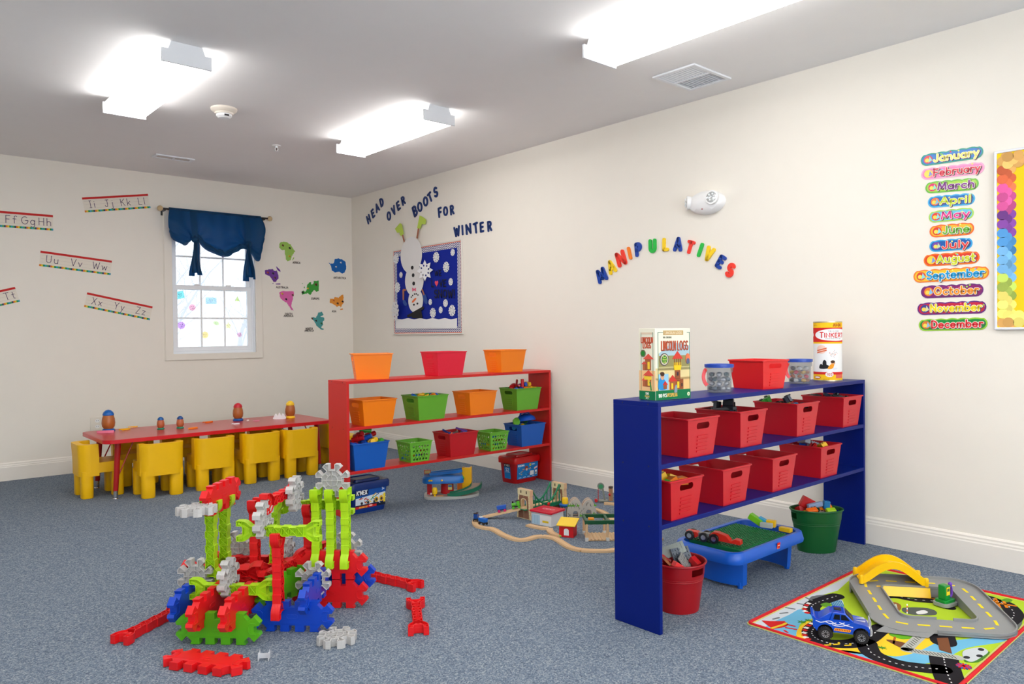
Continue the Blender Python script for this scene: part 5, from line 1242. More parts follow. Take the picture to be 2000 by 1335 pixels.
# ================================================================== the big construction toy on the carpet
E1 = Vector((.70711, -.70711, 0)); E2 = Vector((.70711, .70711, 0)); EZ = Vector((0, 0, 1)); D0 = -5.522
def W3(s, d, z): return E1 * s + E2 * (D0 + d) + EZ * z
def at(px, py, d):
    r = ray(px, py); P = CAM + r * ((D0 + d - CAM.dot(E2)) / r.dot(E2)); return P.dot(E1), d, P.z
def inset(P, d):
    A = sum(P[i][0] * P[(i + 1) % len(P)][1] - P[(i + 1) % len(P)][0] * P[i][1] for i in range(len(P))); P = [Vector(p) for p in (P if A > 0 else P[::-1])]; o = []
    for i in range(len(P)):
        a = (P[i] - P[i - 1]).normalized(); b = (P[(i + 1) % len(P)] - P[i]).normalized(); na = Vector((-a.y, a.x)); nb = Vector((-b.y, b.x))
        n = na + nb; k = n.length_squared
        o.append(tuple(P[i] + (n * (2 * d / k) if k > .3 else na * d)))
    return o
PT = .028                                     # thickness of the plates
def plate_outline():
    q = []
    for c in (-.0915, -.0305, .0305): q += [(c - .0185, .061), (c + .0185, .061), (c + .0185, .036), (c + .061 - .0185, .036)]
    q = q[0:0]
    top = []
    for c in (-.0305, .0305): top += [(c - .0185, .036), (c - .0185, .061), (c + .0185, .061), (c + .0185, .036)]
    right = [(.073, .036), (.073, .061), (.111, .061), (.104, .049), (.121, .031), (.127, .031), (.144, .050), (.1685, .025), (.164, .013), (.1445, .0115)]
    up = [(-x, y) for x, y in reversed(right)] + top + right
    return up + [(x, -y) for x, y in reversed(up)]
PLATE = plate_outline()
def gear_outline(R_=.073, w_=.0125, dp=.027):
    o = []; hs = R_ * math.tan(PI / 8)
    for k in range(8):
        a = k * PI / 4; c, s = math.cos(a), math.sin(a)
        for x, y in ((R_, -hs), (R_, -w_), (R_ - dp, -w_), (R_ - dp, w_), (R_, w_)): o.append((x * c - y * s, x * s + y * c))
    return o
GEAR = gear_outline()
def bone_outline():
    h = []
    n = 7; L = .105
    for i in range(n):
        a, b = -L + 2 * L * i / n, -L + 2 * L * (i + 1) / n; w_ = .0205 if i % 2 == 0 else .0165
        h += [(a + .0008, w_), (b - .0008, w_)]
    fork = [(.112, .021), (.122, .030), (.133, .038), (.146, .0415), (.172, .0415), (.172, .020), (.150, .019), (.146, .012)]
    up = [(-x, y) for x, y in reversed(fork)] + h + fork
    return up + [(x, -y) for x, y in reversed(up)]
BONE = bone_outline()
_pm = {}
def piece_mesh(kind, c):
    if (kind, c) in _pm: return _pm[(kind, c)]
    m = plastic(c, .38); b = MB(); t = PT
    if kind == 'plate':
        b.prism(PLATE, -t / 2, t / 2, m)
        for s in (-1, 1):
            for z in (-1, 1):
                z0, z1 = (t / 2 - .0005, t / 2 + .002) if z > 0 else (-t / 2 - .002, -t / 2 + .0005)
                b.stroke([(s * .150, .021), (s * .130, .021), (s * .122, .012), (s * .122, -.012), (s * .130, -.021), (s * .150, -.021)], .0045, z0, z1, m)
        for z in (t / 2, -t / 2): b.prism(rrect(-.024, -.009, .048, .018, .008), z - .001, z + .001, m, None, [rrect(-.021, -.006, .042, .012, .0055)])
    elif kind == 'gear':
        t = .032; b.prism(GEAR, -.003, .003, m); hole = inset(GEAR, .0034)
        for z0, z1 in ((.003, t / 2), (-t / 2, -.003)):
            b.prism(GEAR, z0, z1, m, None, [hole]); b.prism(ell(0, 0, .0265, n=28), z0, z1 - .001 * (z0 > 0) + 0, m, None, [ell(0, 0, .0235, n=28)])
            e = .001
            for a in (0, PI / 2): b.box((0, 0, (z0 + z1) / 2), (.096, .0022, abs(z1 - z0) - 2 * e), m, R=RZ(a))
            for k in range(4):
                a = PI / 4 + k * PI / 2; b.box((.036 * math.cos(a), .036 * math.sin(a), (z0 + z1) / 2), (.022, .0022, abs(z1 - z0) - 2 * e), m, R=RZ(a))
    else:
        t = .035; b.prism(BONE, -.006, .006, m); hole = inset(BONE, .0026)
        for z0, z1 in ((.006, t / 2), (-t / 2, -.006)):
            b.prism(BONE, z0, z1, m, None, [hole]); zc = (z0 + z1) / 2; dz = abs(z1 - z0) - .002
            for i in range(7):
                xc = -.105 + .03 * (i + .5); w_ = .0185 if i % 2 == 0 else .0145
                b.box((xc - .015, 0, zc), (.0018, 2 * w_, dz), m)
                for s in (-1, 1): b.bar((xc - .015, -s * w_, zc), (xc + .015, s * w_, zc), .0018, dz, m) if 0 else b.box((xc, 0, zc), (math.hypot(.03, 2 * w_), .0018, dz), m, R=RZ(s * math.atan2(2 * w_, .03)))
            for s in (-1, 1):
                b.box((s * .105, 0, zc), (.0018, .037, dz), m)
                for k in (-1, 1):
                    b.box((s * .148, k * .030, zc), (.0018, .020, dz), m); b.bar((s * .118, k * .006, zc), (s * .165, k * .032, zc), dz, .0018, m)
    o = b.build('x', smooth=30); me = o.data; bpy.data.objects.remove(o); _pm[(kind, c)] = me
    return me
OR = {'A': (E1, EZ), 'B': (E2, EZ), 'V1': (EZ, E1), 'V2': (EZ, E2), 'F': (E1, E2), 'N': (E1 * .25 + E2 * .97, EZ)}
NM = {'plate': ('toothed_plate', 'toothed plates of the construction toy', 'construction toy'), 'gear': ('toy_gear', 'gear wheels of the construction toy', 'construction toy'), 'bone': ('forked_rod', 'forked rods of the construction toy', 'construction toy')}
LIME, SGRN, SRED, SBLU, SGRY = (176, 222, 20), (84, 172, 18), (224, 18, 24), (4, 66, 190), (194, 192, 190)
def pc(kind, c, orient, pos, label, spin=0.0, tilt=0.0, M=None):
    n, g, cat = NM[kind]; me = piece_mesh(kind, c)
    o = bpy.data.objects.new(n, me); COL.objects.link(o)
    if M is None:
        r, u = OR[orient] if isinstance(orient, str) else orient
        M = frame(W3(*pos), r, u) @ RX(tilt) @ RZ(spin)
    o.matrix_world = M
    b = o.modifiers.new('soft_edges', 'BEVEL'); b.width = .0022 if kind == 'plate' else .0009; b.segments = 2; b.limit_method = 'ANGLE'; b.angle_limit = math.radians(50)
    return tag(o, label, cat, g)
P_, G_, B_ = 'plate', 'gear', 'bone'
pc(P_, SGRN, 'A', (.986, 0, .0627), 'green toothed plate standing on edge at the very front of the construction')
pc(P_, SRED, 'B', (.921, .056, .130), 'red toothed plate slotted across the green plate, on its outer side')
pc(P_, SRED, 'B', (1.046, .056, .130), 'red toothed plate slotted across the green plate, toward the blue plate')
pc(P_, SBLU, 'B', (.800, .15, .128), 'blue toothed plate outermost in the construction, beside the red rod on the floor')
pc(P_, SBLU, 'A', (1.232, .135, .0627), 'blue toothed plate standing on the carpet behind the small white connector')
pc(P_, SBLU, 'B', (1.293, .226, .136), 'blue toothed plate slotted crosswise into the standing blue plate')
pc(P_, SRED, 'A', (1.304, .40, .0627), 'red toothed plate standing on the carpet, lower of the stacked pair')
pc(P_, SRED, 'A', (1.304, .40, .190), 'red toothed plate stacked on another, under the three lime uprights')
pc(P_, SBLU, 'A', (1.325, .452, .124), 'blue toothed plate peeping out behind the stacked red plates')
for i, s in enumerate((1.246, 1.311, 1.377)):
    pc(B_, LIME, 'V2', (s, .40, .352), 'lime forked rod upright on the stacked red plates, %s of the three' % ('inner one', 'middle one', 'outer one')[i])
pc(B_, LIME, 'A', (1.183, .125, .410), 'lime forked rod lying level across the top of the front red upright')
pc(B_, LIME, 'A', (.985, .125, .172), 'low level lime forked rod across the two red plates')
pc(B_, SRED, 'V2', (1.184, .105, .238), 'tall red forked rod clipped upright to the blue plate in front')
pc(G_, SGRY, 'A', at(383, 1124, .20), 'grey gear wheel facing out behind the low lime rod')
pc(G_, SGRY, 'A', at(612, 1130, .28), 'grey gear wheel in front of the stacked red plates')
pc(G_, SGRY, 'A', at(650, 937, .42), 'grey gear wheel at the very top of the three lime uprights')
pc(G_, SGRY, 'B', at(446, 1126, .125), 'grey gear wheel threaded edgewise on the low lime rod')
pc(G_, SGRY, 'B', at(514, 1013, .125), 'grey gear wheel threaded edgewise on the upper lime rod')
pc(G_, SGRY, 'B', at(576, 963, .36), 'grey gear wheel standing edgewise at the end of the sloping red rod')
pc(G_, SGRY, 'F', at(384, 995, .08), 'grey gear wheel lying flat out in front of the high red plate', .12, -.02)
pc(G_, SGRY, 'A', at(468, 1068, .50), 'grey gear wheel at the back, seen between the lime uprights and a red one')
pc(G_, SGRY, 'A', at(676, 1070, .58), 'grey gear wheel at the back behind the three lime uprights')
pc(G_, SGRY, 'B', at(560, 1082, .50), 'grey gear wheel edgewise at the back behind the front red upright')
def upright(c, px, top, d, orient, label, tilt=0.0):
    s, _, z = at(px, top, d); pc(B_, c, orient, (s, d, z - .172), label, 0, tilt)
upright(LIME, 412, 976, .215, 'V1', 'lime forked rod upright under the high red plate, front one')
upright(LIME, 438, 966, .34, 'V1', 'lime forked rod upright under the high red plate, back one')
s0, _, z0 = at(432, 969, .275); pc(P_, SRED, 'B', (s0, .275, z0 + .004), 'red toothed plate held up high on two lime uprights')
upright(SRED, 602, 982, .45, 'V2', 'red forked rod upright behind the level lime rod')
upright(SRED, 497, 974, .36, 'V2', 'red forked rod upright behind the edgewise gear wheel')
upright(LIME, 536, 970, .40, 'V1', 'lime forked rod upright at the back under the sloping red rod')
pc(B_, SRED, (E2 * .98 + E1 * .05 + EZ * .0, EZ), at(549, 967, .30), 'red forked rod high up that runs back to a gear wheel')
pc(B_, LIME, 'A', at(618, 984, .47), 'lime forked rod level at the back behind the three uprights')
pc(B_, SRED, 'A', at(478, 1093, .47), 'red forked rod level at the back above the blue plate')
pc(P_, SBLU, 'A', at(487, 1116, .52), 'blue toothed plate at the back of the construction')
pc(B_, SRED, 'A', at(438, 1113, .26), 'red forked rod level inside the construction behind the gear wheels', 0, .5)
pc(B_, SRED, (E1 * .75 + E2 * .6 + EZ * .25, EZ), at(528, 1118, .33), 'red forked rod slanting inside the construction beside the front red upright')
pc(B_, SRED, (E1 * .7 + E2 * .7 + EZ * .1, EZ), at(572, 1095, .46), 'red forked rod slanting toward the stacked red plates')
pc(P_, SRED, 'B', at(487, 1124, .38), 'red toothed plate low inside the construction')
pc(P_, SGRN, (E2 * .9 + E1 * .44, EZ), at(560, 1140, .31), 'green toothed plate inside the construction beside the front red upright')
pc(P_, SRED, 'A', at(600, 1130, .44)[:2] + (.0627,), 'red toothed plate mostly hidden behind the grey gear wheel') if 0 else None
def flat(kind, c, a, b, z, label, L=None, roll=0.0):
    A = on_floor(*a, z); B = on_floor(*b, z); d = (B - A); C_ = (A + B) / 2
    return pc(kind, c, None, None, label, M=frame(C_, d, EZ.cross(d)) @ RX(roll))
flat(B_, SRED, (232, 1250), (352, 1188), .019, 'red forked rod lying on the carpet, running up to the blue plate')
flat(B_, SRED, (826, 1146), (704, 1119), .019, 'red forked rod lying on the carpet behind the stacked red plates')
flat(B_, SRED, (818, 1236), (811, 1170), .019, 'loose red forked rod lying by itself on the carpet')
flat(P_, SRED, (334, 1283), (474, 1302), .016, 'loose red toothed plate lying flat at the front of the carpet')
P = on_floor(658, 1238, .03); pc(G_, SGRY, None, None, 'loose grey-white gear wheel lying flat on the carpet', M=T(P.x, P.y, .0172) @ RZ(math.atan2(-.7071, .7071) + .12))
P = on_floor(516, 1288, 0); m = MB(); g = plastic((206, 208, 212))
m.box((0, 0, .016), (.036, .0025, .018), g)
for s in (-1, 1): m.prism([(-.014, 0), (-.009, .004), (.009, .004), (.014, 0), (.017, .006), (.012, .034), (.009, .026), (-.009, .026), (-.012, .034), (-.017, .006)], -.0012, .0012, g, T(s * .018, 0, 0) @ RZ(PI / 2) @ RX(PI / 2))
tag(m.build('plastic_connector', None, frame(P, E1, E2) @ RZ(.15), smooth=0), 'small white plastic connector alone on the carpet in front of the construction', 'connector')
# ================================================================== on the red table: plain egg toys and loose plastic bits
TZ = .4475
def egg_toy(px, py, h, base, cap, label, body=(176, 100, 44)):
    q = on_floor(px, py, TZ); t = thing('egg_toy', label, 'toy', T(q.x, q.y, TZ), 'egg toys on the red table'); r = h * .29
    MB().lathe([(r * .95, 0), (r * 1.0, h * .05), (r * .8, h * .13), (0, h * .14)], plastic(base), 24).build('round_base', t)
    MB().lathe([(0, h * .09), (r * .6, h * .11), (r * .92, h * .24), (r, h * .4), (r * .93, h * .6), (r * .72, h * .8), (r * .4, h * .92), (0, h * .96)], plastic(body), 28).build('egg_body', t)
    MB().lathe([(r * .82, h * .76), (r * .84, h * .8), (r * .72, h * .9), (r * .4, h * .99), (0, h * 1.02)], plastic(cap), 24).build('cap', t)
egg_toy(212, 842, .17, (8, 84, 170), (8, 96, 180), 'brown egg-shaped toy with a blue cap and a blue base')
egg_toy(314, 838, .10, (10, 130, 96), (14, 92, 160), 'small brown egg-shaped toy on a green base, nearer the chrome-footed table leg', (186, 100, 60))
egg_toy(352, 836, .10, (10, 130, 96), (12, 74, 140), 'small brown egg-shaped toy on a green base nearer the middle of the table', (186, 100, 60))
egg_toy(465, 821, .155, (10, 84, 166), (206, 30, 50), 'brown egg-shaped toy with a red cap on a blue base')
egg_toy(567, 816, .155, (250, 200, 30), (250, 206, 40), 'brown egg-shaped toy with a yellow cap on a yellow base')
def loose_bit(px, py, c, shape, label, s=1.0):
    q = on_floor(px, py, TZ); R_ = random.Random(int(px)); m = MB(); p = plastic(c)
    if shape == 'hand':
        m.prism(smooth2([(-.03, -.006), (-.01, -.008), (.005, -.014), (.03, -.010), (.018, 0), (.034, .006), (.012, .010), (-.01, .007), (-.03, .006)], 4), .0006, .012, p)
        m.tube([(-.028, 0, .006), (-.045, .004, .010), (-.055, .0, .006)], .0045, p, 8)
    elif shape == 'ear': m.prism(smooth2([(-.05, -.008), (0, -.016), (.05, -.01), (.045, .006), (.015, .014), (-.02, .008)], 5), .0006, .016, p)
    elif shape == 'hat': m.lathe([(.036, .0006), (.038, .006), (.024, .01), (.02, .028), (.012, .032), (0, .033)], p, 20)
    elif shape == 'wing': m.prism(smooth2([(-.04, -.01), (.04, -.01), (.038, .012), (.022, .03), (.012, .014), (0, .036), (-.012, .014), (-.024, .03), (-.038, .01)], 4), -.006, .006, p, T(0, 0, .0112) @ RX(PI / 2))
    elif shape == 'ball': m.ball((0, 0, .0135), (.017, .014, .013), p)
    o = m.build('plastic_toy_piece', None, T(q.x, q.y, TZ) @ RZ(R_.uniform(-.5, .5)) @ SC(s), bevel=.002 if shape in ('hand', 'ear', 'wing') else 0)
    tag(o, label, 'toy piece', 'loose pieces on the red table')
for q in ((206, 845, (240, 130, 160), 'ear', 'flat pink plastic piece near the free end of the table', 1.2), (246, 839, (248, 184, 20), 'hand', 'yellow plastic piece near the free end of the table', 1.1), (262, 834, (248, 184, 20), 'hand', 'second yellow plastic piece lying against the first', .8),
          (376, 837, (244, 130, 20), 'ear', 'orange plastic piece beside the small egg toys', .8), (408, 825, (244, 110, 20), 'hand', 'orange plastic piece in the middle of the table', 1.1), (462, 828, (240, 240, 244), 'hand', 'white plastic piece in front of the red-capped egg toy', .8),
          (484, 823, (244, 226, 222), 'ball', 'small round white plastic piece', .7), (502, 822, (236, 140, 170), 'hand', 'small pink plastic piece', .7), (546, 818, (244, 244, 248), 'wing', 'white scalloped plastic piece beside the yellow-capped egg toy', 1.25)): loose_bit(*q)

# ================================================================== toy garage
def garage():
    t = thing('toy_garage', 'colourful toy parking garage on the carpet under the red shelf', 'toy garage', T(-.955, -3.085, .0008) @ RZ(-.62))
    GY, BL, RD_, YE = plastic((178, 180, 176)), plastic((14, 108, 190)), plastic((186, 14, 24)), plastic((246, 186, 20))
    m = MB().prism(smooth2([(-.19, -.02), (-.17, -.11), (-.05, -.135), (.1, -.12), (.2, -.05), (.21, .06), (.12, .12), (-.06, .12), (-.17, .08)], 5), 0, .018, GY); m.build('base', t, bevel=.004)
    Art(.0004).poly(smooth2([(-.15, -.02), (-.1, -.09), (.02, -.09), (.03, 0), (-.06, .04), (-.13, .03)], 4), (150, 130, 124), 1).poly(rect(-.1, -.1, .05, .03), (226, 170, 110), 2).build('printed_floor', t, T(0, 0, .0185))
    r = [(-.01, -.06), (.06, -.075), (.13, -.06), (.185, -.01), (.20, .05)]
    cur = smooth2([(x, y, .02 + .055 * (i / 4) ** 1.1) for i, (x, y) in enumerate(r)], 6, False)
    MB().sweep(cur, [(-.035, -.008), (.035, -.008), (.035, .004), (-.035, .004)], plastic((158, 138, 128))).build('ramp', t)
    for s in (-1, 1): MB().sweep(cur, [(s * .037 - .004, -.012), (s * .037 + .004, -.012), (s * .037 + .004, .016), (s * .037 - .004, .016)], plastic((30, 110, 84))).build('ramp_rail', t)
    MB().box((.195, .075, .055), (.07, .045, .02), plastic((100, 80, 170)), R=RZ(.2)).build('ramp_top', t, bevel=.003)
    MB().box((-.15, .0, .06), (.036, .026, .09), RD_).build('column', t, bevel=.002); MB().cyl((-.02, .02, .016), (-.02, .02, .11), .05, RD_, .045, 24).build('round_column', t)
    Art(.0005).poly(rect(-.015, -.02, .03, .04), (210, 200, 120), 1).poly(rect(-.013, 0, .026, .014), (70, 120, 180), 2).build('poster', t, frame((-.0, -.031, .07), (1, 0, 0), (0, 0, 1)))
    roof = smooth2([(-.2, -.03), (-.16, -.075), (-.05, -.08), (.06, -.075), (.1, -.04), (.08, .06), (0, .1), (-.13, .085), (-.19, .04)], 5)
    m = MB().loft([[(x, y, .105) for x, y in roof], [(x * 1.01, y * 1.02, .14) for x, y in roof], [(x * .93, y * .9, .155) for x, y in roof]], BL); ro = m.build('roof', t, smooth=40)
    MB().sweep(smooth2([(-.15, .02, .158), (-.05, .035, .163), (.04, .02, .17), (.09, .03, .178)], 5, False), [(-.026, 0), (.026, 0), (.026, .004), (-.026, .004)], plastic((150, 156, 160))).build('roof_road', ro)
    for s in (-1, 1): MB().sweep(smooth2([(-.15, .02 + s * .03, .158), (-.05, .035 + s * .03, .165), (.04, .02 + s * .03, .174), (.09, .03 + s * .03, .18)], 5, False), [(-.005, -.008), (.005, -.008), (.005, .014), (-.005, .014)], BL).build('roof_rail', ro)
    for x, c in ((-.15, YE), (-.135, YE), (-.06, YE)): MB().ball((x, -.079, .13), (.009, .006, .007), c).build('headlamp', ro)
    for x, c in ((.035, (120, 20, 24)), (.062, (206, 170, 30)), (.088, (40, 150, 50))): MB().ball((x, -.062 + (x - .035) * .35, .138), (.017, .014, .015), plastic(c, .15)).build('signal_lamp', ro)
    MB().box((-.165, .045, .172), (.05, .012, .032), RD_).build('roof_sign', ro, bevel=.002); Art(.0005).poly(rect(-.021, -.011, .042, .022), (196, 170, 110), 1).build('sign_face', ro, frame((-.165, .0385, .173), (1, 0, 0), (0, 0, 1)))
    MB().prism([(-.035, -.03), (.035, -.03), (.035, .03), (.022, .03), (.022, -.018), (-.022, -.018), (-.022, .03), (-.035, .03)], .016, .2, YE, T(.13, .055, 0) @ RZ(-.2)).build('lift_tower', t, bevel=.004)
    MB().box((.13, .05, .18), (.05, .05, .028), plastic((20, 90, 160)), R=RZ(-.2)).build('lift_cabin', t, bevel=.003)
    MB().box((.08, .04, .055), (.05, .006, .075), plastic((230, 120, 20))).build('door_panel', t, bevel=.001)
    for i in range(4): MB().box((-.15 + .012 * i, -.055 + 0, .03), (.012, .006, .012), plastic((230, 40, 40) if i % 2 == 0 else (240, 240, 240))).build('barrier', t)
    MB().lathe([(.008, 0), (.008, .012), (.018, .02), (.02, .045), (.015, .062), (0, .066)], plastic((248, 200, 20)), 20, T(-.112, -.085, .017)).build('fuel_pump', t)
garage()

# ================================================================== wooden railway
WD = wood((226, 190, 146), .86, 10)
def track(pts, label, z=None):
    c = smooth2([tuple(p) for p in pts], 8, False); m = MB()
    sec = [(-.020, 0), (.020, 0), (.020, .012), (.0155, .012), (.0155, .0095), (.0105, .0095), (.0105, .012), (-.0105, .012), (-.0105, .0095), (-.0155, .0095), (-.0155, .012), (-.020, .012)]
    m.sweep(c, sec, WD); o = m.build('toy_train_track', None, smooth=40); tag(o, label, 'toy train track', 'wooden railway tracks')
def fl(px, py, z=.0125): q = on_floor(px, py, z); return (q.x, q.y, z - .0118)
loop = [(942, 1008), (931, 1013.5), (928, 1019), (934, 1025.5), (948, 1029), (960, 1030.5), (970, 1035), (982, 1042), (998, 1048.5), (1015, 1052), (1032, 1050), (1046, 1046), (1060, 1045), (1073, 1046.5), (1087, 1050.5), (1101, 1059.5), (1115, 1067), (1136, 1072), (1165, 1073), (1195, 1072), (1240, 1064), (1290, 1049)]
L_ = [fl(*q) for q in loop]
track(L_[0:5], 'curved wooden track piece where the blue engine turns'); track(L_[4:9], 'wavy wooden track piece after the blue engine'); track(L_[8:13], 'wavy wooden track piece in the middle of the front run'); track(L_[12:18], 'wooden track piece curving toward the blue shelf'); track(L_[17:], 'wooden track piece that passes behind the blue shelf panel')
BRY = -3.975; BX = -1.025; Bd = .072                                                      # bridge axis, front face, deck height
ramp = [fl(942, 1008), (-1.19, -3.93, .012), (-1.12, -3.965, .035), (BX + .0, BRY, .058)]
q0 = fl(942, 1008); track([q0, tuple(Vector(q0).lerp(Vector((BX, BRY, .0655)), .35)), tuple(Vector(q0).lerp(Vector((BX, BRY, .0655)), .7)), (BX + .03, BRY, .067)], 'wooden track piece climbing to the toy bridge')
track([fl(1031, 1023), fl(1045, 1026.5), fl(1060, 1029), fl(1071, 1029.5)], 'wooden track piece in front of the toy station'); track([fl(1073, 1030), fl(1075, 1036), fl(1082, 1041), fl(1093, 1045)], 'short curved wooden track piece beside the red toy house')
track([fl(1163, 993), fl(1175, 997), fl(1190, 1006), fl(1202, 1018)], 'wooden track piece behind the green toy crane bridge'); track([fl(1108, 985), fl(1120, 986), fl(1140, 988), fl(1163, 993)], 'wooden track piece leaving the toy mountain')
track([fl(1180, 981), fl(1192, 981.5), fl(1206, 983)], 'wooden track piece under the toy crane by the wall')
def bridge():
    FX = hit(1090, 985, 1, BRY).x; Ln = FX - BX
    t = thing('toy_bridge', 'toy suspension bridge with stone-print towers and green cables', 'toy bridge', T(BX, BRY, .0008))
    PB, BRK, GRN_ = (228, 214, 170), (140, 98, 78), plastic((8, 124, 84))
    side = wood((222, 184, 146), .85)
    for x, nm in ((0, 'tower'), (Ln, 'tower')):
        y1 = .068; top = .19
        prof = [(-y1, 0), (-.03, 0), (-.03, .052), (.03, .052), (.03, 0), (y1, 0), (y1 * .86, .08), (y1 * .8, .15), (y1 * .86, .155), (y1 * .86, top), (-y1 * .86, top), (-y1 * .86, .155), (-y1 * .8, .15), (-y1 * .86, .08)] if 0 else [(-y1, 0), (y1, 0), (y1 * .86, .08), (y1 * .8, .15), (y1 * .86, .155), (y1 * .86, top), (-y1 * .86, top), (-y1 * .86, .155), (-y1 * .8, .15), (-y1 * .86, .08)]
        arch = [(-.023, Bd - .004)] + [(.023, Bd - .004), (.023, .108)] + ell(0, .108, .023, .02, 8, 0, 180)
        M = frame((x + .012, 0, 0), (0, -1, 0), (0, 0, 1))
        tw = MB().prism(prof, -.014, .014, mat(PB, rough=.5), M, [arch], side=side).build(nm, t, bevel=.0015)
        a = Art(.0004); br = [(-y1 * .8, .004), (-.001, .004), (-.001, Bd - .012), (-.030, Bd - .012), (-.030, .108)] + ell(0, .108, .030, .026, 5, 180, 90) + [(-.001, .15), (-y1 * .66, .15), (-y1 * .7, .08)]
        a.poly(br, BRK, 1).poly([(-p, q) for p, q in br], BRK, 1)
        for i in range(16):
            z = .01 + i * .0088
            for s in (-1, 1): a.poly(rect(s * (y1 * .8 - .0005 * i) - .006, z, .012, .0045), PB if i % 2 else (210, 196, 150), 2)
        for s in (-1, 1): a.poly(rect(s * .026 - .004, .163, .008, .018), (60, 54, 44), 2)
        a.build('stone_print', tw, M @ T(0, 0, .0142))
    MB().box((Ln / 2, 0, Bd - .008), (Ln + .05, .075, .006), GRN_).build('deck', t, bevel=.001)
    MB().box((Ln / 2, 0, Bd - .001), (Ln + .04, .044, .008), WD).build('deck_track', t)
    for s in (-1, 1):
        y = s * .043; c = [(.03 + (Ln - .06) * i / 16, y, Bd + .012 + .105 * (2 * i / 16 - 1) ** 2) for i in range(17)]
        cb = MB().tube(c, .006, GRN_, 8); cb.box((Ln / 2, y, Bd - .006), (Ln - .03, .007, .022), GRN_)
        cb.build('cable', t)
        for i in range(0, 17, 2): MB().cyl((c[i][0], y, Bd - .006), c[i], .0036, GRN_, n=8).build('hanger', t)
    MB().ball((Ln * .56, -.05, Bd + .004), (.012, .006, .012), plastic((220, 40, 30))).build('badge', t)
    return FX
FX = bridge()
track([(FX + .02, BRY, .067), (FX + .10, BRY - .01, .035), (FX + .2, BRY - .04, .0008)], 'wooden track piece running down from the far bridge tower')
def building(P, ang, W, D, Hh, wall, roof, label, kind):
    t = thing('toy_building', label, 'toy building', T(P.x, P.y, .0008) @ RZ(ang))
    if kind == 'station':
        m = MB().box((W / 2, D / 2, Hh / 2), (W, D, Hh), mat(wall)); m.build('walls', t, bevel=.001)
        a = Art(.0004).poly(rect(.005, .004, W * .4, Hh * .75), (176, 206, 226), 1).poly(rect(W * .56, .02, W * .3, .012), (230, 200, 40), 2).poly(rect(.0, Hh - .012, W, .01), (190, 196, 204), 1)
        for i in range(3): a.poly(rect(.007 + .019 * i, .006, .002, Hh * .7), (130, 166, 196), 2)
        a.build('wall_print', t, frame((0, -.0003, 0), (1, 0, 0), (0, 0, 1)))
        r = MB().box((W / 2, D / 2, Hh + .006), (W + .016, D + .02, .012), plastic(roof)).build('roof', t, bevel=.002)
        b = Art(.0004)
        for i in range(3): b.mb.prism(ell(W * .38 + .028 * i, D / 2, .017, .013, 16), 0, .0005, paper((240, 190, 200)), None, [ell(W * .38 + .028 * i, D / 2, .0135, .0095, 16)])
        b.build('roof_emblem', r, T(0, 0, Hh + .0121))
    else:
        gab = [(0, 0), (W, 0), (W, Hh * .8), (W * .5, Hh), (0, Hh * .8)]
        MB().prism([(0, 0), (D, 0), (D, Hh), (0, Hh * .78)], 0, W, mat(wall), frame((0, 0, 0), (0, 1, 0), (0, 0, 1)), side=None).build('walls', t, bevel=.001)
        a = Art(.0004); a.poly([(W * .34, .012), (W * .68, .012), (W * .68, .04)] + ell(W * .51, .04, W * .17, .012, 8, 0, 180), (236, 238, 240), 1); a.build('door_print', t, frame((0, -.0003, 0), (1, 0, 0), (0, 0, 1)))
        MB().box((0, 0, 0), (W + .026, math.hypot(D, Hh * .22) + .026, .006), plastic(roof), R=RX(math.atan2(Hh * .22, D))).build('roof', t, T(W / 2, D / 2, Hh * .89 + .004), bevel=.001)
        MB().ball((.004, -.006, .006), (.011, .006, .008), plastic((120, 190, 40))).build('bush', t)
A = on_floor(1038, 1022); B = on_floor(1077, 1029.5); d = B - A
building(A, math.atan2(d.y, d.x), d.length, .13, .078, (232, 234, 238), (206, 24, 52), 'white toy station building with a red roof', 'station')
A = on_floor(1092, 1048); B = on_floor(1120, 1050.5); d = B - A
building(A, math.atan2(d.y, d.x), d.length, .075, .088, (206, 12, 24), (244, 204, 50), 'small red toy house with a yellow sloping roof', 'house')
P = on_floor(1104, 1006); t = thing('toy_water_tower', 'toy water tower with a yellow tank on a blue ring', 'toy water tower', T(P.x, P.y, .0008))
for i in range(4): a = PI / 4 + i * PI / 2; MB().cyl((.038 * math.cos(a), .038 * math.sin(a), 0), (.024 * math.cos(a), .024 * math.sin(a), .066), .006, plastic((120, 140, 160))).build('leg', t)
MB().lathe([(.036, .062), (.04, .066), (.04, .074), (.036, .078), (0, .078)], plastic((10, 92, 170)), 24).build('ring', t); MB().lathe([(.02, .078), (.02, .112), (.018, .116), (0, .117)], plastic((246, 200, 20)), 20).build('tank', t)
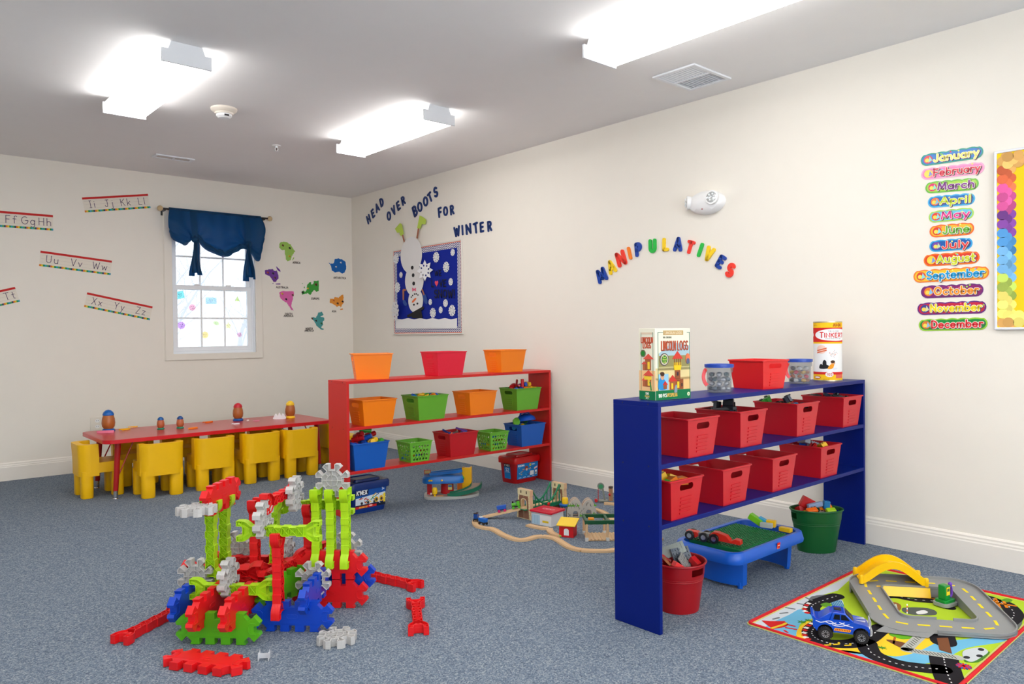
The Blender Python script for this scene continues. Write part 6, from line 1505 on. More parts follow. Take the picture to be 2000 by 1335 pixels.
def rock(px, py, w_, h_, label, ang, tunnel):
    P = on_floor(px, py); t = thing('toy_mountain', label, 'toy mountain', T(P.x, P.y, .0008) @ RZ(ang)); D = .05; ST_ = mat((186, 180, 170), rough=.8)
    out = smooth2([(-w_ / 2, 0), (-w_ * .46, h_ * .45), (-w_ * .25, h_ * .85), (0, h_), (w_ * .22, h_ * .86), (w_ * .42, h_ * .5), (w_ / 2, 0)], 4, False)
    arch = [(-.017, .002), (.017, .002), (.017, .022)] + ell(0, .022, .017, .018, 8, 0, 180)
    M = frame((0, 0, 0), (1, 0, 0), (0, 0, 1))
    for y in (0, -D): MB().prism(out, -.006, .006, ST_, M @ T(0, 0, y), [arch], side=wood((222, 184, 146), .85)).build('arch_wall', t)
    MB().sweep([(x, D / 2, z) for x, z in out[3:-3]], [(-D / 2 + .005, -.004), (D / 2 - .005, -.004), (D / 2 - .005, 0), (-D / 2 + .005, 0)], ST_, up=(0, 1, 0)).build('rock_shell', t) if 0 else None
    a = Art(.0004); R_ = random.Random(int(px))
    for i in range(26):
        x, y = R_.uniform(-.4, .4) * w_, R_.uniform(.06, .82) * h_
        if abs(x) < .028 and y < .06 or abs(x) > w_ * .5 * (1 - y / h_) + .004: continue
        a.stroke([(x, y), (x + R_.uniform(-.008, .008), y + R_.uniform(-.012, .012)), (x + R_.uniform(-.012, .012), y - .012)], .002, (70, 66, 62), 2)
    for i in range(9):
        x = R_.uniform(-.42, .42) * w_; y = R_.choice([.0, .0, .55 * h_]) + .004
        if abs(x) < .03 and y < .06: continue
        a.poly([(x - .008, y), (x + .008, y), (x + .010, y + .012), (x + .002, y + .007), (x - .003, y + .02), (x - .006, y + .008)], (90, 160, 40), 3)
    a.build('rock_print', t, M @ T(0, 0, .0062))
rock(1124, 1009, .115, .118, 'grey toy mountain arch just behind the water tower', -.72, True); rock(1150, 1006, .105, .105, 'grey toy mountain arch behind the green crane bridge', -.72, True)
def deck_crane():
    A = on_floor(1146, 1056.5); Bq = on_floor(1187, 1056); d = (Bq - A).normalized(); t = thing('toy_crane_bridge', 'green toy crane bridge on wooden posts beside the blue shelf', 'toy crane', frame((A.x, A.y, .0008), d, EZ.cross(d)))
    L = (Bq - A).length; D = .15; GR = plastic((12, 78, 44)); Hh = .10; LL = L * 2.2
    m = MB()
    for i in range(13): m.cyl((.005 + LL * i / 12.5, .0, .006), (.005 + LL * i / 12.5, D, .006), .006, WD, n=8)
    m.box((LL / 2, D / 2, .004), (LL, D, .006), WD); m.build('plank_base', t)
    for x in (0, L, 2 * L):
        for y in (0, D):
            p = MB().cyl((x, y, .016), (x, y, Hh), .008, WD, n=12).build('post', t); MB().box((x, y, .010), (.019, .019, .022), plastic((206, 208, 206))).build('post_foot', p, bevel=.002)
    m = MB().box((LL / 2, 0, Hh + .008), (LL + .02, .014, .022), GR).box((LL / 2, D, Hh + .008), (LL + .02, .014, .022), GR)
    for x in (-.002, L, 2 * L): m.box((x, D / 2, Hh + .008), (.014, D, .018), GR)
    m.build('gantry', t, bevel=.001)
    MB().box((.035, D * .55, Hh + .004), (.034, .026, .02), plastic((240, 150, 20))).build('trolley', t, bevel=.002)
    Art(.0004).text('CRANE', .02, -.003, .007, .0012, (190, 210, 190), 1).build('lettering', t, frame((0, -.0072, Hh + .008), (1, 0, 0), (0, 0, 1))) if 0 else None
deck_crane()
P = on_floor(1178, 980); t = thing('toy_crane', 'grey toy crane with a round head on the carpet by the wall', 'toy crane', T(P.x, P.y, .0008) @ RZ(-.75)); g = plastic((128, 132, 124))
MB().box((0, 0, .008), (.07, .045, .014), g).build('base', t, bevel=.003); MB().bar((.012, 0, .014), (-.004, 0, .105), .014, .012, g).build('mast', t); MB().cyl((-.016, -.012, .112), (-.016, .012, .112), .024, g, n=24).cyl((-.016, -.0135, .112), (-.016, .0135, .112), .016, plastic((60, 150, 100)), n=24).build('winch_wheel', t)
MB().cyl((-.034, 0, .016), (-.034, 0, .112), .0025, plastic((190, 30, 30)), n=8).build('rope', t); MB().cyl((-.05, -.012, .012), (-.05, .012, .012), .011, plastic((206, 30, 40)), n=16).build('spool', t)
P = on_floor(1193, 981); m = MB().box((0, 0, .045), (.02, .02, .09), wood((190, 140, 100))).box((0, 0, .095), (.022, .022, .014), mat((70, 60, 54))).ball((-.012, 0, .045), .009, plastic((206, 30, 30)))
tag(m.build('toy_signal_post', None, T(P.x, P.y, .0128)), 'wooden toy signal post half hidden by the blue shelf', 'toy signal')
def vehicle(a, b, z, c, wc, kind, label):
    A = Vector(fl(*a, z)); B = Vector(fl(*b, z)); d = (B - A); d.z = 0; d.normalize(); C_ = (A + B) / 2; n = {'engine': 'toy_engine', 'wagon': 'toy_wagon'}[kind]
    t = thing(n, label, 'toy train', frame((C_.x, C_.y, z), d, EZ.cross(d)), 'toy trains on the wooden track')
    BK = plastic((24, 24, 26)); body = plastic(c)
    MB().box((0, 0, .014), (.058, .022, .007), BK).build('chassis', t, bevel=.001)
    if kind == 'engine':
        MB().cyl((-.0, 0, .028), (.027, 0, .028), .0115, body, n=16).build('boiler', t); MB().box((-.015, 0, .033), (.022, .025, .031), body).build('cab', t, bevel=.002)
        MB().box((-.015, 0, .050), (.026, .028, .004), BK if wc != 'w' else plastic((200, 210, 220))).build('cab_roof', t, bevel=.0015); MB().cyl((.018, 0, .036), (.018, 0, .050), .0045, BK, .0055, 12).build('chimney', t)
        wcol = c if wc == 'g' else (26, 26, 28)
    else:
        MB().prism([(-.028, .018), (.028, .018), (.032, .042), (-.032, .042)], -.014, .014, body, RX(PI / 2)).build('wagon_body', t, bevel=.002); wcol = (214, 40, 110) if wc == 'p' else (30, 30, 32)
        if wc == 'k': MB().box((.018, 0, .044), (.018, .022, .006), plastic((214, 220, 224))).build('load', t, bevel=.001)
    for x in (-.019, .019):
        for s in (-1, 1): MB().cyl((x, s * .011, .0092), (x, s * .0165, .0092), .0088, plastic(wcol), n=16).build('wheel', t)
vehicle((927, 1020), (934, 1013), .0128, (14, 70, 150), 'k', 'engine', 'dark blue toy engine on the tightest bend of the track')
vehicle((951, 1026), (936, 1022), .0128, (20, 100, 190), 'k', 'wagon', 'blue toy wagon with black wheels coupled behind the dark blue engine')
def on_ramp(f): return Vector((q0[0] + (BX - q0[0]) * f, q0[1] + (BRY - q0[1]) * min(1, f * 1.1), .0))
def ramp_vehicle(px, zz, c, wc, kind, label):
    P = Vector(q0).lerp(Vector((BX, BRY, .0655)), px); zz = P.z + .0125; d = Vector((BX + .03 - q0[0], BRY - q0[1], .045)).normalized()
    n = len(bpy.data.objects); vehicle((950, 1000), (960, 1000), zz, c, wc, kind, label)
    t = [o for o in bpy.data.objects if o.get('label') == label][0]; t.matrix_world = frame((P.x, P.y, zz), -d if kind == 'engine' else d, EZ)@ RX(0)
    M = Matrix.Identity(4); r = (-d if kind == 'engine' else d); y = EZ.cross(r).normalized(); u = r.cross(y)
    for i in range(3): M[i][0], M[i][1], M[i][2], M[i][3] = r[i], y[i], u[i], (P.x, P.y, zz)[i]
    t.matrix_world = M
ramp_vehicle(.48, .026, (30, 90, 190), 'p', 'wagon', 'blue toy wagon with pink wheels on the climbing track'); ramp_vehicle(.82, .05, (90, 180, 40), 'g', 'engine', 'bright green toy engine in front of the bridge tower')

# ================================================================== under the blue shelf
def oval_bucket(P, ang, rx, ry, bx, by, h, c, label, holes):
    t = thing('toy_bucket', label, 'bucket', T(P[0], P[1], .0008) @ RZ(ang)); m = MB(); n = 48; body = plastic(c, .4); rings = 14
    def pt(i, k, off=0): f = k / rings; a = 2 * PI * i / n; g = 1 + (.012 if k in (10, 11) else 0); return ((bx + (rx - bx) * f - off) * g * math.cos(a), (by + (ry - by) * f - off) * g * math.sin(a), h * f)
    vs = []; fs = []
    for off in (0, .003):
        for i in range(n):
            for k in range(rings + 1): vs.append(pt(i, k, off))
    N = n * (rings + 1); cut = set()
    for c0 in holes:
        for j in range(-2, 3): cut.add(((c0 + j) % n, 11)); cut.add(((c0 + j) % n, 12))
    for i in range(n):
        j = (i + 1) % n
        for k in range(rings):
            if (i, k) in cut: continue
            a, b = i * (rings + 1) + k, j * (rings + 1) + k
            fs.append((a, b, b + 1, a + 1)); fs.append((N + a + 1, N + b + 1, N + b, N + a))
    fs.append([i * (rings + 1) for i in range(n)][::-1]); fs.append([N + i * (rings + 1) for i in range(n)])
    m.add(vs, fs, body); m.build('bucket_body', t, smooth=45, fix=False)
    MB().tube([((rx + .002) * math.cos(2 * PI * i / n), (ry + .002) * math.sin(2 * PI * i / n), h) for i in range(n)], .0045, body, 8, closed=True).build('rim', t)
    for z in (.7, .66): MB().tube([((bx + (rx - bx) * z + .0) * math.cos(2 * PI * i / n), (by + (ry - by) * z) * math.sin(2 * PI * i / n), h * z) for i in range(n)], .0018, body, 6, closed=True).build('band', t)
    return t
RBP = (-1.59, -5.585); t = oval_bucket(RBP, 0, .118, .118, .089, .089, .208, (160, 6, 20), 'round dark red bucket of grey toy plates beside the blue end panel', (35, 11))
def studplate(P, M, w_, l_, c, label, th=.006, name='toy_plate'):
    p = plastic(c); m = MB().box((0, 0, 0), (w_, l_, th), p); nx, ny = int(w_ / .016), int(l_ / .016)
    for i in range(nx):
        for j in range(ny): m.cyl(((i - (nx - 1) / 2) * .016, (j - (ny - 1) / 2) * .016, th / 2 - .001), ((i - (nx - 1) / 2) * .016, (j - (ny - 1) / 2) * .016, th / 2 + .004), .0052, p, n=10)
    tag(m.build(name, None, T(*P) @ M), label, 'toy brick', 'bricks in the red bucket')
x, y = RBP
studplate((x - .005, y - .04, .206), RZ(.5) @ RX(.95), .09, .07, (150, 152, 150), 'grey studded toy plate standing in front in the red bucket')
studplate((x + .035, y + .002, .214), RZ(-.2) @ RX(1.05), .10, .08, (96, 106, 118), 'dark slate toy plate standing behind the grey one in the red bucket')
studplate((x + .01, y + .045, .234), RZ(-.75) @ RY(-.35) @ RX(1.2), .13, .05, (150, 158, 150), 'long grey-green toy plate sticking up at the back of the red bucket')
studplate((x - .055, y + .01, .203), RZ(.9) @ RX(.8), .07, .06, (176, 110, 70), 'tan toy plate leaning in the red bucket')
for i, (dx, dy, dz, c, nm) in enumerate(((.05, -.055, .200, cR, 'red'), (-.02, .05, .200, cR, 'red'), (-.06, -.045, .203, (236, 60, 60), 'bright red'))):
    M = T(x + dx, y + dy, dz) @ RZ(.6 * i) @ RX(.6); o = MB().box((0, 0, 0), (.03, .046, .024), plastic(c)).build('toy_brick', None, M, bevel=.0015); tag(o, '%s toy brick wedged in the red bucket%s' % (nm, ' beside the slate plate' if i == 0 else ' by the rim'), 'toy brick', 'bricks in the red bucket')
GBP = (-.335, -5.585); t = oval_bucket(GBP, -.72, .138, .098, .10, .075, .225, (4, 84, 34), 'dark green oval bucket of building bricks near the wall', (0, 24))
heap(T(GBP[0], GBP[1], .0) @ RZ(-.72), [], 'in the green bucket', [('brick', cR), ('wedge', cO), ('brick', cN), ('brick', cR), ('brick', cY), ('brick', cN), ('wedge', cM), ('brick', cO), ('brick', cR)], 21, .185, .17, .11, 4, .02, .5, 1.0)
GM = T(GBP[0], GBP[1], 0) @ RZ(-.72)
def gb(c, s, M, label): tag(MB().box((0, 0, 0), s, plastic(c)).build('toy_brick', None, GM @ M, bevel=.004), label, 'toy brick', 'bricks in the green bucket')
gb((196, 20, 24), (.07, .03, .06), T(-.04, .03, .25) @ RY(.5), 'large red toy block rising at the back of the green bucket'); gb((136, 156, 190), (.085, .024, .026), T(-.01, -.005, .246) @ RY(-.15) @ RZ(.15), 'pale grey-blue toy brick across the middle of the green bucket')
gb((20, 112, 170), (.034, .03, .045), T(.052, -.005, .247) @ RY(.12), 'blue toy brick standing in the green bucket'); gb((250, 110, 24), (.06, .03, .024), T(-.045, -.05, .226) @ RX(.5) @ RZ(.2), 'orange toy brick at the front rim of the green bucket')
gb((160, 200, 30), (.05, .03, .02), T(.058, -.05, .226) @ RX(.5) @ RZ(.1), 'lime toy brick at the front rim of the green bucket'); gb((250, 180, 20), (.022, .014, .018), T(.118, -.012, .194) @ RY(.6), 'small yellow toy brick poking through the handle hole of the green bucket')
# ---- low brick table
def brick_table():
    cx, cy = -1.0, -5.53; t = thing('play_table', 'low blue play table with a green studded top, under the blue shelf', 'play table', T(cx, cy, 0)); L, D, Z = .318, .176, .197
    BL = plastic((4, 86, 192), .35); GR = mat((10, 104, 52), rough=.4)
    out = rrect(-L, -D, 2 * L, 2 * D, .065, 8); inn = rrect(-L + .03, -D + .022, 2 * L - .06, 2 * D - .044, .05, 8)
    m = MB(); k = len(out)
    rings = [[(x * 1.02, y * 1.03, Z - .052) for x, y in out], [(x * 1.03, y * 1.045, Z - .040) for x, y in out], [(x * 1.0, y * 1.0, Z - .004) for x, y in out], [(x * .985, y * .975, Z) for x, y in out], [(x, y, Z - .002) for x, y in inn], [(x * .98, y * .97, Z - .03) for x, y in inn]]
    m.loft(rings, BL); m.build('table_rim', t, smooth=45)
    n = 0; g = MB().box((-.02, 0, Z - .014), (.41, .285, .02), GR)
    g.build('studded_baseplate', t, bevel=.002)
    s = MB()
    for i in range(24):
        for j in range(17): s.cyl((-.02 + (i - 11.5) * .0168, (j - 8) * .0165, Z - .005), (-.02 + (i - 11.5) * .0168, (j - 8) * .0165, Z + .0005), .0050, GR, n=8)
    o = s.build('stud', t); o['kind'] = 'stuff'
    for sx in (-1, 1):
        p = [(sx * .225 + .035 + sx * .03 * (1 - (y / .13) ** 2), y) for y in [-.13 + .26 * i / 12 for i in range(13)]]
        q = [(x - sx * .035, y) for x, y in reversed(p)]
        pr = MB(); poly = p + q
        pr.loft([[(x * .97, y * .95, .014 + .012 * (1 - abs(y) / .13) * 0) for x, y in poly], [(x, y, Z - .05) for x, y in poly]], BL); l = pr.build('leg', t, smooth=40)
        for s_ in (-1, 1): MB().cyl((sx * .215 + .035, s_ * .106, .0008), (sx * .215 + .035, s_ * .106, .03), .013, BL, n=14).build('foot', l)
    a = Art(.0006).poly(rrect(-.014, -.022, .028, .044, .003), (220, 40, 30), 1).poly(rrect(-.010, -.010, .02, .02, .003), (246, 230, 200), 2).text('LEGO', 0, -.005, .010, .0026, (220, 40, 30), 3, fit=.018, anchor=.5)
    a.build('logo_plate', t, T(.03, -D * 1.035 - .001, Z - .03) @ RX(PI / 2 + .12))
    return cx, cy, Z
bcx, bcy, bZ = brick_table()
def on_table(dx, dy, dz, s, c, label, rz=0, rx=0):
    tag(MB().box((0, 0, 0), s, plastic(c)).build('toy_brick', None, T(bcx + dx, bcy + dy, bZ + dz) @ RZ(rz) @ RX(rx), bevel=.002), label, 'toy brick', 'bricks on the low blue table')
on_table(.215, .045, .030, (.035, .07, .03), (120, 196, 30), 'lime toy brick tilted on the low blue table', .2, .5); on_table(.237, .015, .022, (.032, .05, .026), (40, 160, 210), 'light blue toy brick on the low blue table', .2, .4)
on_table(.245, -.025, .016, (.03, .045, .034), (240, 190, 20), 'yellow toy brick beside the light blue one on the low table', .3); on_table(.207, -.02, .013, (.025, .06, .024), (180, 184, 180), 'pale grey toy brick on the low blue table', .25); on_table(.252, -.10, -.002, (.03, .06, .022), (236, 190, 30), 'flat yellow toy brick in the corner tray of the low table')
def red_truck():
    A = on_floor(1342, 1050, bZ + .004); B = on_floor(1448, 1066, bZ + .004); d = (B - A).normalized(); L = (B - A).length
    t = thing('toy_truck', 'orange-red toy truck chassis lying along the edge of the low blue table', 'toy truck', frame((A.x, A.y, bZ + .004), d, EZ.cross(d)) ); RD_ = plastic((206, 40, 20)); BK = plastic((26, 26, 28))
    MB().prism([(0, .012), (.05, .012), (.06, .02), (L * .44, .02), (L * .5, .014), (L, .006), (L, .026), (L * .9, .03), (L * .82, .018), (L * .74, .04), (L * .66, .045), (L * .6, .05), (L * .5, .05), (L * .44, .034), (.06, .034), (.05, .04), (.0, .04)], -.022, .014, RD_, RX(PI / 2)).build('truck_body', t, bevel=.002)
    MB().box((L * .34, -.004, .030), (L * .2, .03, .02), plastic((110, 112, 114))).build('engine_block', t, bevel=.001)
    for x in (.02, .085 * L / .25, L * .53):
        for y in (-.018, .028):
            w_ = MB().cyl((x, y - .008, .021), (x, y + .008, .021), .0225, BK, n=20).build('tyre', t, bevel=.002); MB().cyl((x, y - .0095, .021), (x, y + .0095, .021), .0115, CHROME, n=16).build('hub', w_)
red_truck()
# ================================================================== play mat, road loop, pickup
MX0, MX1, MY0, MY1 = -1.545, -.422, -6.672, -5.885; MZ = .006
def play_mat():
    t = thing('play_mat', 'red-edged children play mat printed with roads, water and sand', 'play mat', T(MX0, MY0, 0)); W, D = MX1 - MX0, MY1 - MY0
    fab = lambda c: mat(c, rough=.9, spec=.1, bump=.15, bscale=500, vary=.05)
    MB().prism(rrect(0, 0, W, D, .02), .0006, MZ - .001, fab((206, 210, 120))).build('mat_pile', t)
    path = [(x, y, .0045) for x, y in rrect(.008, .008, W - .016, D - .016, .02, 6)]
    MB().tube(path, .0078, mat((206, 20, 30), rough=.9, bump=.4, bscale=400), 8, closed=True).build('red_border', t)
    a = Art(.00022); e = .024
    def uv(px, py): q = on_floor(px, py, MZ); return (min(max(q.x - MX0, e), W - e), min(max(q.y - MY0, e), D - e))
    def zz(l, s=.28, ox=1440, oy=1060): return [uv(ox + s * x, oy + s * y) for x, y in l]      # outline seen in a close view of the mat
    G = lambda pts, c, l: a.poly(pts, fab(c), l)
    LM, WT, SD, RK, SN_, BK = (176, 206, 50), (110, 180, 214), (246, 200, 50), (120, 126, 120), (206, 214, 220), (34, 32, 36)
    G(rrect(e, e, W - 2 * e, D - 2 * e, .01), LM, 1)
    # snow and rock along the far edge, water, sand along the near edge
    G(zz([(80, 565), (420, 370), (640, 250), (830, 190), (700, 330), (560, 370), (470, 440), (300, 560), (180, 590)]), SN_, 2)
    G(smooth2(zz([(520, 370), (640, 360), (660, 385), (560, 400), (500, 410)]), 3), (110, 114, 116), 3)
    G(smooth2(zz([(180, 590), (360, 500), (440, 460), (540, 480), (530, 520), (440, 560), (400, 650), (300, 620)]), 4), WT, 3)
    G(smooth2(zz([(400, 660), (430, 590), (520, 530), (620, 500), (560, 640), (560, 700), (480, 690)]), 4), SD, 4)
    G(smooth2(zz([(640, 400), (720, 390), (740, 430), (690, 440)]), 3), (220, 236, 240), 3)
    for i in range(7): a.stroke(zz([(650 + 12 * i, 400), (670 + 12 * i, 440)]), .006, fab((60, 130, 170)), 4)
    G(smooth2(zz([(560, 700), (700, 720), (840, 720), (900, 770), (760, 770), (640, 740)]), 3), SD, 3)
    G(smooth2(zz([(700, 760), (850, 760), (960, 800), (1100, 860), (1150, 890), (980, 850), (840, 810)]), 3), WT, 3)
    G(smooth2(zz([(940, 720), (990, 640), (1080, 600), (1300, 620), (1380, 700), (1320, 770), (1200, 790), (1050, 780), (960, 750)]), 4), SD, 3)
    G(smooth2(zz([(980, 770), (1100, 790), (1250, 760), (1400, 690), (1500, 680), (1760, 650), (1880, 655), (1840, 690), (1600, 730), (1460, 800), (1300, 840), (1150, 830)]), 4), WT, 4)
    G(smooth2(zz([(1060, 630), (1120, 610), (1240, 630), (1250, 655), (1160, 670), (1080, 650)]), 4), (100, 170, 40), 5)
    a.stroke(zz([(1100, 655), (1090, 700)]), .008, fab((180, 100, 40)), 6); G(smooth2(zz([(1040, 672), (1150, 690), (1210, 715), (1160, 735), (1080, 700)]), 3), (120, 76, 50), 6)
    G(smooth2(zz([(1400, 570), (1600, 590), (1900, 540), (1990, 540), (1940, 630), (1700, 650), (1500, 640)]), 3), (104, 108, 104), 4)
    G(smooth2(zz([(1000, 440), (1080, 410), (1140, 430), (1130, 470), (1040, 480)]), 3), (150, 100, 54), 4); G(zz([(1050, 430), (1110, 425), (1120, 465), (1060, 470)]), (200, 210, 206), 5)
    G(smooth2(zz([(1160, 450), (1300, 450), (1380, 470), (1380, 500), (1240, 500), (1160, 480)]), 4), (86, 92, 88), 4); a.mb.prism(smooth2(zz([(1250, 478), (1300, 468), (1330, 480), (1310, 492), (1260, 495)]), 3), 0, .00022 * 6, fab((226, 226, 226)))
    G(smooth2(zz([(1280, 370), (1420, 375), (1450, 410), (1380, 420), (1300, 400)]), 3), (168, 104, 40), 4)
    for k in range(5): G(zz([(1180, 425 + 14 * k), (1188, 424 + 14 * k), (1190, 434 + 14 * k), (1182, 435 + 14 * k)]), (226, 120, 70) if k % 2 else (240, 240, 240), 6)
    for q in ((1000, 300, 1100, 285), (1060, 280, 1200, 250), (1080, 265, 1190, 240)): a.stroke(zz([q[:2], q[2:]]), .012, fab((206, 40, 30)), 7)
    for i in range(6): a.stroke(zz([(1010 + 22 * i, 268), (1024 + 22 * i, 280), (1012 + 22 * i, 292)]), .006, fab((230, 90, 30)), 7)
    G(smooth2(zz([(960, 270), (1060, 240), (1220, 250), (1240, 290), (1100, 300)]), 3), BK, 4)
    # black road with a dotted line, a red and white kerb on the outer bend
    def road(l, wd=.075, dash=True, lay=8):
        p = smooth2(zz(l), 6, False); a.stroke(p, wd, fab(BK), lay); d = 0
        for i in range(0, len(p) - 1):
            if dash and i % 2 == 0:
                m_ = ((p[i][0] * .6 + p[i + 1][0] * .4), (p[i][1] * .6 + p[i + 1][1] * .4)); a.stroke([p[i], m_], .0045, fab((230, 230, 230)), lay + 1)
    road([(690, 370), (600, 400), (530, 430), (520, 465), (560, 490), (590, 510)], .07); road([(590, 560), (540, 590), (520, 630), (560, 670), (660, 700), (800, 700), (900, 670), (980, 610), (1010, 590)], .075)
    road([(900, 690), (930, 760), (1020, 810), (1150, 850), (1290, 870), (1420, 880)], .075); road([(1440, 800), (1450, 850), (1470, 920), (1500, 990)], .095); road([(1420, 620), (1440, 690)], .09, False)
    road([(1460, 600), (1640, 610), (1800, 590), (1900, 540), (1930, 490), (1880, 430), (1830, 410)], .07); road([(1000, 440), (960, 400), (1000, 375), (1100, 370), (1240, 395), (1400, 410), (1480, 450)], .05); road([(1850, 420), (1760, 380), (1700, 370), (1680, 385)], .045)
    for i, (x, y) in enumerate([(520, 420), (505, 432), (495, 446), (492, 460), (496, 474), (510, 484), (540, 560), (520, 574), (504, 590), (494, 606), (490, 624), (492, 640), (500, 656), (516, 668)]):
        c = uv(1440 + .28 * (x - 22), 1060 + .28 * (y + 2)); G(rect(c[0] - .009, c[1] - .009, .018, .018), (214, 40, 40) if i % 2 else (240, 236, 230), 10)
    # grey bridge ladders, brown plank, flag, speed car, crane, palms
    for s in ((1180, 740, 1330, 600), (1180, 745, 1540, 800), (1210, 600, 1440, 620)):
        p = zz([s[:2], s[2:]]); a.stroke(p, .040, fab((176, 178, 170)), 11); n = 14
        for i in range(1, n): f = i / n; a.stroke([(p[0][0] + (p[1][0] - p[0][0]) * f - .008, p[0][1] + (p[1][1] - p[0][1]) * f - .010), (p[0][0] + (p[1][0] - p[0][0]) * f + .008, p[0][1] + (p[1][1] - p[0][1]) * f + .010)], .0035, fab((60, 62, 60)), 12)
    G(zz([(1392, 665), (1470, 662), (1498, 772), (1410, 745)]), (120, 76, 50), 13)
    G(smooth2(zz([(1570, 770), (1600, 745), (1700, 730), (1750, 760), (1700, 800), (1640, 830), (1590, 815)]), 4), (196, 202, 206), 13); G(smooth2(zz([(1580, 820), (1680, 830), (1760, 775), (1740, 760)]), 3), (76, 130, 50), 12)
    for x, y in ((1600, 800), (1690, 790), (1700, 745)): c = uv(1440 + .28 * x, 1060 + .28 * y); G(ell(c[0], c[1], .014, .010), (50, 50, 54), 14)
    c = uv(1440 + .28 * 1580, 1060 + .28 * 860)
    for i in range(8): an = PI * i / 8; a.stroke([(c[0] - .022 * math.cos(an), c[1] - .022 * math.sin(an)), (c[0] + .022 * math.cos(an), c[1] + .022 * math.sin(an))], .006, fab((210, 40, 44) if i % 2 else (60, 80, 160)), 13 + i % 2)
    for q in ((1680, 400, 1940, 440), (1700, 430, 1800, 400), (1720, 380, 1740, 450), (1800, 390, 1830, 450), (1860, 410, 1880, 450)): a.stroke(zz([q[:2], q[2:]]), .012, fab((222, 130, 30)), 13)
    for x, y in ((1520, 420), (1880, 400), (1220, 375), (620, 430)): G(smooth2(zz([(x - 40, y), (x, y - 14), (x + 40, y), (x, y + 14)]), 3), (96, 150, 44), 9)
    G(zz([(170, 540), (230, 545), (330, 545), (360, 570), (330, 585), (250, 600), (220, 580)]), (206, 40, 40), 9); a.stroke(zz([(240, 595), (320, 570), (340, 560)]), .012, fab((226, 190, 50)), 10)
    for q in ((340, 565, 400, 580), (340, 590, 410, 602), (330, 610, 350, 622)): a.stroke(zz([q[:2], q[2:]]), .009, fab((206, 40, 50)), 9)
    for q in ((250, 530, 290, 520), (300, 490, 350, 485), (340, 450, 400, 460), (420, 420, 470, 430), (480, 380, 520, 400)): a.stroke(zz([q[:2], q[2:]]), .008, fab((120, 126, 130)), 9)
    for x, y in ((450, 550), (500, 540), (1010, 730), (640, 710), (780, 712), (700, 705)): c = uv(1440 + .28 * x, 1060 + .28 * y); G(star(c[0], c[1], .018, .005, 6), (70, 140, 50), 12) if y < 600 or x > 900 else a.stroke([(c[0] - .015, c[1] + .008), (c[0], c[1] - .004), (c[0] + .015, c[1] + .002)], .008, fab((240, 200, 40)), 12)
    a.build('printed_face', t, T(0, 0, MZ - .001))
play_mat()
